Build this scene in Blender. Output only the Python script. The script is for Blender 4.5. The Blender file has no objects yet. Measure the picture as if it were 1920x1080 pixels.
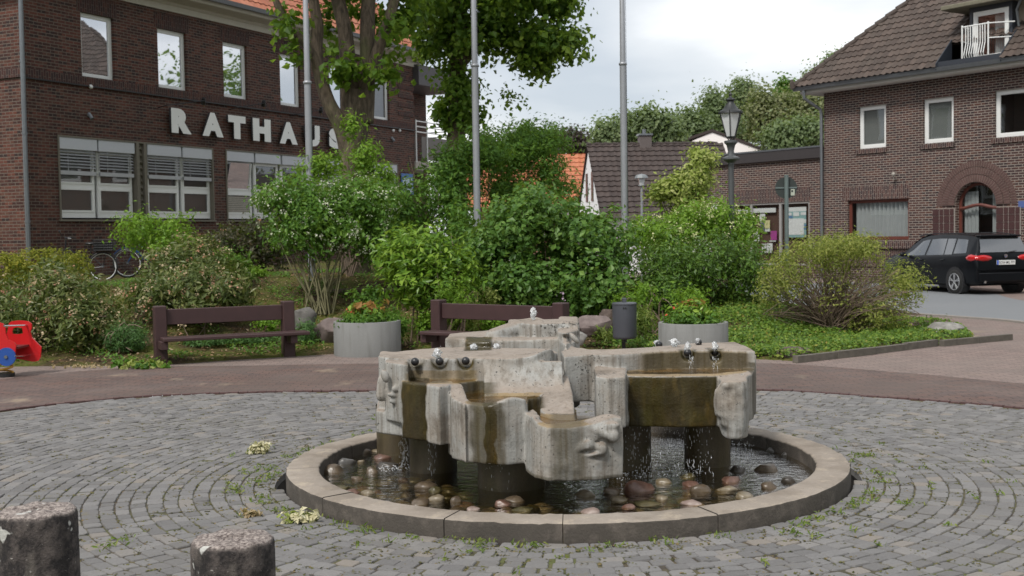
import bpy, math, random
import numpy as np
from mathutils import Vector, Matrix
from math import radians, sin, cos, tan, pi, sqrt, atan2
random.seed(7); RNG = np.random.default_rng(11)
SC = bpy.context.scene
COL = SC.collection
# ------------------------------------------------------------------ camera
H = 1.75; FPX = 2260.0; PITCH = math.atan(102/FPX); ROLL = radians(.93)
_F = np.array([0, cos(PITCH), -sin(PITCH)]); _U0 = np.array([0, sin(PITCH), cos(PITCH)]); _R0 = np.array([1., 0, 0])
_R = cos(ROLL)*_R0-sin(ROLL)*_U0; _U = sin(ROLL)*_R0+cos(ROLL)*_U0
CAMP = np.array([0, 0, H])
cd = bpy.data.cameras.new('camera'); cam = bpy.data.objects.new('camera', cd); COL.objects.link(cam)
cd.sensor_width = 36; cd.lens = FPX/1920*36; cd.clip_start = .1; cd.clip_end = 3000
cam.matrix_world = Matrix(((_R[0], _U[0], -_F[0], 0), (_R[1], _U[1], -_F[1], 0), (_R[2], _U[2], -_F[2], H), (0, 0, 0, 1)))
cd.dof.use_dof = True; cd.dof.focus_distance = 8.3; cd.dof.aperture_fstop = 5.6
SC.camera = cam
SUN_EL, SUN_AZ = radians(52), radians(215)      # azimuth from +Y clockwise: high, behind the camera's left shoulder
# ------------------------------------------------------------------ world: overcast sky
w = bpy.data.worlds.new('World'); SC.world = w; w.use_nodes = True
nt = w.node_tree; nt.nodes.clear()
def wn(t, **k):
    n = nt.nodes.new(t)
    for a, b in k.items(): setattr(n, a, b)
    return n
out = wn('ShaderNodeOutputWorld'); bg = wn('ShaderNodeBackground'); bg.inputs[1].default_value = .12
sky = wn('ShaderNodeTexSky', sky_type='NISHITA', sun_disc=False, sun_elevation=SUN_EL, sun_rotation=SUN_AZ)
tc = wn('ShaderNodeTexCoord'); mp = wn('ShaderNodeMapping'); mp.inputs['Scale'].default_value = (1.7, 1.7, 6); mp.inputs['Location'].default_value = (.35, .2, .55)
no = wn('ShaderNodeTexNoise'); no.inputs['Scale'].default_value = 1.5; no.inputs['Detail'].default_value = 7; no.inputs['Roughness'].default_value = .42; no.inputs['Distortion'].default_value = .15
cr = wn('ShaderNodeValToRGB'); e = cr.color_ramp.elements
e[0].position = .36; e[0].color = (2.35, 2.55, 2.8, 1); e[1].position = .545; e[1].color = (4.7, 4.7, 4.7, 1)
m = cr.color_ramp.elements.new(.47); m.color = (3.3, 3.4, 3.5, 1)
mx = wn('ShaderNodeMix', data_type='RGBA'); mx.inputs['Factor'].default_value = .93
L = nt.links.new
L(tc.outputs['Generated'], mp.inputs[0]); L(mp.outputs[0], no.inputs['Vector']); L(no.outputs['Fac'], cr.inputs[0])
L(sky.outputs[0], mx.inputs[6]); L(cr.outputs[0], mx.inputs[7]); L(mx.outputs[2], bg.inputs[0]); L(bg.outputs[0], out.inputs[0])
# ------------------------------------------------------------------ sun through cloud
sl = bpy.data.lights.new('sun', 'SUN'); sl.energy = 1.5; sl.angle = radians(11); sl.color = (1, .96, .9)
so = bpy.data.objects.new('sun', sl); COL.objects.link(so)
sd = Vector((sin(SUN_AZ)*cos(SUN_EL), cos(SUN_AZ)*cos(SUN_EL), sin(SUN_EL))); so.rotation_euler = sd.to_track_quat('Z', 'Y').to_euler(); so.location = (-6, -8, 14)
SC.view_settings.view_transform = 'Standard'; SC.view_settings.look = 'None'; SC.view_settings.gamma = 1; SC.view_settings.exposure = 1.1
SC.cycles.max_bounces = 8; SC.cycles.transparent_max_bounces = 12; SC.cycles.use_denoising = True
SC.render.film_transparent = False
# ------------------------------------------------------------------ helpers: points of the world from the surveyed picture
def ray(u, v):
    d = _F*FPX+_R*(u-960)-_U*(v-540); return d/d[1]
def on_z(u, v, z=0.0):
    d = ray(u, v); return CAMP+d*((z-H)/d[2])
def on_y(u, v, Y):
    return CAMP+ray(u, v)*Y
def proj(P):
    d = np.asarray(P)-CAMP; a = d@_F
    return 960+FPX*(d@_R)/a, 540-FPX*(d@_U)/a
def obj(name, verts, faces, mat, parent=None, smooth=False, midx=None):
    me = bpy.data.meshes.new(name)
    me.from_pydata([tuple(map(float, v)) for v in verts], [], [tuple(f) for f in faces])
    for m_ in (mat if isinstance(mat, (list, tuple)) else [mat]): me.materials.append(m_)
    if midx is not None: me.polygons.foreach_set('material_index', midx)
    if smooth: me.polygons.foreach_set('use_smooth', [True]*len(me.polygons))
    me.update()
    o = bpy.data.objects.new(name, me); COL.objects.link(o)
    if parent is not None: o.parent = parent
    return o
def tag(o, label=None, cat=None, group=None, kind=None):
    if label: o['label'] = label
    if cat: o['category'] = cat
    if group: o['group'] = group
    if kind: o['kind'] = kind
    return o
def empty(name, loc=(0, 0, 0), rz=0, label=None, cat=None, group=None):
    o = bpy.data.objects.new(name, None); COL.objects.link(o); o.location = tuple(map(float, loc)); o.rotation_euler = (0, 0, rz)
    o.empty_display_size = .2
    return tag(o, label, cat, group)
def copy_tree(o, parent=None):
    c = o.copy(); COL.objects.link(c); c.parent = parent
    for ch in list(o.children): copy_tree(ch, c)
    return c
class MB:
    def __init__(s): s.v = []; s.f = []; s.m = []; s.mi = 0
    def add(s, v, f):
        k = len(s.v); s.v += [tuple(p) for p in v]; s.f += [tuple(i+k for i in q) for q in f]; s.m += [s.mi]*len(f); return s
    def quad(s, a, b, c, d): return s.add([a, b, c, d], [(0, 1, 2, 3)])
    def box(s, x0, x1, y0, y1, z0, z1, b=0):
        if b > 0:
            v = []; 
            for z, i in ((z0, b), (z0+b, 0), (z1-b, 0), (z1, b)):
                v += [(x0+i, y0, z), (x1-i, y0, z), (x1, y0+i, z), (x1, y1-i, z), (x1-i, y1, z), (x0+i, y1, z), (x0, y1-i, z), (x0, y0+i, z)] if False else \
                     [(x0+b, y0+i, z), (x1-b, y0+i, z), (x1-i, y0+b, z), (x1-i, y1-b, z), (x1-b, y1-i, z), (x0+b, y1-i, z), (x0+i, y1-b, z), (x0+i, y0+b, z)]
            f = [tuple(range(7, -1, -1)), tuple(range(24, 32))]
            for k in range(3):
                for i in range(8): j = (i+1) % 8; f.append((k*8+i, k*8+j, k*8+8+j, k*8+8+i))
            return s.add(v, f)
        v = [(x0, y0, z0), (x1, y0, z0), (x1, y1, z0), (x0, y1, z0), (x0, y0, z1), (x1, y0, z1), (x1, y1, z1), (x0, y1, z1)]
        return s.add(v, [(0, 3, 2, 1), (4, 5, 6, 7), (0, 1, 5, 4), (1, 2, 6, 5), (2, 3, 7, 6), (3, 0, 4, 7)])
    def tube(s, pts, r, n=8, cap=True):
        pts = [np.array(p, float) for p in pts]; k = len(pts); rs = r if hasattr(r, '__len__') else [r]*k
        v = []; up = None
        for i, p in enumerate(pts):
            t = pts[min(i+1, k-1)]-pts[max(i-1, 0)]; t = t/(np.linalg.norm(t)+1e-9)
            if up is None: up = np.array([0, 0, 1.]) if abs(t[2]) < .9 else np.array([1., 0, 0])
            a = np.cross(t, up); a /= np.linalg.norm(a)+1e-9; b = np.cross(a, t); up = b
            v += [p+rs[i]*(a*cos(2*pi*j/n)+b*sin(2*pi*j/n)) for j in range(n)]
        f = [(i*n+j, i*n+(j+1) % n, i*n+n+(j+1) % n, i*n+n+j) for i in range(k-1) for j in range(n)]
        if cap: f += [tuple(range(n-1, -1, -1)), tuple(range((k-1)*n, k*n))]
        return s.add(v, f)
    def lathe(s, prof, c=(0, 0, 0), n=32, sx=1, sy=1, a0=0, a1=2*pi):
        full = abs(a1-a0-2*pi) < 1e-6; m = n if full else n+1; v = []
        for r, z in prof: v += [(c[0]+r*sx*cos(a0+(a1-a0)*j/n), c[1]+r*sy*sin(a0+(a1-a0)*j/n), c[2]+z) for j in range(m)]
        f = [(i*m+j, i*m+(j+1) % m, i*m+m+(j+1) % m, i*m+m+j) for i in range(len(prof)-1) for j in range(n)]
        return s.add(v, f)
    def prism(s, poly, z0, z1):                # poly in xy
        n = len(poly); v = [(p[0], p[1], z0) for p in poly]+[(p[0], p[1], z1) for p in poly]
        return s.add(v, [tuple(range(n-1, -1, -1)), tuple(range(n, 2*n))]+[(i, (i+1) % n, n+(i+1) % n, n+i) for i in range(n)])
    def slab(s, poly, y0, y1):                 # poly in xz, extruded along y
        n = len(poly); v = [(p[0], y0, p[1]) for p in poly]+[(p[0], y1, p[1]) for p in poly]
        return s.add(v, [tuple(range(n)), tuple(range(2*n-1, n-1, -1))]+[(n+i, n+(i+1) % n, (i+1) % n, i) for i in range(n)])
    def ball(s, c, r, n=12, m=8):
        r = r if hasattr(r, '__len__') else (r, r, r); v = []
        for i in range(m+1):
            ph = pi*i/m
            for j in range(n): v.append((c[0]+r[0]*sin(ph)*cos(2*pi*j/n), c[1]+r[1]*sin(ph)*sin(2*pi*j/n), c[2]+r[2]*cos(ph)))
        return s.add(v, [(i*n+j, i*n+n+j, i*n+n+(j+1) % n, i*n+(j+1) % n) for i in range(m) for j in range(n)])
    def xf(s, M):
        s.v = [tuple(M@Vector(p)) for p in s.v]; return s
    def build(s, name, mat, parent=None, smooth=False):
        return obj(name, s.v, s.f, mat, parent, smooth, s.m if isinstance(mat, (list, tuple)) else None)
def smooth_by_angle(o, ang=35):
    me = o.data; me.polygons.foreach_set('use_smooth', [True]*len(me.polygons))
    try: me.set_sharp_from_angle(angle=radians(ang))
    except Exception: pass
    return o
# ------------------------------------------------------------------ materials
class G:
    """tiny node-graph writer"""
    def __init__(s, name):
        s.mat = bpy.data.materials.new(name); s.mat.use_nodes = True; s.t = s.mat.node_tree; s.t.nodes.clear()
        s.out = s.n('ShaderNodeOutputMaterial'); s.p = s.n('ShaderNodeBsdfPrincipled'); s.l(s.p.outputs[0], s.out.inputs[0])
    def n(s, t, inp=None, **k):
        nd = s.t.nodes.new(t)
        for a, b in k.items(): setattr(nd, a, b)
        for a, b in (inp or {}).items():
            if hasattr(b, 'is_linked') or hasattr(b, 'links'): s.l(b, nd.inputs[a])
            else: nd.inputs[a].default_value = b
        return nd
    def l(s, a, b): s.t.links.new(a, b)
    def co(s, kind='Object', scale=(1, 1, 1), loc=(0, 0, 0)):
        return s.n('ShaderNodeMapping', {0: s.n('ShaderNodeTexCoord').outputs[kind], 'Scale': scale, 'Location': loc}).outputs[0]
    def noise(s, vec, sc, det=4, rough=.55, dist=0):
        return s.n('ShaderNodeTexNoise', {'Vector': vec, 'Scale': sc, 'Detail': det, 'Roughness': rough, 'Distortion': dist}).outputs[0]
    def ramp(s, f, stops, interp='LINEAR'):
        r = s.n('ShaderNodeValToRGB', {0: f}); cr = r.color_ramp; cr.interpolation = interp
        while len(cr.elements) < len(stops): cr.elements.new(.5)
        for el, (p, c) in zip(cr.elements, stops): el.position = p; el.color = (c, c, c, 1) if isinstance(c, (int, float)) else (*c, 1)
        return r.outputs[0]
    def mix(s, f, a, b, mode='MIX'):
        nd = s.n('ShaderNodeMix', data_type='RGBA', blend_type=mode)
        for i, x in ((0, f), (6, a), (7, b)):
            if hasattr(x, 'links'): s.l(x, nd.inputs[i])
            else: nd.inputs[i].default_value = x if i == 0 else (*x, 1)
        return nd.outputs[2]
    def math(s, op, a, b=0.0, c=None):
        nd = s.n('ShaderNodeMath', operation=op)
        for i, x in enumerate((a, b, c)):
            if x is None: continue
            if hasattr(x, 'links'): s.l(x, nd.inputs[i])
            else: nd.inputs[i].default_value = x
        return nd.outputs[0]
    def attr(s, name): return s.n('ShaderNodeAttribute', attribute_name=name).outputs['Fac']
    def bump(s, h, strength=.3, dist=.01):
        b = s.n('ShaderNodeBump', {'Height': h, 'Strength': strength, 'Distance': dist}); s.l(b.outputs[0], s.p.inputs['Normal']); return b.outputs[0]
    def schlick(s, f0, nrm=None):
        geo = s.n('ShaderNodeNewGeometry'); d = s.n('ShaderNodeVectorMath', {0: nrm if nrm is not None else geo.outputs['Normal'], 1: geo.outputs['Incoming']}, operation='DOT_PRODUCT').outputs['Value']
        k = s.math('POWER', s.math('MAXIMUM', s.math('SUBTRACT', 1.0, s.math('ABSOLUTE', d)), 0.0), 5.0); return s.math('ADD', f0, s.math('MULTIPLY', k, 1-f0))
    def set(s, **k):
        names = dict(c='Base Color', r='Roughness', m='Metallic', spec='Specular IOR Level', coat='Coat Weight', tr='Transmission Weight', ior='IOR', alpha='Alpha', em='Emission Color', es='Emission Strength', coatr='Coat Roughness')
        for a, b in k.items():
            i = s.p.inputs[names[a]]
            if hasattr(b, 'links'): s.l(b, i)
            else: i.default_value = (*b, 1) if isinstance(b, tuple) else b
        return s
def simple(name, c, r=.6, m=0, vary=.12, sc=6, **k):
    g = G(name); n = g.noise(g.co(), sc, 5)
    g.set(c=g.mix(n, tuple(x*(1-vary) for x in c), tuple(min(1, x*(1+vary)) for x in c)), r=r, m=m, **k); return g.mat
def leafmat(name, stops, trans=.35, rough=.5):
    g = G(name); c = g.ramp(g.attr('tint'), stops); g.set(c=c, r=rough, spec=.3)
    t = g.n('ShaderNodeBsdfTranslucent', {0: g.mix(.5, c, (.35, .5, .05), 'MIX')}); ms = g.n('ShaderNodeMixShader', {0: trans, 1: g.p.outputs[0], 2: t.outputs[0]})
    g.l(ms.outputs[0], g.out.inputs[0]); return g.mat
def brick(name, cols, mortar, bw=.25, rh=.0775, ms=.011, swap=False, moss=0):
    g = G(name); tcn = g.n('ShaderNodeTexCoord').outputs['Object']; sp = g.n('ShaderNodeSeparateXYZ', {0: tcn})
    if swap == 'flat': u, v = sp.outputs[0], sp.outputs[1]
    else:
        u = g.math('ADD', sp.outputs[0], sp.outputs[1]); v = sp.outputs[2]
        if swap: u, v = v, u
    vec = g.n('ShaderNodeCombineXYZ', {0: u, 1: v}).outputs[0]
    b = g.n('ShaderNodeTexBrick', {'Vector': vec, 'Scale': 1.0, 'Mortar Size': ms, 'Mortar Smooth': .35, 'Brick Width': bw, 'Row Height': rh}, offset=.5, offset_frequency=2)
    row = g.math('FLOOR', g.math('DIVIDE', v, rh)); od = g.math('MODULO', g.math('ABSOLUTE', row), 2.0)
    uu = g.math('FLOOR', g.math('ADD', g.math('DIVIDE', u, bw), g.math('MULTIPLY', od, -.5)))
    wnz = g.n('ShaderNodeTexWhiteNoise', {0: g.n('ShaderNodeCombineXYZ', {0: uu, 1: row}).outputs[0]}, noise_dimensions='3D').outputs['Value']
    k = len(cols); c = g.ramp(wnz, [(i/k, cols[i]) for i in range(k)], 'CONSTANT')
    big = g.noise(tcn, .55, 5); fine = g.noise(tcn, 45, 3)
    c = g.mix(g.ramp(big, [(.3, 0), (.7, .42)]), c, tuple(x*.62 for x in cols[0]))
    c = g.mix(.3, c, g.mix(fine, (.3, .3, .3), (1, 1, 1)), 'MULTIPLY')
    mo = g.mix(big, mortar, tuple(x*.7 for x in mortar))
    if moss: mo = g.mix(g.ramp(g.noise(tcn, 1.3, 4), [(.5, 0), (.65, moss)]), mo, (.09, .1, .03))
    g.set(c=g.mix(b.outputs['Fac'], c, mo), r=.85, spec=.25)
    g.bump(g.math('SUBTRACT', g.math('MULTIPLY', fine, .2), b.outputs['Fac']), .6, .006)
    return g.mat
M = {}
M['brick_hall'] = brick('hall_brick', [(.062, .030, .026), (.118, .047, .035), (.078, .037, .030), (.150, .056, .040), (.044, .029, .028), (.10, .045, .036), (.132, .063, .046)], (.165, .135, .112))
M['brick_house'] = brick('house_brick', [(.075, .039, .036), (.052, .030, .032), (.095, .046, .040), (.040, .028, .031), (.11, .052, .041), (.070, .038, .038)], (.31, .27, .235), ms=.013)
M['brick_orange'] = brick('orange_brick', [(.30, .13, .08), (.24, .10, .07), (.34, .16, .1)], (.3, .25, .2))
M['soldier'] = brick('soldier_brick', [(.085, .045, .042), (.06, .036, .038), (.11, .056, .05), (.05, .034, .038)], (.26, .22, .19), ms=.010, swap=True)
M['soldier_hall'] = brick('hall_soldier_brick', [(.075, .034, .03), (.055, .03, .03), (.1, .042, .034), (.045, .03, .03)], (.13, .1, .085), ms=.010, swap=True)
M['white_frame'] = simple('white_plastic', (.72, .73, .72), .35, vary=.04)
M['cream'] = simple('cream_board', (.50, .47, .40), .6)
M['soffit'] = simple('soffit_wood', (.33, .29, .22), .7)
M['zinc'] = simple('zinc_metal', (.20, .215, .23), .42, .7, .2)
M['pole'] = simple('grey_pole_metal', (.30, .31, .33), .42, .35, .1)
M['black'] = simple('black_metal', (.018, .018, .02), .35)
M['stone_frame'] = simple('window_stone', (.16, .145, .115), .8)
M['interior'] = simple('dark_interior', (.035, .03, .026), .9)
def glassmat(name, tint=(.02, .024, .026), refl=.35, alpha=0.0, rough=.015):
    g = G(name); wv = g.noise(g.co(), 1.2, 1); b = g.n('ShaderNodeBump', {'Height': wv, 'Strength': .04, 'Distance': .05}).outputs[0]
    gl = g.n('ShaderNodeBsdfGlossy', {'Color': (.92, .95, 1, 1), 'Roughness': rough, 'Normal': b})
    if alpha: base = g.n('ShaderNodeBsdfTransparent', {0: (alpha, alpha*1.01, alpha, 1)}).outputs[0]
    else: g.set(c=tint, r=.6); base = g.p.outputs[0]
    fr = g.schlick(.04)
    f = g.math('MINIMUM', g.math('ADD', g.math('MULTIPLY', fr, 1.6), refl), 1.0)
    ms = g.n('ShaderNodeMixShader', {0: f, 1: base, 2: gl.outputs[0]}); g.l(ms.outputs[0], g.out.inputs[0]); return g.mat
M['glass_mirror'] = glassmat('reflecting_glass', refl=.55)
M['glass_clear'] = glassmat('clear_glass', refl=.04, alpha=.96)
M['glass_dim'] = glassmat('dim_glass', refl=.08, tint=(.03, .022, .014))
M['glass_car'] = glassmat('car_glass', refl=.10, tint=(.01, .012, .013))
# ================================================================== ground, paving, street, planted bed
C0 = np.array([.370, 8.75]); RB = 2.01; RIM = .11
def inpoly(x, y, poly):
    x = np.asarray(x, float); y = np.asarray(y, float); r = np.zeros(np.broadcast(x, y).shape, bool); n = len(poly)
    for i in range(n):
        x0, y0 = poly[i][:2]; x1, y1 = poly[(i+1) % n][:2]
        c = ((y0 > y) != (y1 > y)) & (x < (x1-x0)*(y-y0)/((y1-y0) if y1 != y0 else 1e-9)+x0); r ^= c
    return r
def dpoly(x, y, poly):                     # signed distance, negative inside
    d = np.full(np.broadcast(x, y).shape, 1e9); n = len(poly)
    for i in range(n):
        ax, ay = poly[i][:2]; bx, by = poly[(i+1) % n][:2]; ex, ey = bx-ax, by-ay; wx, wy = x-ax, y-ay
        t = np.clip((wx*ex+wy*ey)/(ex*ex+ey*ey+1e-12), 0, 1); d = np.minimum(d, np.hypot(wx-t*ex, wy-t*ey))
    return np.where(inpoly(x, y, poly), -d, d)
def curve(pts, n=8):                       # Catmull-Rom through points
    P = [np.array(p, float) for p in pts]; P = [2*P[0]-P[1]]+P+[2*P[-1]-P[-2]]; o = []
    for i in range(1, len(P)-2):
        for k in range(n):
            t = k/n; o.append(.5*((2*P[i])+(-P[i-1]+P[i+1])*t+(2*P[i-1]-5*P[i]+4*P[i+1]-P[i+2])*t*t+(-P[i-1]+3*P[i]-3*P[i+1]+P[i+2])*t**3))
    o.append(P[-2]); return o
# ground: brick paving to the horizon
g = G('red_brick_paving'); tcn = g.co(); 
bk = g.n('ShaderNodeTexBrick', {'Vector': g.co(scale=(1, 1, 1)), 'Scale': 1.0, 'Mortar Size': .006, 'Mortar Smooth': .3, 'Brick Width': .205, 'Row Height': .102, 'Color1': (.27, .20, .178, 1), 'Color2': (.195, .148, .133, 1), 'Mortar': (.07, .055, .048, 1)}, offset=.5)
n1 = g.noise(tcn, .7, 6, .6); n2 = g.noise(tcn, 14, 4)
c = g.mix(g.ramp(n1, [(.35, 0), (.7, .6)]), bk.outputs[0], (.21, .175, .155)); c = g.mix(.5, c, g.mix(n2, (.55, .55, .55), (1, 1, 1)), 'MULTIPLY')
c = g.mix(g.ramp(g.noise(g.co(loc=(5, 3, 0)), .55, 5), [(.60, 0), (.70, .55)]), c, (.30, .24, .16))
g.set(c=c, r=.8, spec=.3); g.bump(g.math('SUBTRACT', n2, bk.outputs['Fac']), .5, .006); M['paving'] = g.mat
g = G('red_band_paving'); tcn = g.co()
bk = g.n('ShaderNodeTexBrick', {'Vector': g.co(scale=(1, 1, 1)), 'Scale': 1.0, 'Mortar Size': .008, 'Mortar Smooth': .3, 'Brick Width': .21, 'Row Height': .105, 'Color1': (.175, .102, .084, 1), 'Color2': (.115, .078, .072, 1), 'Mortar': (.05, .035, .03, 1)}, offset=.5)
n1 = g.noise(tcn, 1.1, 6, .6); n2 = g.noise(tcn, 18, 4)
c = g.mix(g.ramp(n1, [(.35, 0), (.7, .5)]), bk.outputs[0], (.20, .155, .14)); c = g.mix(.7, c, g.mix(n2, (.4, .5, .5), (1, 1, 1)), 'MULTIPLY')
c = g.mix(g.ramp(g.noise(g.co(scale=(1, .6, 1), loc=(1, 7, 0)), 1.3, 4), [(.60, 0), (.68, .5)]), c, (.34, .27, .19)); c = g.mix(g.ramp(g.noise(g.co(loc=(4, 2, 0)), .5, 4), [(.45, 0), (.62, .5)]), c, (.10, .075, .065))
g.set(c=c, r=.78, spec=.3); g.bump(g.math('SUBTRACT', n2, bk.outputs['Fac']), .5, .005); M['band'] = g.mat
# outline between setts and brick band, surveyed
edge = curve([on_z(*p)[:2] for p in [(-260, 815), (0, 771), (250, 745), (470, 736), (700, 733), (1060, 729), (1420, 731), (1640, 744), (1920, 766), (2150, 795)]], 10)
SETT = [(-9, -2)]+[tuple(p) for p in edge]+[(9, -2)]
def sheet_with_hole(name, poly, hole_c, hr, z, mat):
    """flat sheet (triangulated by angle) between a circle and an outer polygon"""
    n = 240; v = []; f = []
    for k in range(n):
        a = 2*pi*k/n; dx, dy = cos(a), sin(a); best = 60
        for i in range(len(poly)):
            ax, ay = poly[i][0]-hole_c[0], poly[i][1]-hole_c[1]; bx, by = poly[(i+1) % len(poly)][0]-hole_c[0], poly[(i+1) % len(poly)][1]-hole_c[1]
            ex, ey = bx-ax, by-ay; den = dx*ey-dy*ex
            if abs(den) < 1e-9: continue
            t = (ax*ey-ay*ex)/den; s_ = (ax*dy-ay*dx)/den
            if t > 0 and -1e-6 <= s_ <= 1+1e-6: best = min(best, t)
        v += [(hole_c[0]+dx*hr, hole_c[1]+dy*hr, z), (hole_c[0]+dx*best, hole_c[1]+dy*best, z)]
    f = [(2*k, 2*k+1, (2*k+3) % (2*n), (2*k+2) % (2*n)) for k in range(n)]
    return obj(name, v, f, mat)
big = [(-400, -60), (400, -60), (400, 900), (-400, 900)]
def ring_sheet(name, inner, outer, z, mat, c=None):
    n = len(inner); v = [(p[0], p[1], z) for p in inner]+[(p[0], p[1], z) for p in outer]
    return obj(name, v, [(i, n+i, n+(i+1) % n, (i+1) % n) for i in range(n)], mat)
def castpoly(poly, c, n=240):
    o = []
    for k in range(n):
        a = 2*pi*k/n; dx, dy = cos(a), sin(a); best = 1e9
        for i in range(len(poly)):
            ax, ay = poly[i][0]-c[0], poly[i][1]-c[1]; bx, by = poly[(i+1) % len(poly)][0]-c[0], poly[(i+1) % len(poly)][1]-c[1]
            ex, ey = bx-ax, by-ay; den = dx*ey-dy*ex
            if abs(den) < 1e-9: continue
            t = (ax*ey-ay*ex)/den; s_ = (ax*dy-ay*dx)/den
            if t > 0 and -1e-6 <= s_ <= 1+1e-6: best = min(best, t)
        o.append((c[0]+dx*best, c[1]+dy*best))
    return o
P_in = castpoly(SETT, C0); P_big = castpoly(big, C0)
tag(ring_sheet('ground', P_in, P_big, 0.0, M['paving']), kind='structure')
bandw = 2.0
P_band = [(p[0], p[1]) for p in edge]; 
ob = []
for p in P_band:
    d = np.array(p)-np.array([.2, 7.5]); d /= np.linalg.norm(d); ob.append((p[0]+d[0]*bandw*(1.0), p[1]+d[1]*bandw*1.0))
bo = curve([on_z(*p)[:2] for p in [(-300, 770), (0, 712), (250, 690), (470, 686), (700, 682), (1060, 680), (1420, 681), (1640, 695), (1920, 720), (2150, 745)]], 10)
v = [(p[0], p[1], .004) for p in P_band]+[(p[0], p[1], .004) for p in bo]; n = len(P_band)
tag(obj('brick_band', v, [(i, n+i, n+i+1, i+1) for i in range(n-1)], M['band']), kind='structure')
# curb course of standing bricks between band and setts
mb = MB()
def along(pts, step):
    pts = [np.array(p[:2]) for p in pts]; acc = 0; o = []; nx = 0
    for a, b in zip(pts, pts[1:]):
        l = np.linalg.norm(b-a)
        while nx <= acc+l: o.append((a+(b-a)*((nx-acc)/l), (b-a)/l)); nx += step
        acc += l
    return o
for p, t in along(edge, .105):
    nrm = np.array([-t[1], t[0]]); w2, l2 = .048, .03; h = .012+random.uniform(-.003, .004)
    q = [p+nrm*(a*l2)+t*(b*w2) for a, b in ((-1, -1), (-1, 1), (1, 1), (1, -1))]; mb.prism([tuple(x) for x in q], -.05, h)
tag(mb.build('edging_course', simple('dark_red_edging_brick', (.085, .045, .042), .8, vary=.4, sc=9)), kind='structure')
# joint bed under the setts
g = G('sett_joint_sand'); tcn = g.co(); a = g.noise(tcn, 1.2, 5); b = g.noise(tcn, 9, 4)
c = g.mix(g.ramp(a, [(.42, 0), (.62, 1)]), (.045, .036, .028), (.075, .085, .022)); c = g.mix(g.ramp(b, [(.45, 0), (.7, .8)]), c, (.11, .085, .045))
g.set(c=c, r=.95); M['joint'] = g.mat
circ = [(C0[0]+(RB+.10)*cos(2*pi*k/240), C0[1]+(RB+.10)*sin(2*pi*k/240)) for k in range(240)]
tag(ring_sheet('sett_bed', circ, P_in, -.0065, M['joint']), kind='structure')
# gap beside the basin
mb = MB(); mb.lathe([(RB-.02, -.3), (RB+.12, -.3), (RB+.10, -.012)], (C0[0], C0[1], 0), 120); tag(mb.build('basin_gap', simple('dark_soil', (.02, .016, .012), .95)), kind='structure')
# the setts: rings of small granite stones round the fountain
g = G('granite_sett'); tcn = g.co(); t = g.attr('tint'); n1 = g.noise(tcn, 60, 3); n2 = g.noise(tcn, 1.0, 5)
c = g.ramp(t, [(0, (.142, .137, .135)), (.5, (.175, .170, .168)), (.9, (.208, .201, .197)), (1, (.225, .20, .175))])
c = g.mix(.55, c, g.mix(n1, (.45, .45, .45), (1.15, 1.15, 1.15)), 'MULTIPLY'); c = g.mix(g.ramp(n2, [(.5, 0), (.7, .25)]), c, (.18, .165, .14))
c = g.mix(g.ramp(g.noise(tcn, 7, 5, .7), [(.60, 0), (.68, .5)]), c, (.16, .14, .085))
g.set(c=c, r=.75, spec=.25); g.bump(n1, .4, .004); M['sett'] = g.mat
V = []; F = []; T = []; kk = 0
r = RB+.012; row = 0
while r < 9.5:
    rh = .101+.008*math.sin(row*1.7); n = int(2*pi*(r+rh/2)/.130); off = random.random()
    th0 = (np.arange(n)+off)*2*pi/n; thc = th0+pi/n
    X = C0[0]+(r+rh/2)*np.cos(thc); Y = C0[1]+(r+rh/2)*np.sin(thc)
    ok = (Y > 3.2) & ((row > 0) | (np.abs(np.sin(thc)) > .22)) & (np.abs(X) < Y*.50+.5) & (dpoly(X, Y, SETT) < -.05)
    for k in np.nonzero(ok)[0]:
        a0 = th0[k]+random.uniform(-.11, .11)*2*pi/n; a1 = th0[k]+2*pi/n+random.uniform(-.11, .11)*2*pi/n
        gp = .0038; ra, rb = r+gp+random.uniform(-.004, .004), r+rh-gp+random.uniform(-.004, .004)
        da = gp/r; hz = random.gauss(0, .0018); tx, ty = random.gauss(0, .008), random.gauss(0, .008); b_ = .016
        ring = []
        for (rr, aa) in ((ra, a0+da), (ra, a1-da), (rb, a1-da), (rb, a0+da)): ring.append(np.array([C0[0]+rr*cos(aa), C0[1]+rr*sin(aa)]))
        cc = sum(ring)/4; o8 = []
        for i in range(4):
            p, q, s_ = ring[i], ring[i-1], ring[(i+1) % 4]; o8 += [p+(q-p)*(.08+random.random()*.08), p+(s_-p)*(.08+random.random()*.08)]
        V += [(p[0], p[1], -.03) for p in o8]
        V += [(p[0], p[1], hz-.0042) for p in o8]
        V += [(*(cc+(p-cc)*.93), hz+.001+tx*(p[0]-cc[0])*3+ty*(p[1]-cc[1])*3) for p in o8]
        for lv in range(2):
            for i in range(8): j = (i+1) % 8; F.append((kk+lv*8+i, kk+lv*8+j, kk+lv*8+8+j, kk+lv*8+8+i))
        F.append(tuple(range(kk+16, kk+24))); T += [random.random()]*24; kk += 24
    r += rh; row += 1
o = obj('sett_paving', V, F, M['sett'], smooth=False); at = o.data.attributes.new('tint', 'FLOAT', 'POINT'); at.data.foreach_set('value', T); tag(o, kind='structure')
NSETT = kk//24
# collar between basin and first ring (mortar on most of the round, open gap at the two sides)
mb = MB()
for a0, a1 in ((-13, 13), (167, 193)):
    mb.lathe([(RB+.078, -.05), (RB+.080, -.004), (RB+.118, -.001), (RB+.12, -.05)], (C0[0], C0[1], 0), 40, a0=radians(a0), a1=radians(a1))
tag(mb.build('mortar_collar', simple('grey_mortar', (.15, .145, .14), .85, vary=.25, sc=12)), kind='structure')
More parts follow.
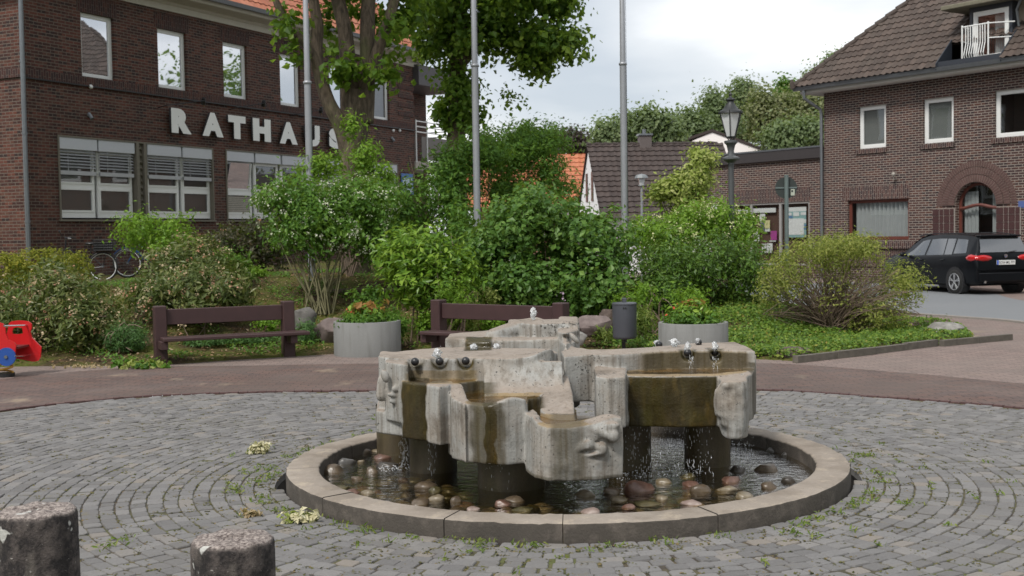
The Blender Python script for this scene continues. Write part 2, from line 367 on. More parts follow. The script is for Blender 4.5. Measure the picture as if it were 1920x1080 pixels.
# street
g = G('asphalt'); tcn = g.co(); n1 = g.noise(tcn, .4, 6, .6); n2 = g.noise(tcn, 60, 2)
g.set(c=g.mix(.4, g.mix(n1, (.155, .165, .178), (.21, .217, .225)), g.mix(n2, (.5, .5, .5), (1.1, 1.1, 1.1)), 'MULTIPLY'), r=.75); g.bump(n2, .3, .004); M['asphalt'] = g.mat
near = [on_z(*p)[:2] for p in [(2400, 700), (2150, 640), (1920, 606), (1800, 596), (1700, 589), (1600, 582)]]
far = [on_z(*p)[:2] for p in [(2400, 640), (2150, 592), (1920, 564), (1870, 552), (1822, 541), (1770, 527)]]
nn = curve(near+[(4.0, 31), (-3, 36), (-14, 50)], 6); ff = curve(far+[(7.0, 39), (-2, 46), (-12, 60)], 6); n = len(nn)
v = [(p[0], p[1], .004) for p in nn]+[(p[0], p[1], .004) for p in ff]
tag(obj('road', v, [(i, i+1, n+i+1, n+i) for i in range(n-1)], M['asphalt']), kind='structure')
mb = MB()
for side, s_ in ((nn, -1),):
    for p, t in along(side, .30):
        nr = np.array([-t[1], t[0]]); q = [p+nr*a_+t*b_ for a_, b_ in ((-.07, -.147), (-.07, .147), (.07, .147), (.07, -.147))]
        mb.prism([tuple(x) for x in q], -.1, .035)
tag(mb.build('road_kerb', simple('kerb_concrete', (.24, .22, .2), .85)), kind='structure')
# planted bed (terrain)
front = [on_z(*p)[:2] for p in [(-420, 735), (-150, 704), (0, 688), (290, 686), (430, 676), (560, 668), (700, 660), (900, 655), (1080, 655), (1230, 664), (1420, 674), (1490, 678), (1640, 662), (1835, 641)]]
BED = [tuple(p) for p in front]+[(7.7, 20.6), (7.2, 22.2), (6.4, 24.2), (4.6, 27), (0, 31), (-4, 39), (-9, 50), (-20, 60), (-40, 60), (-40, 16)]
FR = [tuple(p) for p in front]
def dline(x, y, pts):
    d = np.full(np.broadcast(x, y).shape, 1e9)
    for (ax, ay), (bx, by) in zip(pts, pts[1:]):
        ex, ey = bx-ax, by-ay; t = np.clip(((x-ax)*ex+(y-ay)*ey)/(ex*ex+ey*ey), 0, 1); d = np.minimum(d, np.hypot(x-ax-t*ex, y-ay-t*ey))
    return d
def sst(a, b, x): t = np.clip((x-a)/(b-a), 0, 1); return t*t*(3-2*t)
def terr(x, y):
    x = np.asarray(x, float); y = np.asarray(y, float)
    di = -dpoly(x, y, BED); df = dline(x, y, FR)
    amp = np.interp(x, [-9, -6, -2, 2, 5, 7], [.78, .92, .98, .72, .42, .25])
    e = np.minimum(sst(0, 5.0, df), sst(0, 3.0, di)+0*x)
    e2 = sst(0, 5.5, df)*np.where(x < -1, 1, sst(0, 3.2, di))
    h = .05*sst(0, .15, di)+amp*e2+.025*np.sin(x*2.1+1)*np.cos(y*1.7)*sst(0, 1, di)
    return np.where(di > 0, h, -.12*sst(0, .3, -di)-.02)
gx = np.arange(-24, 9.01, .25); gy = np.arange(15, 60, .25); X, Y = np.meshgrid(gx, gy); Z = terr(X, Y); keep = dpoly(X, Y, BED) < .6
idx = np.arange(X.size).reshape(X.shape)
fc = np.stack([idx[:-1, :-1], idx[:-1, 1:], idx[1:, 1:], idx[1:, :-1]], -1).reshape(-1, 4); km = keep.ravel(); fc = fc[km[fc].any(1)]
g = G('bed_soil'); tcn = g.co(); a = g.noise(tcn, 1.1, 5); b = g.noise(tcn, 12, 5, .7)
c = g.mix(g.ramp(a, [(.40, 0), (.56, 1)]), (.048, .034, .022), (.075, .088, .018)); c = g.mix(g.ramp(b, [(.5, 0), (.66, .75)]), c, (.14, .085, .05)); c = g.mix(g.ramp(g.noise(tcn, 34, 3, .7), [(.62, 0), (.7, .8)]), c, (.28, .2, .14))
g.set(c=c, r=.95, spec=.1); g.bump(b, .8, .05); M['soil'] = g.mat
tag(obj('planted_bed', np.stack([X.ravel(), Y.ravel(), Z.ravel()], 1), fc.tolist(), M['soil'], smooth=True), kind='structure')
# bed kerb on the right
mb = MB(); kp = [on_z(*p)[:2] for p in [(1492, 681), (1580, 671), (1700, 656), (1836, 643)]]
for i, (p, t) in enumerate(along(kp, .80)):
    nr = np.array([-t[1], t[0]]); w_ = random.uniform(-.008, .008); q = [p+nr*(a_+w_)+t*b_ for a_, b_ in ((-.04, .005), (-.04, .792), (.05, .792), (.05, .005))]
    mb.prism([tuple(x) for x in q], -.1, .095+random.uniform(-.006, .006))
g = G('old_kerb_stone'); tcn = g.co(); a = g.noise(tcn, 8, 5); g.set(c=g.mix(a, (.05, .045, .038), (.17, .15, .125)), r=.9); g.bump(a, .6, .02)
tag(mb.build('bed_kerb', g.mat), 'low dark weathered kerb edging the planted bed at its right corner', 'kerb')
# ================================================================== fountain
FT = empty('fountain', (C0[0], C0[1], 0), 0, 'cast concrete cascade fountain of stepped troughs on round pillars in a circular basin', 'fountain')
def wrap(o, parent=FT):                    # meshes made in world coordinates -> child of a root
    o.parent = parent; o.matrix_parent_inverse = Matrix.Identity(4)
    me = o.data; lo = np.array(parent.location)
    co = np.empty(len(me.vertices)*3); me.vertices.foreach_get('co', co); co = co.reshape(-1, 3)-lo; me.vertices.foreach_set('co', co.ravel()); me.update(); return o
# --- signed distance modelling of the cast body
h_ = .0108
def Xat(u, Y): return (u-960)/FPX*Y
gx0, gx1, gy0, gy1, gz0, gz1 = -1.15, 2.05, 7.35, 10.6, .14, 1.14
xs = np.arange(gx0, gx1, h_, dtype=np.float32); ys = np.arange(gy0, gy1, h_, dtype=np.float32); zs = np.arange(gz0, gz1, h_, dtype=np.float32)
XX, YY = np.meshgrid(xs, ys, indexing='ij'); ZZ = zs[None, None, :]
def smax(a, b, k): hh = np.clip(.5-.5*(b-a)/k, 0, 1); return b*(1-hh)+a*hh+k*hh*(1-hh)
def smin(a, b, k): return -smax(-a, -b, k)
SD = np.full((len(xs), len(ys), len(zs)), 9., np.float32)
def pz(pts, z): return [tuple(on_z(u, v, z)[:2]) for u, v in pts]
def plane3(P): A = np.array([[p[0], p[1], 1] for p in P]); return np.linalg.solve(A, [p[2] for p in P])
def solid(poly, top, bot, rd=.022, k=.02, cut=False):
    rd *= .5; k *= .5
    """prism of a plan polygon; top/bot number or array over the plan"""
    global SD
    px = [p[0] for p in poly]; py = [p[1] for p in poly]; m = .12
    i0, i1 = np.searchsorted(xs, [min(px)-m, max(px)+m]); j0, j1 = np.searchsorted(ys, [min(py)-m, max(py)+m])
    x, y = XX[i0:i1, j0:j1], YY[i0:i1, j0:j1]; d2 = dpoly(x, y, poly).astype(np.float32)
    tp = top(x, y) if callable(top) else top; bt = bot(x, y) if callable(bot) else bot
    tp = np.asarray(tp, np.float32)*np.ones_like(x); bt = np.asarray(bt, np.float32)*np.ones_like(x)
    d = smax(d2[:, :, None], ZZ-tp[:, :, None], rd); d = smax(d, bt[:, :, None]-ZZ, rd*.7)
    s = SD[i0:i1, j0:j1]; SD[i0:i1, j0:j1] = smax(s, -d, k) if cut else smin(s, d, k)
def blob(c, r, rot=0, k=.02, cut=False):
    global SD
    m = max(r)+.08
    i0, i1 = np.searchsorted(xs, [c[0]-m, c[0]+m]); j0, j1 = np.searchsorted(ys, [c[1]-m, c[1]+m]); k0, k1 = np.searchsorted(zs, [c[2]-m, c[2]+m])
    x = XX[i0:i1, j0:j1, None]-c[0]; y = YY[i0:i1, j0:j1, None]-c[1]; z = zs[None, None, k0:k1]-c[2]
    x, z = x*cos(rot)+z*sin(rot), -x*sin(rot)+z*cos(rot)
    q = np.sqrt((x/r[0])**2+(y/r[1])**2+(z/r[2])**2); d = (q-1)*min(r)
    s = SD[i0:i1, j0:j1, k0:k1]; SD[i0:i1, j0:j1, k0:k1] = smax(s, -d, k) if cut else smin(s, d, k)
def caps(a, b, ra, rb, k=.02, cut=False):
    n = max(3, int(np.linalg.norm(np.array(b)-a)/(min(ra, rb)*.6)))
    for i in range(n+1):
        t = i/n; blob(tuple(np.array(a)*(1-t)+np.array(b)*t), ((ra*(1-t)+rb*t),)*3, 0, k, cut)
def bumps(z0, items):
    """top surface: base + gaussian humps (x, y, height, radius)"""
    def f(x, y):
        z = z0+0*x
        for bx, by, bh, br in items: z = z+bh*np.exp(-((x-bx)**2+(y-by)**2)/(2*br*br))
        return z
    return f
def at(u, v, z): return on_z(u, v, z)[:2]
# A1 plateau of the left head
A1 = pz([(709, 667), (757, 671), (820, 672), (905, 671), (960, 671), (1002, 670), (1034, 667), (1046, 660), (1034, 653), (950, 651), (835, 650), (712, 661)], .885)
solid(A1, bumps(.883, [(*at(1040, 668, .885), .065, .10), (*at(709, 664, .87), .02, .05), (*at(925, 668, .87), -.018, .10)]), lambda x, y: np.interp(x, [-.99, -.75, -.6], [.44, .38, .35]), .03)
# stump under the left head
solid(pz([(703, 676), (756, 680), (764, 664), (706, 662)], .86), .5, .335, .03)
# pier that stands forward at the left
solid(pz([(722, 678), (766, 684), (768, 670), (716, 666)], .86), .862, .44, .03)
# L1 trough
L1 = pz([(752, 717), (775, 720), (802, 722), (846, 718), (935, 706), (1000, 700), (1000, 672), (770, 676), (757, 690)], .735)
solid(L1, .728, .348, .02)
lipA = pz([(752, 717), (775, 720), (802, 722), (806, 719), (775, 716), (757, 713)], .735)
solid(lipA, .742, .5, .014, .014)
# white pillar in front of the step, saddle lip running down to L2
solid(pz([(800, 723), (822, 727), (843, 724), (850, 714), (830, 712), (806, 716)], .74), .748, .352, .024)
p0 = at(846, 722, .74); p1 = at(872, 757, .65)
solid([tuple(at(838, 722, .74)), tuple(at(847, 742, .685)), tuple(at(872, 759, .65)), tuple(at(880, 753, .65)), tuple(at(864, 738, .67)), tuple(at(850, 716, .74))], lambda x, y: np.interp(y, [p1[1]-.02, (p0[1]+p1[1])/2+.02, p0[1]+.05], [.655, .672, .75]), .27, .022, .02)
# L2 trough
L2 = pz([(846, 752), (872, 757), (915, 761), (950, 761), (986, 758), (992, 742), (1040, 738), (1046, 712), (900, 712), (850, 735)], .65)
hm = at(962, 754, .67)
solid(L2, .632, .268, .018)
solid(pz([(846, 752), (872, 757), (915, 761), (950, 761), (986, 758), (986, 753), (950, 755), (915, 755), (874, 752), (852, 746)], .65), bumps(.65, [(hm[0], hm[1], .052, .085), (*at(915, 762, .65), -.006, .06)]), .4, .018, .016)
# L3 trough
L3 = pz([(985, 786), (1000, 795), (1026, 800), (1116, 798), (1167, 794), (1163, 778), (1085, 782), (1081, 766), (1070, 752), (990, 760)], .555)
solid(L3, .532, .212, .02)
solid(pz([(985, 786), (1000, 795), (1026, 800), (1116, 798), (1167, 794), (1164, 780), (1110, 786), (1026, 794), (1003, 790), (994, 780)], .555),
      bumps(.555, [(*at(1142, 788, .57), .055, .085), (*at(992, 786, .58), .05, .05), (*at(1060, 797, .555), -.008, .06)]), .3, .03, .02)
# wall between 985 and 1010 rising to L2 (the "seam" of the third step)
solid([tuple(at(984, 772, .60)), tuple(at(1003, 790, .57)), tuple(at(1014, 786, .57)), tuple(at(1000, 762, .60))], .592, .25, .03, .03)
# flank: sloping mass from the raised corner down to the third trough
Yw = at(960, 671, .885)[1]
solid([(Xat(905, 8.5), Yw-.16), (Xat(1052, 8.4), Yw-.20), (Xat(1050, 8.6), Yw+.05), (Xat(905, 8.5), Yw+.05)], lambda x, y: .655+.20*np.clip((y-Yw+.20)/.22, 0, 1)**2.2, .36, .03, .04)
fl2 = plane3([(*at(1048, 700, .75), .76), (*at(1078, 755, .62), .615), (*at(1022, 752, .62), .625)])
solid(pz([(1012, 752), (1040, 760), (1079, 762), (1074, 742), (1060, 722), (1050, 702), (1020, 716)], .64), lambda x, y: np.clip(fl2[0]*x+fl2[1]*y+fl2[2], .5, .76), .34, .03, .035)
# scallops that hold the nozzle balls (cut)
BALLS = []
def scallop(u, Y, z=.87, r=.064):
    c = (Xat(u, Y), Y); blob((c[0], Y, z+.012), (r, r*1.0, r*.9), 0, .008, True)
    caps((c[0], Y-.05, z-.03), (c[0], Y-.16, z-.06), r*.66, r*.6, .012, True)
    BALLS.append((c[0], Y-.035, z-.008))
# inner face of the head set back under the scallops
solid([(Xat(768, 8.4), 8.1), (Xat(900, 8.4), 8.1), (Xat(893, 8.5), Yw+.01), (Xat(768, 8.5), Yw+.01)], .95, .742, .02, .02, True)
for u in (776, 822, 871): scallop(u, Yw+.085, .872)
# B right block: back wall, left pier, trough, mask
B1 = pz([(1057, 668), (1106, 664), (1160, 663), (1200, 660), (1240, 657), (1277, 656), (1365, 656), (1417, 658), (1398, 647), (1380, 641), (1300, 643), (1215, 651), (1105, 654), (1068, 652), (1052, 658)], .882)
solid(B1, bumps(.882, [(*at(1070, 654, .88), .02, .06), (*at(1150, 658, .88), -.018, .12), (*at(1330, 652, .88), .008, .1)]), lambda x, y: np.interp(x, [.42, .78, .9], [.55, .52, .42]), .028)
solid(pz([(1117, 705), (1140, 708), (1172, 706), (1176, 690), (1160, 664), (1120, 664), (1114, 690)], .775), bumps(.775, [(*at(1122, 690, .78), .018, .05), (*at(1168, 700, .78), -.006, .05)]), .425, .03, .03)
Bt = pz([(1168, 706), (1250, 707), (1340, 706), (1400, 700), (1416, 690), (1417, 664), (1170, 664)], .745)
solid(Bt, .735, lambda x, y: np.interp(x, [1.05, 1.45, 1.6], [.395, .395, .40]), .018)
solid(pz([(1168, 706), (1250, 707), (1340, 706), (1400, 700), (1414, 692), (1404, 692), (1392, 697), (1338, 702), (1250, 703), (1172, 702)], .745), .752, .55, .014, .014)
# right corner: facet and mask face
solid(pz([(1352, 712), (1376, 716), (1400, 712), (1403, 700), (1345, 700)], .75), .738, .375, .03, .03)
solid(pz([(1396, 706), (1412, 700), (1417, 690), (1417, 664), (1390, 680)], .75), .75, .43, .02, .02)
Yc = at(1370, 716, .75)[1]
def fp(u, v, Y): return tuple(on_y(u, v, Y))
for ul, zt0, zb0_ in ((1346, .735, .60), (1338, .69, .52), (1346, .60, .45), (1360, .52, .378)):
    XL = Xat(ul, Yc+.03)+.01; solid([(XL, Yc+.09), (XL+.012, Yc+.035), (XL+.06, Yc+.02), (Xat(1390, Yc), Yc+.015), (Xat(1400, Yc), Yc+.1)], zt0, zb0_, .05, .10)
blob(fp(1366, 722, Yc+.02), (.045, .035, .03), .1, .02)
blob(fp(1325, 775, at(1300, 706, .745)[1]+.02), (.03, .03, .045), 0, .03)
Yb = at(1320, 656, .882)[1]
for u in (1287, 1338): scallop(u, Yb+.075, .868, .058)
# C upper basin at the back
C1 = pz([(835, 633), (868, 634), (875, 636), (921, 636), (928, 633), (1000, 634), (1046, 633), (1060, 640), (1086, 632), (1084, 614), (950, 612), (842, 621)], .95)
solid(C1, .93, .42, .03)
solid(pz([(835, 633), (868, 634), (921, 635), (1000, 634), (1048, 634), (1046, 630), (1000, 630), (905, 630), (844, 627)], .95), bumps(.95, [(*at(965, 632, .95), -.014, .2)]), .6, .02, .02)
solid(pz([(953, 602), (1000, 606), (1040, 605), (1086, 602), (1084, 596), (1000, 597), (953, 598)], 1.05), bumps(1.045, [(*at(1010, 602, 1.05), .02, .06)]), .5, .03, .03)
for (a, b, ra, rb) in (((922, 630, .955), (975, 617, .985), .045, .06), ((975, 617, .985), (1005, 610, 1.0), .06, .06), ((1035, 617, .99), (1072, 622, .97), .055, .06)):
    caps(on_z(*a), on_z(*b), ra, rb, .04)
solid(pz([(1045, 633), (1060, 637), (1085, 630), (1084, 612), (1048, 612)], .95), lambda x, y: 1.00+.035*np.clip((y-9.4)/.5, 0, 1), .5, .03, .03)
q = on_z(1062, 636, .95); blob((q[0]-.01, q[1]-.01, .965), (.02, .06, .018), 0, .008, True); blob((q[0]+.045, q[1]-.0, .925), (.07, .05, .014), -.85, .01, True); blob((q[0]+.06, q[1]-.01, .955), (.05, .035, .02), -.85, .01)
# A face relief on the left head
Ya = at(735, 680, .86)[1]
blob(fp(722, 705, Ya-.01), (.03, .03, .05), .3, .02); blob(fp(741, 728, Ya-.03), (.028, .03, .022), .5, .02); blob(fp(735, 740, Ya-.03), (.035, .022, .018), -.3, .015)
blob(fp(748, 720, Ya-.02), (.02, .03, .045), 0, .02); caps(fp(716, 708, Ya+.09), fp(715, 745, Ya+.09), .016, .022, .03); blob(fp(738, 752, Ya-.02), (.03, .02, .02), 0, .02)
blob(fp(728, 733, Ya-.03), (.02, .02, .014), .2, .012, True)
# face on the front block: brow, cheek, nose, lips
Yf = at(1100, 799, .555)[1]+.014
blob(fp(1137, 800, Yf+.03), (.085, .035, .03), .12, .02); caps(fp(1118, 806, Yf+.01), fp(1152, 822, Yf+.012), .016, .022, .02); blob(fp(1148, 815, Yf+.02), (.04, .035, .03), .2, .02)
blob(fp(1128, 826, Yf+.012), (.05, .015, .012), .25, .012, True)
caps(fp(1082, 844, Yf+.01), fp(1102, 832, Yf-.002), .010, .024, .02); blob(fp(1104, 838, Yf+.0), (.030, .028, .02), .3, .018)
blob(fp(1128, 842, Yf+.006), (.034, .030, .036), 0, .02); blob(fp(1112, 852, Yf+.004), (.045, .028, .014), .15, .015); blob(fp(1110, 846, Yf-.012), (.045, .02, .006), .12, .01, True)
blob(fp(1122, 858, Yf+.012), (.035, .02, .010), -.2, .012, True); blob(fp(1060, 872, Yf+.012), (.05, .02, .03), .4, .02); blob(fp(1078, 880, Yf+.012), (.03, .02, .02), 0, .02)
# vertical flutes in the front faces
for u, v0, v1, z, rr, dp in ((1015, 800, 890, .5, .03, .8), (1026, 800, 880, .5, .012, .5)):
    a = on_z(u, v0, z); Yq = a[1]-.012
    caps((a[0], Yq-rr*dp, .24), (a[0], Yq-rr*dp, .60), rr, rr, .02, True)
# gentle unevenness of the casting
def vnoise(x, y, z, s):
    return (np.sin(x*s+1.3+np.sin(y*s*.8))*np.cos(z*s*1.1+.5*np.sin(x*s*.7))+.5*np.sin(x*s*2.3+z*s*1.9+y*s*1.7)+.35*np.sin(z*s*3.7-x*s*2.9+y*s*3.1))
SD += (.0014*vnoise(XX[:, :, None], YY[:, :, None], ZZ, 14)).astype(np.float32)
def surface_nets(S, x, y, z):
    s = S < 0; nx, ny, nz = S.shape
    c = np.zeros((nx-1, ny-1, nz-1, 3), np.float32); cnt = np.zeros((nx-1, ny-1, nz-1), np.float32)
    for ax in range(3):
        sl0 = [slice(None)]*3; sl1 = [slice(None)]*3; sl0[ax] = slice(0, -1); sl1[ax] = slice(1, None)
        a, b = S[tuple(sl0)], S[tuple(sl1)]; cr = (a < 0) != (b < 0); t = np.where(cr, a/np.where(cr, a-b, 1), 0)
        o1, o2 = [q for q in range(3) if q != ax]
        for i in (0, 1):
            for j in (0, 1):
                sl = [slice(None)]*3; n_ = [nx, ny, nz]
                sl[o1] = slice(i, n_[o1]-1+i); sl[o2] = slice(j, n_[o2]-1+j)
                cc = cr[tuple(sl)]; tt = t[tuple(sl)]; cnt += cc
                c[..., ax] += cc*tt; c[..., o1] += cc*i; c[..., o2] += cc*j
    act = cnt > 0; ids = -np.ones(act.shape, np.int64); ids[act] = np.arange(act.sum())
    I, J, K = np.nonzero(act); o = c[act]/cnt[act][:, None]
    V = np.stack([x[I]+o[:, 0]*h_, y[J]+o[:, 1]*h_, z[K]+o[:, 2]*h_], 1); F = []
    for ax in range(3):
        sl0 = [slice(1, -1)]*3; sl1 = [slice(1, -1)]*3; sl0[ax] = slice(0, -1); sl1[ax] = slice(1, None)
        a, b = s[tuple(sl0)], s[tuple(sl1)]; o1, o2 = [(1, 2), (2, 0), (0, 1)][ax]
        idx = np.array(np.nonzero(a != b)).T; ins = a[tuple(idx.T)]; base = idx.copy()
        for q in range(3):
            if q != ax: base[:, q] += 1
        def g_(d1, d2):
            p = base.copy(); p[:, o1] -= d1; p[:, o2] -= d2; return ids[p[:, 0], p[:, 1], p[:, 2]]
        q = np.stack([g_(1, 1), g_(0, 1), g_(0, 0), g_(1, 0)], 1); q[~ins] = q[~ins][:, ::-1]; F.append(q)
    return V, np.concatenate(F)
Vb, Fb = surface_nets(SD, xs, ys, zs)
def npmesh(name, V, F, mat, parent=None, smooth=True, attrs=None):
    me = bpy.data.meshes.new(name); F = np.asarray(F); k = F.shape[1]
    me.vertices.add(len(V)); me.vertices.foreach_set('co', np.asarray(V, np.float32).ravel())
    me.loops.add(F.size); me.loops.foreach_set('vertex_index', F.ravel().astype(np.int32))
    me.polygons.add(len(F)); me.polygons.foreach_set('loop_start', np.arange(0, F.size, k, dtype=np.int32))
    me.polygons.foreach_set('use_smooth', np.full(len(F), smooth)); me.materials.append(mat)
    for a, b in (attrs or {}).items(): at_ = me.attributes.new(a, 'FLOAT', 'POINT'); at_.data.foreach_set('value', np.asarray(b, np.float32).ravel())
    me.update(calc_edges=True); me.validate()
    o = bpy.data.objects.new(name, me); COL.objects.link(o)
    if parent is not None: o.parent = parent
    return o
# where water has stained the concrete (world positions on the casting)
x, y, z = Vb.T
def band(x, a, b, s=.02): return sst(a-s, a+s, x)*(1-sst(b-s, b+s, x))
wv = .005*np.sin(z*23+x*9)+.003*np.sin(z*51)
st = np.zeros(len(x))
st = np.maximum(st, band(x+wv, Xat(752, 8.4), Xat(800, 8.4), .008)*(y < 8.62)*(z < .742)*(y > 8.1))
st = np.maximum(st, .72*band(x+wv*2, Xat(878, 7.95), Xat(946, 7.95), .03)*(y < 8.12)*(z < .67)*(y > 7.4))
st = np.maximum(st, 1.0*band(x+wv*1.6, Xat(905, 7.95), Xat(928, 7.95)-.05*(z-.3)*0, .010)*(y < 8.12)*(z < .66)*(y > 7.4))
st = np.maximum(st, .6*band(x+wv*2, Xat(1030, 7.7), Xat(1085, 7.7), .03)*(y < 7.92)*(z < .57))
st = np.maximum(st, 1.0*band(x+wv*.6, Xat(1172, 8.45), Xat(1334, 8.45), .008)*(y < 8.66)*(z < .742)*(y > 8.2))
st = np.maximum(st, .7*band(x, Xat(1401, 8.5), Xat(1417, 8.6), .006)*(y > 8.3)*(y < 8.75)*(z < .80)*(z > .42))
st = np.maximum(st, .9*band(x+wv, Xat(868, 9.1), Xat(921, 9.1), .012)*(y > 8.95)*(y < 9.4)*(z < .95)*(z > .6))
# trough floors and wet inner walls
fl_ = np.zeros(len(x)); 
for P, zz in ((L1, .745), (L2, .66), (L3, .565), (Bt, .757)): fl_ = np.maximum(fl_, (z < zz)*sst(.0, .012, -dpoly(x, y, P))*(z > .5))
gold = fl_.copy(); gold = np.maximum(gold, .8*band(x, Xat(765, 8.6), Xat(893, 8.6), .02)*(z > .72)*(z < .80)*(y < 8.7)*(y > 8.1)); gold = np.maximum(gold, .6*band(x, Xat(1195, 8.8), Xat(1395, 8.8), .03)*(z > .735)*(z < .875)*(y > 8.5)*(y < 9))
for bx, by, bz in BALLS:
    r_ = np.hypot(x-bx, (y-by)*.8); st = np.maximum(st, .95*(1-sst(.05, .082, np.sqrt(r_**2+(z-bz)**2*.8)))*(z < .885))
    st = np.maximum(st, .55*(1-sst(.04, .09, np.abs(x-bx)))*(z < bz)*(z > .72)*(y > by-.25)*(y < by+.02))
st = np.maximum(st, .55*band(x, Xat(765, 8.8), Xat(905, 8.8), .02)*(y > 8.45)*(y < 9)*(z < .83)*(z > .72))
st = np.maximum(st, .72*band(x, Xat(1200, 8.8), Xat(1395, 8.8), .03)*(y > 8.5)*(y < 9)*(z < .862)*(z > .74))
st = np.maximum(st, .75*band(x, Xat(845, 8.3), Xat(925, 8.4), .05)*(y > 8.15)*(z > .62)*(z < .725)*(y < 8.6))
st = np.maximum(st, .85*band(x, Xat(940, 8.2), Xat(1016, 8.2), .02)*(y > 7.95)*(z > .53)*(z < .64)*(y < 8.3))
st = np.maximum(st, .5*(z < .235)+0*x)
lich_ = .12+0*x
for (u_, v_, Y_, r_, a_) in ((1005, 660, 8.6, .10, 1), (1018, 690, 8.55, .10, .9), (1120, 695, 8.3, .10, 1), (1095, 690, 8.6, .10, .7), (1140, 790, 7.7, .11, 1), (1130, 835, 7.65, .10, .9), (960, 752, 7.85, .06, .9), (1050, 680, 8.8, .08, .8), (1355, 715, 8.35, .06, .8), (720, 670, 8.6, .05, .5), (1060, 610, 9.4, .15, .7), (1010, 790, 7.7, .05, .8), (1085, 725, 8.65, .08, .9)):
    c_ = on_y(u_, v_, Y_); lich_ = np.maximum(lich_, a_*np.exp(-((x-c_[0])**2+(y-c_[1])**2+(z-c_[2])**2)/(2*r_*r_)))
g = G('cast_concrete'); tcn = g.n('ShaderNodeTexCoord').outputs['Object']
s_ = g.attr('stain'); n1 = g.noise(tcn, 3.2, 6, .6); n2 = g.noise(tcn, 55, 4, .6); sv = g.noise(g.co(scale=(26, 26, 1.4)), 1.0, 4, .6); sv2 = g.noise(g.co(scale=(9, 9, .7)), 1.0, 4, .6)
geo = g.n('ShaderNodeNewGeometry'); nz = g.n('ShaderNodeSeparateXYZ', {0: geo.outputs['Normal']}).outputs[2]; up = g.ramp(nz, [(.55, 0), (.85, 1)])
c = g.mix(sv2, (.19, .185, .17), (.50, .50, .48)); c = g.mix(g.ramp(n1, [(.42, 0), (.68, .6)]), c, (.30, .245, .19)); c = g.mix(g.ramp(sv, [(.48, 0), (.68, .7)]), c, (.13, .108, .082))
c = g.mix(g.math('MULTIPLY', up, .75), c, g.mix(n1, (.18, .135, .10), (.36, .30, .25)))
c = g.mix(.45, c, g.mix(n2, (.5, .5, .5), (1.15, 1.15, 1.15)), 'MULTIPLY')
stc = g.mix(sv, (.012, .009, .003), (.075, .050, .012)); stc = g.mix(g.ramp(n1, [(.4, 0), (.65, .6)]), stc, (.042, .040, .007)); stc = g.mix(g.ramp(n2, [(.64, 0), (.74, .4)]), stc, (.12, .09, .04))
stc = g.mix(g.ramp(g.noise(g.co(scale=(1, 1, .45), loc=(6, 2, 9)), 6.5, 5, .65), [(.38, 0), (.62, .75)]), stc, g.mix(n2, (.010, .008, .003), (.030, .022, .007))); stc = g.mix(g.ramp(g.noise(g.co(scale=(1, 1, .5), loc=(1, 8, 3)), 5, 5, .65), [(.55, 0), (.68, .6)]), stc, (.13, .085, .018))
f = g.math('MULTIPLY', s_, g.math('ADD', .85, g.math('MULTIPLY', sv, .5))); f = g.math('MINIMUM', f, 1.0)
c = g.mix(g.math('MULTIPLY', g.attr('gold'), .85), c, g.mix(n1, (.13, .085, .035), (.34, .25, .13)))
c = g.mix(f, c, stc)
lq = g.math('ADD', g.noise(tcn, 42, 4, .65), g.math('MULTIPLY', g.attr('lich'), .16)); lich = g.ramp(lq, [(.645, 0), (.685, 1)])
inv = g.math('SUBTRACT', 1.0, f); c = g.mix(g.math('MULTIPLY', g.math('MULTIPLY', lich, .85), inv), c, (.03, .028, .025))
c = g.mix(g.math('MULTIPLY', g.ramp(g.noise(g.co(loc=(9, 4, 2)), 2.6, 6, .7), [(.53, 0), (.66, .7)]), inv), c, (.13, .105, .08))
g.set(c=c, r=g.math('SUBTRACT', .82, g.math('MULTIPLY', f, g.ramp(sv2, [(.35, .2), (.65, .62)]))), spec=.4)
g.bump(g.math('ADD', g.math('MULTIPLY', n2, .7), g.math('MULTIPLY', n1, 1.2)), .55, .01); M['concrete'] = g.mat
body = wrap(npmesh('cascade_body', Vb, Fb, M['concrete'], attrs={'stain': st, 'gold': gold, 'lich': lich_}))
# pillars in the water
g = G('wet_pillar_concrete'); tcn = g.n('ShaderNodeTexCoord').outputs['Object']; sv = g.noise(g.co(scale=(14, 14, 1.2)), 1.0, 4, .6); n1 = g.noise(tcn, 5, 5); n2 = g.noise(tcn, 50, 3)
c = g.mix(sv, (.028, .022, .014), (.13, .10, .055)); c = g.mix(g.ramp(n1, [(.45, 0), (.7, .5)]), c, (.09, .08, .025)); c = g.mix(.4, c, g.mix(n2, (.4, .4, .4), (1.2, 1.2, 1.2)), 'MULTIPLY')
g.set(c=c, r=.45); g.bump(n2, .4, .008); M['pillar'] = g.mat
for u, Y, r_, zt in ((953, 8.27, .235, .30), (806, 8.87, .178, .40), (1324, 8.92, .172, .42), (1174, 8.86, .172, .44), (985, 9.55, .18, .46), (735, 9.6, .15, .4)):
    mb = MB(); xx = Xat(u, Y); mb.lathe([(r_*1.01, -.12), (r_, -.02), (r_*.985, .1), (r_, .25), (r_, zt)], (xx, Y, 0), 40); wrap(mb.build('pillar', M['pillar'], smooth=True))
# nozzle balls
for bx, by, bz in BALLS[:]:
    mb = MB(); mb.ball((bx, by, bz), .029, 20, 12); wrap(mb.build('nozzle_ball', M['black'], smooth=True))
more = [on_z(1310, 642, .90), on_z(1236, 646, .895)]
for q in more:
    mb = MB(); mb.ball((q[0], q[1], q[2]), .026, 16, 10); wrap(mb.build('nozzle_ball', M['black'], smooth=True))
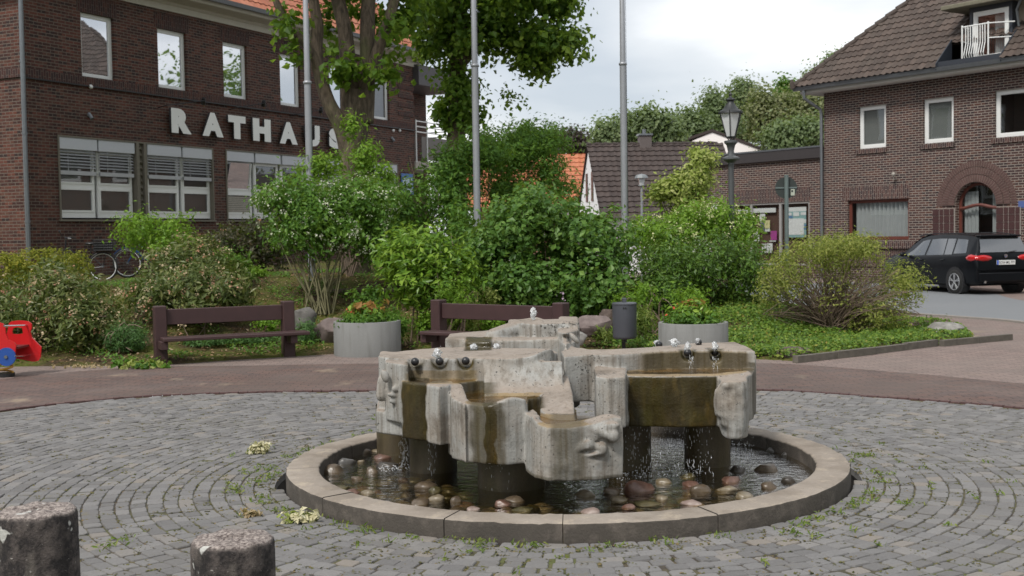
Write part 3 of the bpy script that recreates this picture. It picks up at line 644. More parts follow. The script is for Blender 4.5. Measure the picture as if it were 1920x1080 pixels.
# basin ring in cast segments
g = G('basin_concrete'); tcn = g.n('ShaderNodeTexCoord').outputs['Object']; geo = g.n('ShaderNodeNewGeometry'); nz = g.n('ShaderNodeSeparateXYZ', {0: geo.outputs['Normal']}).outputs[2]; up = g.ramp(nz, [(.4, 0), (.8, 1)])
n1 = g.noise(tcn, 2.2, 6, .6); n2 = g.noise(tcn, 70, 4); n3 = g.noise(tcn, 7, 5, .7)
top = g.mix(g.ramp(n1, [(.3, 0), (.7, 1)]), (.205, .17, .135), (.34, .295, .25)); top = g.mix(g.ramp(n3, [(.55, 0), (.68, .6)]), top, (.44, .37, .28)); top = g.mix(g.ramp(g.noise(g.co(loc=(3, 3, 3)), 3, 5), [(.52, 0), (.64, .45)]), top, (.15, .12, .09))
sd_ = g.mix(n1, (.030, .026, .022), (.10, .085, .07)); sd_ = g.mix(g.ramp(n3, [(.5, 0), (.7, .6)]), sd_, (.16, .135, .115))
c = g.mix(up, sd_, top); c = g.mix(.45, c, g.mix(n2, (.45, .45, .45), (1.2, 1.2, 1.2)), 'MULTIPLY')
g.set(c=c, r=.85); g.bump(g.math('ADD', n2, n3), .5, .008); M['basin'] = g.mat
RI = RB-.235
angs = [-142, -113, -93, -66.5, -40, -8, 24, 58, 92, 126, 158, 188]
for i, a in enumerate(angs):
    b = angs[(i+1) % len(angs)]+(360 if i == len(angs)-1 else 0)
    a0, a1 = radians(a)+.0012, radians(b)-.0012; n = max(4, int((a1-a0)/radians(1.2))); v = []; f = []
    prof = [(RB, -.12), (RB, RIM-.014), (RB-.004, RIM-.004), (RB-.014, RIM), (RI+.02, RIM+.003), (RI+.006, RIM-.003), (RI, RIM-.014), (RI, -.2)]; m = len(prof); dz = random.uniform(-.003, .003)
    for k in range(n+1):
        aa = a0+(a1-a0)*k/n; q = random.gauss(0, .0022)
        v += [((r+(q if zz > 0 else 0))*cos(aa)+C0[0], (r+(q if zz > 0 else 0))*sin(aa)+C0[1], zz+(dz+q if zz > .05 else 0)) for r, zz in prof]
    f = [(k*m+j, k*m+m+j, k*m+m+j+1, k*m+j+1) for k in range(n) for j in range(m-1)]+[tuple(range(m)), tuple(range(n*m+m-1, n*m-1, -1))]
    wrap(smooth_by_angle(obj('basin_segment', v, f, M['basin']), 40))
mb = MB(); mb.lathe([(.01, -.10), (RI+.01, -.10), (RI+.01, -.2)], (C0[0], C0[1], 0), 64); wrap(mb.build('basin_floor', simple('algae_floor', (.045, .035, .014), .9, vary=.6, sc=5)))
# pool water
g = G('pool_water'); tcn = g.co(); n1 = g.noise(g.co(scale=(1, 1.8, 1)), 7, 3, .5, .8); n2 = g.noise(tcn, 42, 3, .5, .4)
d2 = g.n('ShaderNodeVectorMath', {0: g.co(scale=(1, 1, 0)), 1: (.55, .3, 0)}, operation='DISTANCE').outputs['Value']
amp = g.ramp(d2, [(.0, 1.0), (.3, .9), (1, .5)])
hgt = g.math('MULTIPLY', g.math('ADD', n1, g.math('MULTIPLY', n2, .22)), amp)
b = g.n('ShaderNodeBump', {'Height': hgt, 'Strength': 1.0, 'Distance': .034}).outputs[0]
tr = g.n('ShaderNodeBsdfTransparent', {0: (.84, .76, .56, 1)}); gl = g.n('ShaderNodeBsdfGlossy', {'Roughness': .012, 'Normal': b}); fr = g.schlick(.02, b)
ms = g.n('ShaderNodeMixShader', {0: g.math('MINIMUM', g.math('ADD', g.math('MULTIPLY', fr, 1.5), .03), 1.0), 1: tr.outputs[0], 2: gl.outputs[0]}); g.l(ms.outputs[0], g.out.inputs[0]); M['water'] = g.mat
n = 96; v = [(0, 0, 0)]+[((RI+.002)*cos(2*pi*k/n), (RI+.002)*sin(2*pi*k/n), 0) for k in range(n)]
wo = obj('water', v, [(0, 1+k, 1+(k+1) % n) for k in range(n)], M['water']); wo.location = (C0[0], C0[1], .012); tag(wo, kind='structure')
# water in the troughs
g = G('trough_water'); n2 = g.noise(g.co(), 30, 3, .5, .5); b = g.n('ShaderNodeBump', {'Height': n2, 'Strength': .6, 'Distance': .012}).outputs[0]
tr = g.n('ShaderNodeBsdfTransparent', {0: (.80, .68, .48, 1)}); gl = g.n('ShaderNodeBsdfGlossy', {'Roughness': .04, 'Normal': b}); fr = g.schlick(.02, b)
ms = g.n('ShaderNodeMixShader', {0: g.math('ADD', fr, .02), 1: tr.outputs[0], 2: gl.outputs[0]}); g.l(ms.outputs[0], g.out.inputs[0])
def shrink(poly, d):
    c = np.mean(poly, 0); return [tuple(np.array(p)+(c-np.array(p))*d/np.linalg.norm(c-np.array(p))) for p in poly]
for P, zz in ((L1, .737), (L2, .642), (L3, .543), (Bt, .745)):
    p = shrink(P, .012); wrap(obj('trough_water', [(a, b_, zz) for a, b_ in p], [tuple(range(len(p)))], g.mat))
# bubbling jets: lumpy columns of drops
g = G('foaming_water'); n2 = g.noise(g.co(), 90, 3)
g.set(c=(.88, .9, .92), r=.08, tr=.55, ior=1.33, spec=.7); g.bump(n2, .8, .006); M['foam'] = g.mat
def ico(c, r, mb, n=7, m=5):
    mb.ball(c, (r*random.uniform(.8, 1.2), r*random.uniform(.8, 1.2), r*random.uniform(.8, 1.3)), n, m)
def jet(P, hgt, r, lean=0, nd=12):
    mb = MB(); n, m = 14, 16; ph = [random.random()*6 for _ in range(4)]; v = []
    for i in range(m+1):
        t = i/m; rr = r*(.55+.55*sin(pi*t*.9)**1.5)*(1 if t < .9 else .55)
        for j in range(n):
            a = 2*pi*j/n; k = 1+.28*sin(3*a+ph[0]+9*t)+.22*sin(5*a+ph[1]-14*t)+.15*sin(8*a+23*t+ph[2]); v.append((P[0]+rr*k*cos(a)+lean*t*hgt+.12*r*sin(7*t+ph[3]), P[1]+rr*k*sin(a), P[2]+t*hgt+.006*sin(4*a+ph[1])))
    mb.add(v, [(i*n+j, i*n+(j+1) % n, i*n+n+(j+1) % n, i*n+n+j) for i in range(m) for j in range(n)]+[tuple(range(m*n, m*n+n))])
    for i in range(nd):
        a = random.random()*2*pi; q = r*random.uniform(.6, 2.2); ico((P[0]+q*cos(a)+lean*hgt, P[1]+q*sin(a), P[2]+random.uniform(-.02, hgt*1.15)), random.uniform(.0012, .0024), mb, 5, 4)
    wrap(mb.build('water_jet', M['foam'], smooth=True))['kind'] = 'stuff'
jet((BALLS[1][0]-.006, BALLS[1][1], BALLS[1][2]+.015), .075, .024, -.2)
jet((BALLS[3][0], BALLS[3][1], BALLS[3][2]-.01), .085, .018); jet((BALLS[4][0], BALLS[4][1], BALLS[4][2]-.01), .085, .018)
for u, v, zz, hh, rr in ((889, 660, .865, .06, .022), (931, 658, .865, .055, .02), (1000, 600, 1.06, .10, .020), (1231, 647, .885, .035, .016), (1265, 650, .885, .06, .028), (1308, 643, .90, .035, .012)):
    q = on_z(u, v, zz); jet(q, hh, rr)
# falling drops and thin curtains below the lips
def drips(u0, u1, Y, z0, z1, n, rr=.0032, name='falling_drops'):
    mb = MB()
    for i in range(n):
        zz = z0+(z1-z0)*random.random(); X = Xat(random.uniform(u0, u1), Y); yy = Y+random.uniform(-.05, .03); r_ = rr*random.uniform(.25, .7)
        mb.ball((X, yy, zz), (r_, r_, r_*random.uniform(1.5, 9)), 6, 5)
    wrap(mb.build(name, M['foam'], smooth=True))['kind'] = 'stuff'
drips(1170, 1335, 8.42, .39, .02, 330); drips(1380, 1410, 8.45, .40, .03, 70); drips(742, 760, 8.9, .36, .03, 150, .004); drips(795, 812, 8.6, .36, .03, 60); drips(900, 950, 7.92, .26, .03, 20, .0026); drips(1040, 1170, 7.75, .2, .0, 25, .0025)
drips(1290, 1300, 8.72, .75, .84, 30, .003); drips(1335, 1345, 8.72, .75, .84, 30, .003)
# splash rings where drops hit
for u, v, n, rr in ((1250, 880, 90, .35), (748, 880, 70, .16), (1190, 893, 60, .25), (1395, 835, 30, .12)):
    q = on_z(u, v, .012); mb = MB()
    for i in range(n):
        a = random.random()*2*pi; s2 = rr*random.random()**.6; mb.ball((q[0]+s2*cos(a), q[1]+s2*sin(a)*.7, .014+abs(random.gauss(0, .012))), (random.uniform(.003, .008), random.uniform(.003, .006), random.uniform(.002, .005)), 6, 4)
    wrap(mb.build('splash_drops', M['foam'], smooth=True))['kind'] = 'stuff'
# ------------------------------------------------------------------ stones lying in the pool
def rockmesh(r, seed, sub=(22, 14), rough=.2, flat=.9):
    rg = random.Random(seed); ph = [rg.uniform(0, 6.28) for _ in range(9)]; n, m = sub; v = []
    cuts = [(Vector((rg.gauss(0, 1), rg.gauss(0, 1), rg.gauss(0, .8))).normalized(), rg.uniform(.62, .9)) for _ in range(9)]
    for i in range(m+1):
        t = pi*i/m
        for j in range(n):
            a = 2*pi*j/n; d = Vector((sin(t)*cos(a), sin(t)*sin(a), cos(t))); k = 1+rough*(.5*sin(2*a+ph[0])*sin(t)+.35*sin(3*d.z*2+ph[1]+a)*sin(t)+.22*sin(5*a+ph[2]+d.z*4)*sin(t)+.1*sin(9*a+ph[3]+8*d.z)*sin(t))
            for cn, cd_ in cuts:
                dd = d.dot(cn)*k
                if dd > cd_: k *= 1-(1-cd_/dd)*.95
            v.append((d.x*k*r[0], d.y*k*r[1], d.z*k*r[2]*flat))
    return v, [(i*n+j, i*n+n+j, i*n+n+(j+1) % n, i*n+(j+1) % n) for i in range(m) for j in range(n)]
def stonemat(name, a, b, rough=.35, sc=9):
    g = G(name); tcn = g.co(); n1 = g.noise(tcn, sc, 5, .65); n2 = g.noise(tcn, 60, 3)
    c = g.mix(g.ramp(n1, [(.35, 0), (.65, 1)]), tuple(q*.55 for q in a), tuple(q*.66 for q in b)); c = g.mix(.5, c, g.mix(n2, (.45, .45, .45), (1.2, 1.2, 1.2)), 'MULTIPLY'); g.set(c=c, r=rough, spec=.5); g.bump(n2, .4, .006); return g.mat
SM = dict(red=stonemat('red_stone', (.17, .085, .06), (.27, .16, .12)), brown=stonemat('brown_stone', (.11, .075, .045), (.20, .15, .10)), tan=stonemat('tan_stone', (.22, .17, .10), (.36, .30, .21)),
          grey=stonemat('grey_stone', (.10, .095, .09), (.22, .21, .20)), dark=stonemat('dark_stone', (.045, .038, .03), (.11, .09, .07)), pink=stonemat('pink_stone', (.36, .25, .21), (.52, .42, .37), .5), olive=stonemat('algae_stone', (.06, .055, .02), (.15, .12, .05)))
def pebble(u, v, w, h, col, label, group='stones lying in the fountain basin', seed=None):
    q = on_z(u, v, .012); s = w/FPX*q[1]/2; vs, fs = rockmesh((s, s*random.uniform(.7, .95), s*min(.9, h/w*1.15)), seed or int(u*7+v))
    o = obj('stone', vs, fs, SM[col], smooth=True); o.location = (q[0], q[1], .012-.12*s); o.rotation_euler = (0, 0, random.uniform(-.3, .3)); return tag(o, label, 'stone', group)
for row in [
 (622, 884, 54, 34, 'brown', 'big brown rounded stone against the left inner wall of the basin'),
 (648, 868, 44, 30, 'grey', 'smooth grey stone behind the big brown one at the left of the basin'),
 (679, 849, 34, 26, 'dark', 'dark angular stone near the left rear wall of the basin'),
 (708, 846, 30, 12, 'tan', 'flat pale tan stone just breaking the water at the left rear of the basin'),
 (678, 866, 16, 12, 'tan', 'tiny pale stone at the left of the basin between grey and dark stones'),
 (741, 836, 48, 24, 'tan', 'long light tan stone beside the left rear wall under the falling drops'),
 (718, 858, 46, 20, 'red', 'reddish brown wet stone behind the black stone at the left'),
 (727, 876, 42, 34, 'dark', 'black wet stone left of the leftmost pillar'),
 (697, 884, 30, 34, 'brown', 'brown upright stone half under water left of the black stone'),
 (670, 898, 28, 16, 'brown', 'small brown stone with pale spots in the left part of the basin'),
 (640, 915, 40, 16, 'olive', 'green algae covered stone low under water near the left front wall'),
 (690, 925, 30, 16, 'tan', 'yellowish stone near the left front wall of the basin'),
 (660, 924, 30, 18, 'red', 'dull red stone touching the left front wall of the basin'),
 (797, 912, 48, 26, 'brown', 'brown stone in front of the leftmost pillar'),
 (816, 922, 30, 26, 'olive', 'yellow green mossy stone between the left pillar and the thick pillar'),
 (818, 936, 36, 24, 'tan', 'speckled tan stone touching the front wall left of the thick pillar'),
 (788, 943, 44, 22, 'brown', 'flat striped brown stone at the front wall under the left trough'),
 (855, 940, 28, 22, 'brown', 'round tan brown stone with wet ring left of the thick pillar foot'),
 (886, 955, 30, 14, 'pink', 'small pinkish stone against the front wall below the thick pillar'),
 (941, 945, 34, 20, 'red', 'red brown stone at the foot of the thick pillar'),
 (965, 938, 40, 22, 'brown', 'brown stone right at the foot of the thick pillar'),
 (981, 956, 54, 18, 'olive', 'flat olive stone close to the front wall right of the thick pillar'),
 (1098, 929, 46, 28, 'tan', 'rounded tan stone under the carved face block'),
 (1143, 924, 40, 24, 'brown', 'brown stone between the tan stone and the pointed red stone'),
 (1198, 917, 66, 42, 'red', 'large pointed red stone in the middle front of the basin'),
 (1161, 937, 44, 18, 'tan', 'flat yellow brown stone in front of the pointed red stone'),
 (1212, 944, 58, 16, 'olive', 'flat olive brown stone in front of the pointed red stone, wide and low'),
 (1180, 950, 32, 14, 'red', 'small red stone touching the front wall below the pointed red stone'),
 (1108, 960, 44, 22, 'pink', 'pale pink dry stone poking up at the front wall'),
 (1240, 935, 34, 16, 'tan', 'oval light tan stone right of the pointed red stone'),
 (1242, 904, 34, 18, 'tan', 'round tan stone behind the pointed red stone'),
 (1296, 908, 46, 20, 'red', 'wide low red brown stone in front of the right pillar'),
 (1313, 920, 42, 28, 'brown', 'brown stone with wet gloss at the right front of the basin'),
 (1300, 944, 46, 20, 'pink', 'flat pink speckled stone against the right front wall'),
 (1362, 918, 44, 22, 'tan', 'half sunken tan brown stone right of the wet brown one'),
 (1370, 901, 44, 24, 'red', 'red brown flat stone below the right pillar'),
 (1384, 882, 36, 30, 'dark', 'dark square stone right behind the right pillar'),
 (1438, 882, 50, 34, 'brown', 'largest brown angular stone in the right part of the pool'),
 (1442, 914, 38, 32, 'brown', 'egg shaped brown stone near the right front wall'),
 (1480, 904, 34, 26, 'dark', 'dark brown stone touching the right front wall'),
 (1398, 930, 44, 22, 'tan', 'cream and brown stone leaning on the right front wall'),
 (1447, 845, 26, 16, 'grey', 'small grey pointed stone far in the right of the pool'),
 (1474, 853, 24, 14, 'grey', 'small mauve grey stone by the right rear wall'),
 (1290, 893, 36, 18, 'olive', 'olive stone just under water in front of the right pillar')]:
    pebble(*row)
for i in range(96):
    while True:
        a = random.uniform(pi, 2*pi); r_ = random.uniform(.55, .95)*RI
        if i > 66: a = random.uniform(pi*.9, pi*1.35); r_ = random.uniform(.5, .9)*RI
        q = (C0[0]+r_*cos(a), C0[1]+r_*sin(a))
        if q[0] < 1.3: break
    s = random.uniform(.045, .105); vs, fs = rockmesh((s, s*.8, s*.6), 900+i, (12, 8)); o = obj('stone', vs, fs, SM[random.choice(['olive', 'brown', 'tan', 'red', 'olive', 'tan', 'dark', 'brown'])], smooth=True); o.location = (q[0], q[1], -.6*s+random.uniform(-.004, .012)); o.rotation_euler[2] = random.random()*3
    tag(o, 'small smooth stone lying under water on the basin floor between the larger stones', 'stone', 'small sunken stones of the basin')
# ================================================================== buildings
class Plane:
    """vertical facade: origin, heading; pixel -> (t along, z)"""
    def __init__(s, X, Y, ang): s.o = np.array([X, Y]); s.a = ang; s.d = np.array([cos(ang), sin(ang)]); s.n = np.array([sin(ang), -cos(ang)])   # n: outward (right-hand side of heading)
    def at(s, u, v, off=0):
        r = ray(u, v); o = s.o+s.n*off; k = ((o-CAMP[:2])@s.n)/(r[:2]@s.n); p = CAMP+r*k; return float((p[:2]-s.o)@s.d), float(p[2])
    def root(s, name, label, cat, group=None): return empty(name, (s.o[0], s.o[1], 0), s.a, label, cat, group)
def wall(mb, x0, x1, z0, z1, holes, y=0, depth=.12):
    """facade skin in local xz at y (outward is -y), rectangular holes with reveals; a hole may carry an arch (springing height)"""
    xs_ = sorted({x0, x1}|{h[0] for h in holes}|{h[1] for h in holes}); zs_ = sorted({z0, z1}|{h[2] for h in holes}|{h[3] for h in holes})
    for a, b in zip(xs_, xs_[1:]):
        for c, d in zip(zs_, zs_[1:]):
            if b-a < 1e-5 or d-c < 1e-5: continue
            mx_, mz_ = (a+b)/2, (c+d)/2
            if any(h[0] < mx_ < h[1] and h[2] < mz_ < h[3] for h in holes): continue
            mb.quad((a, y, c), (b, y, c), (b, y, d), (a, y, d))
    for h in holes:
        a, b, c, d = h[:4]; D = y+(h[5] if len(h) > 5 and h[5] else depth)
        if len(h) > 4 and h[4]:
            sp = h[4]; cx, r = (a+b)/2, (b-a)/2; rz_ = d-sp; P = [(cx-r*cos(pi*i/16), sp+rz_*sin(pi*i/16)) for i in range(17)]
            for i in range(16): mb.quad((P[i][0], y, P[i][1]), (P[i+1][0], y, P[i+1][1]), (P[i+1][0], y, d), (P[i][0], y, d)) if P[i+1][1] < d or P[i][1] < d else None
            for i in range(16): mb.quad((P[i][0], D, P[i][1]), (P[i+1][0], D, P[i+1][1]), (P[i+1][0], y, P[i+1][1]), (P[i][0], y, P[i][1]))
            mb.quad((a, y, c), (a, D, c), (a, D, sp), (a, y, sp)); mb.quad((b, D, c), (b, y, c), (b, y, sp), (b, D, sp))
        else:
            mb.quad((a, y, c), (a, D, c), (a, D, d), (a, y, d)); mb.quad((b, D, c), (b, y, c), (b, y, d), (b, D, d)); mb.quad((a, y, d), (a, D, d), (b, D, d), (b, y, d))
        mb.quad((a, D, c), (a, y, c), (b, y, c), (b, D, c))
def frame(mb, x0, x1, z0, z1, y, t=.06, d=.05, b=None):
    b = t if b is None else b
    mb.box(x0, x0+t, y, y+d, z0, z1); mb.box(x1-t, x1, y, y+d, z0, z1); mb.box(x0+t, x1-t, y, y+d, z1-t, z1); mb.box(x0+t, x1-t, y, y+d, z0, z0+b)
def window(root, x0, x1, z0, z1, y=.10, glass='glass_mirror', t=.075, sash=True, fm='white_frame', label=None, bottom=None, room=False):
    f = MB(); frame(f, x0+.003, x1-.003, z0+.003, z1-.003, y, t, .06, bottom)
    if sash: frame(f, x0+t*.75, x1-t*.75, z0+(bottom or t)*.8, z1-t*.75, y+.012, t*.55, .04)
    w_ = f.build('window', M[fm], root)
    p = MB(); yy = y+.035; p.quad((x0+t, yy, z0+t), (x1-t, yy, z0+t), (x1-t, yy, z1-t), (x0+t, yy, z1-t)); p.build('pane', M[glass], w_)
    if room:
        q = MB(); a, b, c, d, D = x0, x1, z0, z1, y+.9
        q.quad((a, D, c), (b, D, c), (b, D, d), (a, D, d)); q.quad((a, y+.07, c), (a, D, c), (a, D, d), (a, y+.07, d)); q.quad((b, D, c), (b, y+.07, c), (b, y+.07, d), (b, D, d)); q.quad((a, y+.07, d), (a, D, d), (b, D, d), (b, y+.07, d)); q.quad((a, D, c), (a, y+.07, c), (b, y+.07, c), (b, D, c))
        q.build('interior', M['interior'], w_)
    if label: w_['label'] = label
    return w_
def tiles(name, root, O, U, W, poly, mat, tw=.28, th=.34, amp=.028, step=.03, nx=8, hole=None):
    """real pantiles on the roof plane: O origin, U along eave, W up the slope, polygon in (u, w)"""
    O, U, W = (np.array(q, float) for q in (O, U, W)); N = np.cross(U, W); N /= np.linalg.norm(N)
    if N[2] < 0: N = -N
    pu = [p[0] for p in poly]; pw = [p[1] for p in poly]
    us = np.arange(min(pu), max(pu)+tw/nx, tw/nx); rows = int(math.ceil((max(pw)-min(pw))/th)); V = []; F = []; T = []
    prof = amp*(.5+.5*np.cos(2*pi*us/tw))**1.5
    for r_ in range(rows):
        w0 = min(pw)+r_*th; ww = [w0-.03, w0-.03, w0+th*.5, w0+th]; hh = [0, step, step*.55, .002]; k = len(V)
        jit = RNG.normal(0, .006, len(us)//nx+2)
        col_ = RNG.random(len(us)//nx+2)
        for a, hgt in zip(ww, hh):
            for i, u_ in enumerate(us): V.append(O+U*u_+W*(a+(jit[i//nx] if hgt > .01 else 0))+N*(prof[i]+hgt)); T.append(col_[i//nx])
        n = len(us)
        for lv in range(3):
            for i in range(n-1):
                cu, cw = (us[i]+us[i+1])/2, (max(ww[lv], w0)+ww[lv+1])/2
                if inpoly(cu, cw, poly) and not (hole and hole[0] < cu < hole[1] and cw < hole[2]): F.append((k+lv*n+i, k+lv*n+i+1, k+lv*n+n+i+1, k+lv*n+n+i))
    o = obj(name, V, F, mat, root); at_ = o.data.attributes.new('tint', 'FLOAT', 'POINT'); at_.data.foreach_set('value', T); return smooth_by_angle(o, 50)
def tilemat(name, a, b, d, rough=.7):
    g = G(name); t = g.attr('tint'); tcn = g.co(); n1 = g.noise(tcn, 1.2, 5); n2 = g.noise(tcn, 22, 4); c = g.ramp(t, [(0, a), (1, b)]); c = g.mix(g.ramp(n1, [(.4, 0), (.7, .5)]), c, d); c = g.mix(.5, c, g.mix(n2, (.5, .5, .5), (1.15, 1.15, 1.15)), 'MULTIPLY')
    g.set(c=c, r=rough, spec=.3); g.bump(n2, .4, .01); return g.mat
M['tile_brown'] = tilemat('brown_roof_tiles', (.060, .044, .037), (.105, .078, .065), (.072, .06, .05)); M['tile_red'] = tilemat('red_roof_tiles', (.36, .125, .07), (.50, .20, .12), (.30, .13, .09)); M['tile_dark'] = tilemat('dark_brown_roof_tiles', (.050, .037, .034), (.078, .058, .052), (.06, .05, .046)); M['tile_orange'] = tilemat('orange_roof_tiles', (.40, .13, .06), (.50, .19, .10), (.36, .15, .1))
def ridge(mb, A, B, r=.10, L_=.36):
    A, B = np.array(A, float), np.array(B, float); l = np.linalg.norm(B-A); n = int(l/L_); d = (B-A)/l
    for i in range(n):
        p = A+d*i*L_; mb.tube([p+np.array([0, 0, .015]), p+d*L_*1.1+np.array([0, 0, -.012])], [r*1.12, r*.92], 10)
# ------------------------------------------------------------------ town hall
RH = Plane(-11.6, 29.0, radians(90-26.07)); rt = RH.root('town_hall', 'long dark brick town hall with white RATHAUS letters and a red tiled roof', 'building')
LEN = RH.at(777, 300)[0]
ZE = RH.at(380, 36)[1]                                   # top of wall under the cornice
zc = np.mean([RH.at(60, 145)[1], RH.at(777, 243)[1]])    # string course
UP = [(153, 17, 147, 216), (296, 50, 166, 351), (418, 78, 184, 464), (524, 103, 200, 563), (616, 123, 208, 648), (699, 145, 224, 729)]
uz0 = np.mean([RH.at(a, d)[1] for a, b, d, e_ in UP[:4]]); uz1 = np.mean([RH.at(a, b)[1] for a, b, d, e_ in UP[:4]])
holes = []
for a, b, d, e_ in UP: holes.append((RH.at(a, 100)[0], RH.at(e_, 150)[0], uz0, uz1))
gz1 = RH.at(113, 256)[1]; gz0 = RH.at(113, 408)[1]
GF = [((112, 184, 1), (187, 254, 1)), ((278, 341, 1), (344, 399, 1)), ((425, 477, 0), (480, 527, 0), (530, 575, 0)), ((590, 628, 1), (630, 662, 1)), ((697, 720, 1), (723, 745, 1))]
gh = []
for grp in GF: gh.append((RH.at(grp[0][0], 350)[0]-.03, RH.at(grp[-1][1], 350)[0]+.03, gz0-.04, gz1+.04))
gh[0] = (gh[0][0], gh[1][1], gh[0][2], gh[0][3]); gh.pop(1)
mb = MB(); wall(mb, 0, LEN, -.3, ZE+.02, [(h[0], h[1], h[2], h[3], None, .14) for h in holes]+[(h[0], h[1], h[2], h[3], None, .22) for h in gh])
DEP = 11.0
mb.quad((0, DEP, -.3), (0, 0, -.3), (0, 0, ZE+.02), (0, DEP, ZE+.02)); mb.quad((LEN, 0, -.3), (LEN, DEP, -.3), (LEN, DEP, ZE+.02), (LEN, 0, ZE+.02)); mb.quad((LEN, DEP, -.3), (0, DEP, -.3), (0, DEP, ZE+.02), (LEN, DEP, ZE+.02))
mb.build('wall', M['brick_hall'], rt)
# soldier courses: string course and lintels
mb = MB(); mb.box(-.03, LEN+.03, -.045, -.001, zc-.02, zc+.20); mb.box(-.045, -.001, -.03, DEP, zc-.02, zc+.20)
for i in range(5): z_ = zc+.45+i*.33; mb.box(LEN-1.1, LEN+.02, -.03, -.001, z_, z_+.14)
mb.build('string_course', M['soldier_hall'], rt)
mb = MB()
for h in holes: mb = MB(); mb.box(h[0]-.12, h[1]+.12, -.006, -.001, h[3], h[3]+.42); mb.build('lintel_course', M['soldier_hall'], rt)
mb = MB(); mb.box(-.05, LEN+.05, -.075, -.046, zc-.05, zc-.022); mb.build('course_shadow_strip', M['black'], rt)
for i, h in enumerate(holes): window(rt, h[0], h[1], h[2], h[3], .09, 'glass_mirror' if i < 5 else 'glass_dim', .085, bottom=.14)
mb = MB(); 
h = holes[5]
for i in range(30): zz = h[2]+.12+i*(h[3]-h[2]-.2)/30; mb.box(h[0]+.1, h[1]-.1, .16, .175, zz, zz+.035)
mb.build('window_blind', simple('green_white_blind', (.42, .5, .44), .6), rt)
# ground floor windows: stone frames, blind boxes, raffstore blinds, sashes
M['blindbox'] = simple('grey_white_blind_box', (.50, .52, .56), .45, vary=.05); M['slat'] = simple('aluminium_blind_slats', (.42, .43, .45), .4, .15)
sf = MB()
for h in gh:
    sf.box(h[0], h[0]+.045, -.03, .2, h[2], h[3]); sf.box(h[1]-.045, h[1], -.03, .2, h[2], h[3]); sf.box(h[0]+.045, h[1]-.045, -.03, .2, h[3]-.045, h[3]); sf.box(h[0]-.03, h[1]+.03, -.06, .2, h[2]-.05, h[2]-.002)
p0_, p1_ = RH.at(256, 340)[0], RH.at(275, 340)[0]; sf.box(p0_, p0_+.10, -.035, .19, gz0, gz1); sf.box(p1_-.10, p1_, -.035, .19, gz0, gz1); sf.box(p0_+.10, p1_-.10, .06, .12, gz0, gz1)
for i in range(11):
    zz = gz0+.08+i*(gz1-gz0-.1)/11; sf.tube([(p0_+.12, .05, zz), ((p0_+p1_)/2, .01, zz+.07), (p1_-.12, .05, zz+.01)], .03, 6); 
sf.build('window_surround', M['stone_frame'], rt)
for gi, grp in enumerate(GF):
    for wi, (a, b, blind) in enumerate(grp):
        x0, x1 = RH.at(a, 350)[0]+.02, RH.at(b, 350)[0]-.02; hh = gz1-gz0; bz = gz1-.30
        w_ = MB(); w_.box(x0-.02, x1+.02, -.015, .10, bz, gz1-.005, .008); w_.build('blind_box', M['blindbox'], rt)
        drop = .53 if gi in (0, 1) else (1.45 if blind else 0); zt = bz; zm = gz0+hh*.40
        if blind:
            q = MB(); n_ = int(drop/.078)
            for k in range(n_):
                zz = zt-.03-k*.078; q.add([(x0+.02, .0, zz-.03), (x1-.02, .0, zz-.03), (x1-.02, .07, zz+.015), (x0+.02, .07, zz+.015), (x0+.02, .004, zz-.036), (x1-.02, .004, zz-.036), (x1-.02, .074, zz+.009), (x0+.02, .074, zz+.009)], [(0, 1, 2, 3), (7, 6, 5, 4), (0, 4, 5, 1), (3, 2, 6, 7)])
            q.box(x0+.02, x1-.02, .0, .06, zt-drop-.10, zt-drop+.0)
            for s_ in (.22, .82): q.tube([(x0+(x1-x0)*s_, -.006, zt), (x0+(x1-x0)*s_, -.006, zt-drop)], .008, 4)
            q.build('blind', M['slat'] if gi < 3 else M['white_frame'], rt)
        f = MB(); y_ = .10; frame(f, x0, x1, gz0, bz, y_, .065, .07, .16); f.box(x0+.065, x1-.065, y_, y_+.07, zm-.05, zm+.05)
        frame(f, x0+.05, x1-.05, zm+.05, bz-.03, y_-.012, .05, .05); frame(f, x0+.05, x1-.05, gz0+.14, zm-.05, y_-.012, .05, .05)
        fo = f.build('window', M['white_frame'], rt)
        g_ = MB(); yy = y_+.03; g_.quad((x0+.07, yy, zm+.06), (x1-.07, yy, zm+.06), (x1-.07, yy, bz-.06), (x0+.07, yy, bz-.06)); g_.quad((x0+.07, yy, gz0+.17), (x1-.07, yy, gz0+.17), (x1-.07, yy, zm-.06), (x0+.07, yy, zm-.06))
        g_.build('pane', M['glass_dim'] if not (gi == 2 and wi == 0) else M['glass_dim'], fo)
        if gi == 2 and wi == 0:        # tilted sash catching the sky
            t_ = MB(); za, zb = zm+.07, bz-.05
            t_.add([(x0+.08, y_-.005, za), (x1-.16, y_-.005, za), (x1-.26, y_+.02-.20, zb), (x0+.06, y_+.02-.20, zb)], [(0, 1, 2, 3)]); t_.build('tilted_pane', M['glass_mirror'], fo)
            t2 = MB(); t2.tube([(x1-.14, y_-.01, za), (x1-.24, y_-.2, zb)], .022, 6); t2.tube([(x1-.10, y_-.0, za), (x1-.12, y_-.1, zb)], .018, 6); t2.build('tilted_sash', M['white_frame'], fo)
        if gi == 2:
            q = MB(); q.quad((x0+.07, yy+.02, gz0+.17), (x1-.07, yy+.02, gz0+.17), (x1-.07, yy+.02, zm-.10), (x0+.07, yy+.02, zm-.10)); 
            for k in range(9): zz = gz0+.18+k*.055; q.box(x0+.08, x1-.08, yy-.012, yy-.006, zz, zz+.045)
            q.build('inner_blind', simple('beige_blind', (.33, .31, .27), .8), fo)
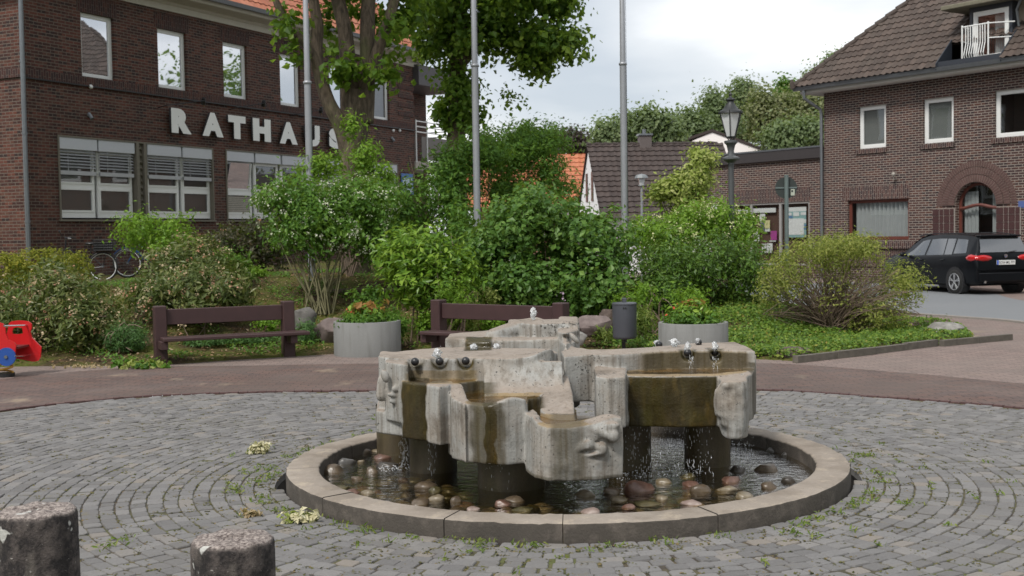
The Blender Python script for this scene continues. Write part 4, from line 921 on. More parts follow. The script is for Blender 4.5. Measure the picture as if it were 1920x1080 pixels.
# cornice, gutter, roof
mb = MB()
prof = [(0, ZE), (-.05, ZE), (-.05, ZE+.16), (-.10, ZE+.19), (-.10, ZE+.25), (-.52, ZE+.30), (-.55, ZE+.34), (-.55, ZE+.52), (-.05, ZE+.55)]
X0_, X1_ = -.5, LEN+.5
def sweep(mb, prof, x0, x1, endl=True):
    n = len(prof); mb.add([(x0, p[0], p[1]) for p in prof]+[(x1, p[0], p[1]) for p in prof], [(i+1, i, n+i, n+i+1) for i in range(n-1)]+[tuple(range(n)), tuple(range(2*n-1, n-1, -1))])
sweep(mb, prof, X0_, X1_); mb.box(X0_, -.001, .0, DEP+.5, ZE, ZE+.52); mb.box(LEN+.001, X1_, .0, DEP+.5, ZE, ZE+.52); mb.build('cornice', M['cream'], rt)
mb = MB(); mb.box(X0_+.01, X1_-.01, -.515, -.12, ZE+.262, ZE+.282) if False else None
for x_ in (X0_-.0,):
    pass
gu = [(-.56, ZE+.50), (-.60, ZE+.40), (-.68, ZE+.40), (-.71, ZE+.52), (-.69, ZE+.52), (-.67, ZE+.42), (-.61, ZE+.42), (-.58, ZE+.51)]
mb = MB(); sweep(mb, gu, X0_-.1, X1_+.1)
dx = RH.at(36, 200)[0]; mb.tube([(-.10, -.62, ZE+.42), (-.10, -.45, ZE+.15), (-.10, -.12, ZE-.1), (-.10, -.10, 3.0), (-.10, -.10, -.2)], .055, 10)
for zz in (2.2, 4.3, 6.0): mb.tube([(-.10, -.10, zz), (-.10, -.10, zz+.05)], .066, 10)
mb.build('gutter', M['zinc'], rt)
PR = radians(48); hr = (DEP/2+.55); wl = hr/cos(PR)
tiles('roof', rt, (X0_-.1, -.62, ZE+.50), (1, 0, 0), (0, cos(PR), sin(PR)), [(3.5, 0), (X1_-X0_+.2, 0), (X1_-X0_+.2-4.0, 4.0/cos(PR)), (3.5, 4.0/cos(PR))], M['tile_red'], .26, .34, .03, .03, 6)
mb = MB(); W_ = X1_-X0_+.2; a = hr-.02; zr = ZE+.44+a*tan(PR); xL, xR = X0_-.1, X1_+.1; y0_, y1_ = -.60, DEP+.6
mb.add([(xL, y0_, ZE+.46), (xR, y0_, ZE+.46), (xR, y1_, ZE+.46), (xL, y1_, ZE+.46), (xL+a, (y0_+y1_)/2, zr), (xR-a, (y0_+y1_)/2, zr)], [(0, 1, 5, 4), (1, 2, 5), (2, 3, 4, 5), (3, 0, 4)]); mb.build('roof_deck', M['tile_red'], rt)
mb = MB(); ridge(mb, (xR-.05, y0_+.03, ZE+.52), (xR-4, y0_+4, ZE+.52+4*tan(PR)), .09); mb.build('hip_tiles', M['tile_red'], rt)
# RATHAUS letters
M['letter'] = simple('letter_white_grey', (.78, .79, .77), .5, vary=.04); M['letter_side'] = simple('letter_side_dark', (.05, .05, .055), .5)
lets = [('R', 313, 201, 249), ('A', 371, 210, 255), ('T', 420, 214, 259), ('H', 466, 221, 262), ('A', 516, 229, 270), ('U', 565, 234, 274), ('S', 609, 240, 278)]
zb = np.mean([RH.at(u, b)[1] for _, u, a, b in lets]); zt_ = np.mean([RH.at(u, a)[1] for _, u, a, b in lets])
ends = [351, 411, 453, 500, 550, 592, 636]
for (ch, u, a, b), e_ in zip(lets, ends):
    cu = bpy.data.curves.new('txt', 'FONT'); cu.body = ch; cu.extrude = .035; cu.offset = .085; cu.resolution_u = 4; cu.size = 1
    to = bpy.data.objects.new('txt', cu); COL.objects.link(to); bpy.context.view_layer.update()
    me = bpy.data.meshes.new_from_object(to.evaluated_get(bpy.context.evaluated_depsgraph_get())); bpy.data.objects.remove(to)
    co = np.empty(len(me.vertices)*3); me.vertices.foreach_get('co', co); co = co.reshape(-1, 3); lo, hi = co.min(0), co.max(0)
    x0, x1 = RH.at(u, 230)[0], RH.at(e_, 250)[0]; nx_ = x0+(co[:, 0]-lo[0])/(hi[0]-lo[0])*(x1-x0); nz_ = zb+(co[:, 1]-lo[1])/(hi[1]-lo[1])*(zt_-zb); ny_ = -.09-(co[:, 2]-lo[2])
    me.vertices.foreach_set('co', np.stack([nx_, ny_, nz_], 1).ravel()); me.materials.clear(); me.materials.append(M['letter']); me.materials.append(M['letter_side']); me.update()
    mi = [0 if abs(p.normal[1]) > .9 else 1 for p in me.polygons]; me.polygons.foreach_set('material_index', mi)
    o = bpy.data.objects.new('letter', me); COL.objects.link(o); o.parent = rt; o['label'] = 'white raised letter %s with dark edge' % ch
# spot lamps on arms above the letters
for u, v, du in ((348, 192, -52), (462, 196, -33), (571, 208, -28)):
    t_, z_ = RH.at(u, v); t0_, z0_ = RH.at(u+du, v+10); mb = MB()
    mb.tube([(t0_, 0, z0_), (t0_+.05, -.25, z0_+.05), (t_-.05, -.75, z_)], .014, 6); mb.tube([(t_-.06, -.70, z_+.07), (t_+.02, -.62, z_-.07)], [.05, .075], 12)
    lamp = mb.build('spot_lamp', M['black'], rt)
    q = MB(); q.tube([(t_-.0, -.68, z_+.02), (t_+.06, -.60, z_-.16)], [.018, .006], 6); q.build('lamp_clip', simple('brass', (.4, .25, .08), .4, .8), lamp)
mb = MB()
for u, v in ((166, 216), (734, 260)): mb = MB(); t_, z_ = RH.at(u, v); mb.tube([(t_, -.001, z_+.04), (t_, -.12, z_-.10)], .05, 8); mb.build('vent_cap', M['zinc'], rt)
mb = MB()
for u, v in ((167, 163), (735, 245), (747, 245)): mb = MB(); t_, z_ = RH.at(u, v); mb.ball((t_, -.06, z_), .055, 8, 6); mb.build('security_camera', M['white_frame'], rt)
t_, z_ = RH.at(762, 345); mb = MB(); mb.box(t_-.42, t_+.42, -.05, -.02, z_-.38, z_+.38, .006); sg = mb.build('notice_board', simple('blue_sign', (.05, .14, .38), .4), rt)
mb = MB(); mb.box(t_-.34, t_+.34, -.058, -.051, z_-.30, z_+.22); mb.build('notice_sheet', simple('pale_sheet', (.45, .55, .62), .5), sg)
# balcony wing at the far end
zb0 = RH.at(778, 302)[1]; zb1 = RH.at(778, 316)[1]; zr0 = RH.at(778, 232)[1]; zbx0 = RH.at(778, 160)[1]; zbx1 = RH.at(778, 122)[1]
mb = MB(); mb.quad((LEN, 1.3, -.3), (LEN+3.2, 1.3, -.3), (LEN+3.2, 1.3, ZE), (LEN, 1.3, ZE)); mb.quad((LEN+3.2, 1.3, -.3), (LEN+3.2, 8, -.3), (LEN+3.2, 8, ZE), (LEN+3.2, 1.3, ZE)); mb.quad((LEN, 1.3, ZE), (LEN+3.2, 1.3, ZE), (LEN+3.2, 8, ZE), (LEN, 8, ZE)); mb.build('rear_wall', M['brick_hall'], rt)
mb = MB(); mb.box(LEN+.01, LEN+3.0, -.05, 1.29, zb1-.06, zb0, .01); mb.build('balcony_slab', simple('pale_concrete_slab', (.36, .33, .29), .8), rt)
mb = MB(); mb.box(LEN+.02, LEN+3.3, -.25, 1.28, zbx0, zbx1, .01); bx = mb.build('canopy_box', simple('dark_grey_cladding', (.075, .07, .075), .6), rt)
mb = MB(); mb.box(LEN+.5, LEN+2.9, -.04, -.02, zb0+.08, zb0+.95); mb.box(LEN+.02, LEN+.05, 0, 1.2, zb0+.08, zb0+.95); mb.build('balcony_panel', simple('grey_brown_panel', (.13, .115, .105), .5), rt)
mb = MB()
for x_ in (LEN+.08, LEN+.9, LEN+2.95): mb.tube([(x_, -.05, zb0-.05), (x_, -.05, zb0+1.55)], .03, 6)
for k in range(3): mb.tube([(LEN+.08, -.05, zb0+1.1+k*.2), (LEN+2.95, -.05, zb0+1.1+k*.2), (LEN+2.95, 1.2, zb0+1.1+k*.2)], .024, 6)
mb.build('balcony_railing', M['white_frame'], rt)
window(rt, LEN+.35, LEN+1.5, zb0+.02, zb0+2.35, 1.20, 'glass_dim', .08)
# ------------------------------------------------------------------ brick house at the right
HD = radians(180-55.2)                      # heading of the house front, receding to the left
HX, HY = (1547-960)/FPX*42, 42.0
class PlaneR(Plane):
    pass
# local x runs from the far left corner towards the camera (to the right in the picture), outward = -y
RHS = Plane(HX, HY, HD+pi); hr_ = RHS.root('brick_house', 'two storey brown brick house with hipped tile roof, dormer and arched entrance at the right', 'building')
LR = 13.0; DR = 10.0
ze = RHS.at(1600, 168)[1]
uw = [(1610, 200, 280, 1661), (1731, 187, 270, 1788), (1865, 172, 258, 1960)]
wz0 = np.mean([RHS.at(a, c)[1] for a, b, c, d in uw]); wz1 = np.mean([RHS.at(a, b)[1] for a, b, c, d in uw])
hl = [(RHS.at(a, 230)[0], RHS.at(d, 230)[0], wz0, wz1, None, .12) for a, b, c, d in uw]
rw = (RHS.at(1589, 420)[0], RHS.at(1704, 420)[0], RHS.at(1704, 449)[1], RHS.at(1640, 374)[1], None, .16)
ax0, ax1 = RHS.at(1792, 420)[0], RHS.at(1868, 420)[0]; azt = RHS.at(1830, 342)[1]; asp = RHS.at(1830, 384)[1]
ah = (ax0, ax1, .02, azt, asp, .22)
mb = MB(); wall(mb, 0, LR, -.3, ze+.02, hl+[rw, ah]); mb.quad((0, DR, -.3), (0, 0, -.3), (0, 0, ze+.02), (0, DR, ze+.02)); mb.quad((LR, 0, -.3), (LR, DR, -.3), (LR, DR, ze+.02), (LR, 0, ze+.02)); mb.quad((LR, DR, -.3), (0, DR, -.3), (0, DR, ze+.02), (LR, DR, ze+.02)); mb.build('wall', M['brick_house'], hr_)
M['curtain'] = simple('net_curtain', (.27, .29, .295), .9, vary=.1); M['panel'] = simple('grey_roller_blind', (.13, .14, .137), .7)
def curtain(root, x0, x1, z0, z1, y, amp=.02, wl_=.11, mat=None):
    n = int((x1-x0)/wl_*6)+2; V = []; F = []
    for i in range(n):
        x_ = x0+(x1-x0)*i/(n-1); yy = y+amp*sin(x_*2*pi/wl_+.6*sin(x_*5)); V += [(x_, yy, z0), (x_, yy*1.0+.3*amp*sin(x_*31), z1)]
    F = [(2*i, 2*i+2, 2*i+3, 2*i+1) for i in range(n-1)]; return obj('curtain', V, F, mat or M['curtain'], root, True)
ws = []
for i, h in enumerate(hl):
    w_ = window(hr_, h[0], h[1], h[2], h[3], .08, 'glass_clear', .10, room=True); ws.append(w_)
    if i == 1: q = MB(); q.quad((h[0]+.1, .16, h[2]+.1), (h[1]-.1, .16, h[2]+.1), (h[1]-.1, .16, h[3]-.1), (h[0]+.1, .16, h[3]-.1)); q.build('roller_blind', M['panel'], w_)
    if i == 0: q = MB(); q.quad((h[0]+.1, .16, h[2]+.1), (h[1]-.1, .16, h[2]+.1), (h[1]-.1, .16, h[3]-.1), (h[0]+.1, .16, h[3]-.1)); q.build('roller_blind', M['panel'], w_); curtain(w_, h[0]+.34, h[0]+.46, h[2]+.1, h[3]-.12, .17, .01)
mb = MB()
for h in hl: 
    mb = MB(); mb.box(h[0]-.1, h[1]+.04, -.05, -.001, h[2]-.17, h[2]-.01); mb.build('window_sill', M['soldier'], hr_)
mb = MB(); mb.box(rw[0]-.2, rw[1]+.03, -.006, -.001, rw[3], rw[3]+.48); mb.build('lintel_course', M['soldier'], hr_)
M['redwood'] = simple('red_brown_wood', (.12, .035, .025), .45, vary=.25)
w_ = window(hr_, *rw[:4], .10, 'glass_clear', .10, False, 'redwood', room=True); curtain(w_, rw[0]+.2, rw[1]-.12, rw[2]+.1, rw[3]-.1, .22, .045, .17); w_['label'] = 'wide red brown framed window with net curtain'
mb = MB(); mb.box(rw[0]-.1, rw[1]+.3, -.12, -.001, rw[2]-.30, rw[2]-.06, .01); mb.box(rw[0]-.1, rw[1]+.3, -.05, -.001, rw[2]-.9, rw[2]-.31); mb.build('window_ledge', M['soldier'], hr_)
# arched entrance: radial brick rings, tile pilasters
cx = (ax0+ax1)/2; ra = (ax1-ax0)/2; kz = (azt-asp)/ra
mb = MB(); mo = MB()
for ring, (r0, r1, dy) in enumerate(((ra+.02, ra+.25, -.05), (ra+.27, ra+.48, -.03), (ra+.50, ra+.68, -.015))):
    n = int(pi*(r0+r1)/2/.082)
    for i in range(n):
        a0, a1 = pi*(i+.08)/n, pi*(i+.92)/n; P = [(cx-r0*cos(a0), asp+r0*kz*sin(a0)), (cx-r1*cos(a0), asp+r1*kz*sin(a0)), (cx-r1*cos(a1), asp+r1*kz*sin(a1)), (cx-r0*cos(a1), asp+r0*kz*sin(a1))]
        mb.slab([P[0], P[3], P[2], P[1]], dy, -.001)
    for i in range(24):
        a0, a1 = pi*i/24, pi*(i+1)/24; P = [(cx-r0*cos(a0), asp+r0*kz*sin(a0)), (cx-r0*cos(a1), asp+r0*kz*sin(a1)), (cx-r1*cos(a1), asp+r1*kz*sin(a1)), (cx-r1*cos(a0), asp+r1*kz*sin(a0))]
        mo.slab(P, dy+.008, -.0015)
mb.build('arch_bricks', simple('arch_brick', (.095, .052, .046), .8, vary=.5, sc=4), hr_); mo.build('arch_mortar', simple('arch_mortar_grey', (.25, .21, .18), .9), hr_)
mb = MB(); mo = MB()
for side in (-1, 1):
    mb = MB(); mo = MB()
    xe = ax0-.02 if side < 0 else ax1+.02; wd = .80
    xa, xb = (xe-wd, xe) if side < 0 else (xe, xe+wd); mo.box(xa, xb, -.035, -.001, .0, asp-.10)
    for cx_, cw in ((0, .24), (.25, .15), (.41, .21), (.63, .15)):
        for k in range(10):
            z_ = .01+k*.232; z2 = min(z_+.215, asp-.105)
            if z2 > z_+.03: mb.box(xa+cx_+.01, xa+cx_+cw, -.05, -.036, z_, z2)
    mb.build('pilaster_tiles', simple('oxblood_tiles', (.062, .030, .030), .4, vary=.25, sc=3), hr_); mo.build('pilaster_mortar', simple('pilaster_joint', (.34, .31, .28), .9), hr_)
f = MB(); y_ = .17; n = 16
for r0, r1 in ((ra-.085, ra-.002),):
    for i in range(n):
        a0, a1 = pi*i/n, pi*(i+1)/n; f.slab([(cx-r0*cos(a0), asp+r0*kz*sin(a0)), (cx-r0*cos(a1), asp+r0*kz*sin(a1)), (cx-r1*cos(a1), asp+r1*kz*sin(a1)), (cx-r1*cos(a0), asp+r1*kz*sin(a0))], y_, y_+.07)
f.box(ax0+.002, ax0+.085, y_, y_+.07, .02, asp); f.box(ax1-.085, ax1-.002, y_, y_+.07, .02, asp); f.box(ax0+.085, ax1-.085, y_+.001, y_+.068, .022, .7)
pts_ = [(ax0+.06+(ax1-ax0-.12)*i/12, y_-.02, asp-.10+.10*(.5-.5*cos(2*pi*i/12))*1.0) for i in range(13)]; f.tube(pts_, .055, 6)
dr = f.build('entrance_frame', M['redwood'], hr_)
q = MB(); P = [(cx-(ra-.07)*cos(pi*i/16), asp+(ra-.07)*kz*sin(pi*i/16)) for i in range(17)]
q.add([(p[0], y_+.03, p[1]) for p in P]+[(ax1-.07, y_+.03, .6), (ax0+.07, y_+.03, .6)], [tuple(range(18, -1, -1))]); q.build('entrance_glass', M['glass_clear'], dr)
curtain(dr, ax0+.08, cx-.12, .6, asp+.42, y_+.15, .025, .12); curtain(dr, cx+.38, ax1-.08, .6, asp+.35, y_+.15, .025, .12)
q = MB(); q.box(ax0+.001, ax1-.001, y_+1.2, y_+1.25, .0, azt); q.quad((ax0, y_+.08, 0), (ax0, y_+1.2, 0), (ax0, y_+1.2, azt), (ax0, y_+.08, azt)); q.quad((ax1, y_+1.2, 0), (ax1, y_+.08, 0), (ax1, y_+.08, azt), (ax1, y_+1.2, azt)); q.quad((ax0, y_+1.2, azt), (ax1, y_+1.2, azt), (ax1, y_+.41, azt), (ax0, y_+.41, azt)); q.build('interior', M['interior'], hr_)
# wall lamp, house number plate
t_, z_ = RHS.at(1681, 330); mb = MB(); mb.tube([(t_, 0, z_-.12), (t_, -.15, z_-.12), (t_+.02, -.18, z_)], .02, 6); mb.ball((t_+.02, -.18, z_+.05), (.07, .07, .07), 10, 7); mb.build('wall_lamp', simple('aged_lamp', (.3, .28, .25), .5), hr_)
t_, z_ = RHS.at(1917, 383); mb = MB(); mb.box(t_-.12, t_+.12, -.02, -.001, z_-.1, z_+.1); mb.build('house_number_plate', simple('blue_plate', (.08, .12, .3), .4), hr_)
# eaves, gutter, downpipe, roof
OV = .62; mb = MB(); prof = [(0, ze), (-.50, ze-.02), (-OV+.05, ze+.02), (-OV+.05, ze+.20), (-.02, ze+.24)]; sweep(mb, prof, -OV+.05, LR+OV); mb.box(-OV+.05, -.001, .001, DR+.5, ze-.01, ze+.21); mb.build('eaves_board', simple('grey_white_board', (.50, .49, .46), .6), hr_)
gu = [(-OV+.04, ze+.22), (-OV, ze+.11), (-OV-.09, ze+.11), (-OV-.13, ze+.235), (-OV-.11, ze+.235), (-OV-.08, ze+.13), (-OV-.01, ze+.13), (-OV+.03, ze+.23)]
mb = MB(); sweep(mb, gu, -OV-.15, LR+OV); mb.tube([(-.32, -OV-.04, ze+.10), (-.32, -OV-.02, ze-.16), (-.04, -.14, ze-.55), (-.02, -.11, ze-.7), (-.02, -.11, 0)], .055, 10); mb.build('gutter', M['zinc'], hr_)
RP = radians(45); kx = -OV-.12
dof_ = .06; DPL = Plane(*(np.array([HX, HY])-RHS.n*dof_), HD+pi)
dx0, dx1 = DPL.at(1818, 70)[0], DPL.at(1898, 60)[0]; dz0 = ze+.34; dzt = DPL.at(1860, 8)[1]
hx0, hx1, hw = dx0-.62, dx1+.12, (dof_-kx+.02)
tiles('roof', hr_, (kx, -OV-.12, ze+.24), (1, 0, 0), (0, cos(RP), sin(RP)), [(0, 0), (LR+1, 0), (LR+1, 8.3), (5.87, 8.3)], M['tile_brown'], .235, .31, .042, .036, 8, hole=(hx0-kx, hx1-kx, hw/cos(RP)))
mb = MB(); mb.add([(kx, kx, ze+.20), (kx+5.6, kx+5.6, ze+.20+5.6), (kx+5.6, DR+.7-5.6, ze+5.8), (kx, DR+.7, ze+.20)], [(0, 1, 2, 3)]); mb.add([(LR+.7, kx, ze+.20), (LR+.7-5.6, kx+5.6, ze+5.8), (LR+.7-5.6, DR+.7-5.6, ze+5.8), (LR+.7, DR+.7, ze+.20)], [(0, 1, 2, 3)]); mb.add([(kx, DR+.7, ze+.2), (kx+5.6, DR+.7-5.6, ze+5.8), (LR+.7-5.6, DR+.7-5.6, ze+5.8), (LR+.7, DR+.7, ze+.2)], [(0, 1, 2, 3)])
zz_ = lambda y: ze+.16+(y-kx)
for P in ([(kx, kx), (hx0, kx), (hx0, kx+hx0-kx), (kx+5.6, kx+5.6)] if False else [(kx, kx), (hx0, kx), (hx0, hw+kx), (kx+hw, hw+kx)], [(hx1, kx), (LR+.7, kx), (LR+.7, hw+kx), (hx1, hw+kx)], [(kx+hw, kx+hw), (LR+.7, kx+hw), (LR-4.9, kx+5.6), (kx+5.6, kx+5.6)]): mb.add([(a, b+.02, zz_(b)) for a, b in P], [(0, 1, 2, 3)])
mb.box(hx0, hx1, kx+.1, dof_, ze+.18, ze+.27); mb.build('roof_deck', M['tile_brown'], hr_)
mb = MB(); ridge(mb, (kx+.05, kx+.05, ze+.30), (kx+5.6, kx+5.6, ze+5.9), .105, .42); mb.tube([(kx+.02, kx+.02, ze+.2), (kx-.02, kx-.02, ze+.42), (kx-.04, kx-.04, ze+.52)], [.12, .08, .03], 8); mb.build('hip_tiles', M['tile_brown'], hr_)
# dormer with french window and balustrade
mb = MB(); th = .0
mb.box(dx0, dx0+.10, dof_, dof_+4, dz0, dzt); mb.box(dx1-.10, dx1, dof_, dof_+4, dz0, dzt); mb.box(dx0+.10, dx1-.10, dof_, dof_+.08, dzt-.14, dzt); 
mb.box(hx0+.002, hx1-.002, kx+.06, kx+.10, ze+.15, ze+.40)
for a in (hx0-.03, hx1): mb.slab([(0, 0)], 0, 0) if False else mb.add([(a, kx, ze+.15), (a, dof_, ze+.15), (a, dof_, ze+.36+dof_-kx), (a, kx, ze+.36), (a+.03, kx, ze+.15), (a+.03, dof_, ze+.15), (a+.03, dof_, ze+.36+dof_-kx), (a+.03, kx, ze+.36)], [(0, 3, 2, 1), (4, 5, 6, 7), (3, 7, 6, 2), (0, 4, 7, 3)])
mb.build('dormer_frame', simple('dark_blue_grey_cladding', (.028, .034, .045), .5), hr_)
dwn = window(hr_, dx0+.12, dx1-.12, dz0+.05, dzt-.15, dof_+.01, 'glass_clear', .11, room=True); dwn['label'] = 'white framed french window of the dormer'; curtain(dwn, (dx0+dx1)/2, dx1-.25, dz0+.2, dzt-.3, dof_+.2, .05, .3)
mb = MB(); mb.box(dx0-.75, dx1+1.2, -.35, dof_+4, dzt+.001, dzt+.14, .02); mb.build('dormer_roof', simple('mossy_roof_edge', (.15, .14, .10), .9, vary=.5), hr_)
mb = MB(); mb.box(dx1+.02, dx1+1.0, dof_+.3, dof_+4, dz0+.3, dzt-.001); mb.build('dormer_cheek', simple('patchy_plaster', (.30, .25, .2), .9, vary=.5, sc=3), hr_)
mb = MB(); ya = -.42; (xa, rz0), (xb, rz1) = RHS.at(1804, 118, .42), RHS.at(1853, 43, .42)
for x_ in (xa, xb): mb.tube([(x_, ya, rz0-.15), (x_, ya, rz1+.05)], .024, 6)
mb.tube([(xa, ya, rz1), (xb, ya, rz1)], .022, 6); mb.tube([(xa, ya, rz0), (xb, ya, rz0)], .022, 6)
for z_ in (rz1, (rz0+rz1)/2+.1): mb.tube([(xb, ya, z_), (dx1+.1, dof_-.02, z_)], .02, 6); mb.tube([(xa, ya, z_), (dx0-.02, dof_, z_)], .02, 6)
for k in range(9): x_ = xa+.12+k*(xb-xa-.15)/9; mb.tube([(x_, ya, rz1), (x_+.02, ya-.02, (rz0+rz1)/2), (x_, ya-.09, rz0+.22), (x_, ya, rz0)], .016, 5)
mb.build('balustrade', M['white_frame'], hr_)
mb = MB(); mb.tube([(dx1+.35, dof_-.1, dzt), (dx1+.15, dof_+.0, dzt-.3), (dx1+.15, dof_+.1, dz0+.9)], .04, 7); mb.build('dormer_downpipe', M['zinc'], hr_)
# ------------------------------------------------------------------ flat roofed annex with display windows
an = RHS.root('flat_annex', 'low flat roofed brick annex with poster filled display windows', 'building')
xl = RHS.at(1330, 300)[0]; zf1 = RHS.at(1330, 294)[1]; zf0 = RHS.at(1330, 312)[1]
dwz1 = RHS.at(1500, 378)[1]; dwz0 = .45; ed = [RHS.at(u, 420)[0] for u in (1366, 1404, 1408, 1458, 1463, 1514)]
mb = MB(); wall(mb, xl, -.002, -.3, zf0, [(ed[0], ed[5]+.05, dwz0, dwz1, None, .10)], y=.05); mb.quad((xl, 9, -.3), (xl, .05, -.3), (xl, .05, zf0), (xl, 9, zf0)); mb.quad((xl, .05, zf0), (-.01, .05, zf0), (-.01, 9, zf0), (xl, 9, zf0)); mb.build('wall', M['brick_house'], an)
mb = MB(); mb.box(ed[0]-.1, ed[5]+.1, .043, .049, dwz1, dwz1+.5); mb.build('lintel_course', M['soldier'], an)
mb = MB(); mb.box(xl-.12, -.012, -.08, 9, zf0+.001, zf1, .01); mb.build('roof_fascia', simple('dark_fascia', (.04, .035, .036), .5), an)
mb = MB(); mb.box(xl-.14, -.011, -.10, -.02, zf1+.001, zf1+.06); mb.build('roof_edge_trim', M['zinc'], an)
M['case'] = simple('brown_case_back', (.075, .04, .028), .8); f = MB(); frame(f, ed[0]+.002, ed[5]+.048, dwz0+.002, dwz1-.002, .07, .06, .06)
for u in ((ed[1]+ed[2])/2, (ed[3]+ed[4])/2): f.box(u-.05, u+.05, .065, .135, dwz0+.06, dwz1-.06)
dw = f.build('display_window', simple('grey_aluminium', (.38, .37, .36), .4, .3), an)
q = MB(); q.quad((ed[0]+.06, .10, dwz0+.06), (ed[5]-.01, .10, dwz0+.06), (ed[5]-.01, .10, dwz1-.06), (ed[0]+.06, .10, dwz1-.06)); q.build('pane', M['glass_clear'], dw)
q = MB(); q.box(ed[0], ed[5]+.05, .22, .27, dwz0, dwz1); q.quad((ed[0], .22, dwz0+.01), (ed[0], .14, dwz0+.01), (ed[5], .14, dwz0+.01), (ed[5], .45, dwz0+.01)); q.quad((ed[0], .14, dwz1-.005), (ed[5], .14, dwz1-.005), (ed[5], .45, dwz1-.005), (ed[0], .45, dwz1-.005)); q.build('case_back', M['case'], dw)
PC = {'w': (.55, .57, .57), 'g': (.32, .50, .22), 'p': (.30, .05, .22), 'b': (.10, .20, .34), 'y': (.5, .48, .25), 'r': (.5, .12, .1), 't': (.20, .34, .34), 'n': (.10, .10, .16)}
def poster(u0, v0, u1, v1, c, off=0):
    a, zt2 = RHS.at(u0, v0, -.11); b, zb2 = RHS.at(u1, v1, -.11); y_ = .125-off*.8; q = MB(); q.box(a, b, y_, y_+.008, zb2, zt2); o = q.build('poster', simple('poster_'+c, PC[c], .6, vary=.25, sc=14), dw); return o
for p in [(1375, 394, 1402, 400, 'w'), (1377, 402, 1384, 408, 'r'), (1380, 401, 1403, 445, 'g'), (1412, 391, 1454, 398, 'w'), (1423, 401, 1434, 414, 'w'), (1425, 415, 1433, 434, 'n'), (1433, 413, 1443, 428, 'y'), (1434, 429, 1443, 434, 'w'), (1412, 431, 1423, 452, 'w'), (1444, 433, 1456, 450, 'p'), (1442, 451, 1454, 453, 'w'), (1428, 457, 1436, 474, 'w'), (1437, 456, 1448, 474, 'w'),
          (1475, 389, 1511, 396, 'w'), (1475, 397, 1511, 445, 't')]: poster(*p)
for p in [(1477, 410, 1507, 440, 'w'), (1475, 399, 1484, 404, 'w'), (1487, 398, 1498, 405, 'w'), (1501, 398, 1511, 403, 'w'), (1475, 405, 1486, 409, 'b'), (1507, 411, 1511, 418, 'w'), (1507, 421, 1511, 430, 'b'), (1390, 412, 1400, 438, 'g')]: poster(*p, off=.012)
t_, z_ = RHS.at(1339, 389); q = MB(); q.box(t_-.18, t_+.18, .03, .048, z_-.09, z_+.09); q.build('street_name_plate', M['white_frame'], an)
# ------------------------------------------------------------------ white gabled house with dark roof
WA = radians(4.6); A0 = on_y(1104, 273, 55.0); W0 = Plane(A0[0], A0[1], WA); wh = W0.root('white_house', 'white rendered house with a steep dark brown tile roof and narrow gable', 'building')
zr = A0[2]; gd = 3.6; ez = on_y(1127, 398, 51.6)[2]; lw = 6.1
mb = MB(); mb.add([(0, -gd, -.3), (0, gd, -.3), (0, gd, ez), (0, 0, zr-.03), (0, -gd, ez)], [(1, 0, 4, 3, 2)]); mb.quad((0, -gd, -.3), (lw, -gd, -.3), (lw, -gd, ez), (0, -gd, ez)); mb.quad((lw, gd, -.3), (0, gd, -.3), (0, gd, ez), (lw, gd, ez)); mb.add([(lw, -gd, -.3), (lw, gd, -.3), (lw, gd, ez), (lw, 0, zr-.03), (lw, -gd, ez)], [(0, 1, 2, 3, 4)]); mb.build('wall', simple('white_render', (.78, .79, .79), .8, vary=.05), wh)
sl_ = math.hypot(gd+.35, (zr-ez)*(gd+.35)/gd); sa = atan2(zr-ez, gd)
tiles('roof', wh, (-.12, -gd-.35, zr-(zr-ez)*(gd+.35)/gd+.03), (1, 0, 0), (0, cos(sa), sin(sa)), [(0, 0), (lw+.2, 0), (lw+.2, sl_), (0, sl_)], M['tile_dark'], .30, .36, .035, .05, 6)
mb = MB(); mb.add([(-.1, 0, zr), (lw+.1, 0, zr), (lw+.1, gd+.35, ez-.3), (-.1, gd+.35, ez-.3)], [(0, 1, 2, 3)]); ridge(mb, (-.1, 0, zr+.04), (lw, 0, zr+.04), .09, .4); mb.build('rear_roof', M['tile_dark'], wh)
mb = MB()
for y_ in (-1.0, .7): mb = MB(); mb.box(-.03, -.001, y_-.28, y_+.28, 3.15, 4.45); mb.build('gable_window', M['black'], wh)
t1 = W0.at(1208, 270)[0]; mb = MB(); mb.box(t1-.25, t1+.30, -.25, .3, zr-.5, zr+.42, .01); ch = mb.build('chimney', simple('grey_clinker', (.12, .10, .095), .8), wh); mb = MB(); mb.box(t1-.3, t1+.35, -.3, .35, zr+.42, zr+.50); mb.tube([(t1, 0, zr+.5), (t1, 0, zr+.72)], .08, 8); mb.build('chimney_cap', M['zinc'], ch)
# ------------------------------------------------------------------ orange roofed house behind, seen left of the white gable
B0 = on_y(1000, 283, 66); O0 = Plane(B0[0]-3, B0[1], 0.0); oh = O0.root('orange_roof_house', 'brick house with bright orange tile roof behind the tall shrubs', 'building')
zr2 = B0[2]; mb = MB(); mb.box(0, 7.0, .8, 8, -.3, zr2-2.7); mb.add([(4.2, -1.2, -.3), (7.9, -1.2, -.3), (7.9, -1.2, zr2-1.0), (7.4, -1.2, zr2-.9), (4.2, -1.2, zr2-3.4)], [(0, 1, 2, 3, 4)]); mb.quad((7.9, -1.2, -.3), (7.9, 8, -.3), (7.9, 8, zr2-1.2), (7.9, -1.2, zr2-1.2)); mb.build('wall', M['brick_orange'], oh)
tiles('roof', oh, (-1, -.4, zr2-3.1), (1, 0, 0), (0, .71, .71), [(0, 0), (8.2, 0), (8.2, 4.4), (0, 4.4)], M['tile_orange'], .3, .36, .04, .05, 4)
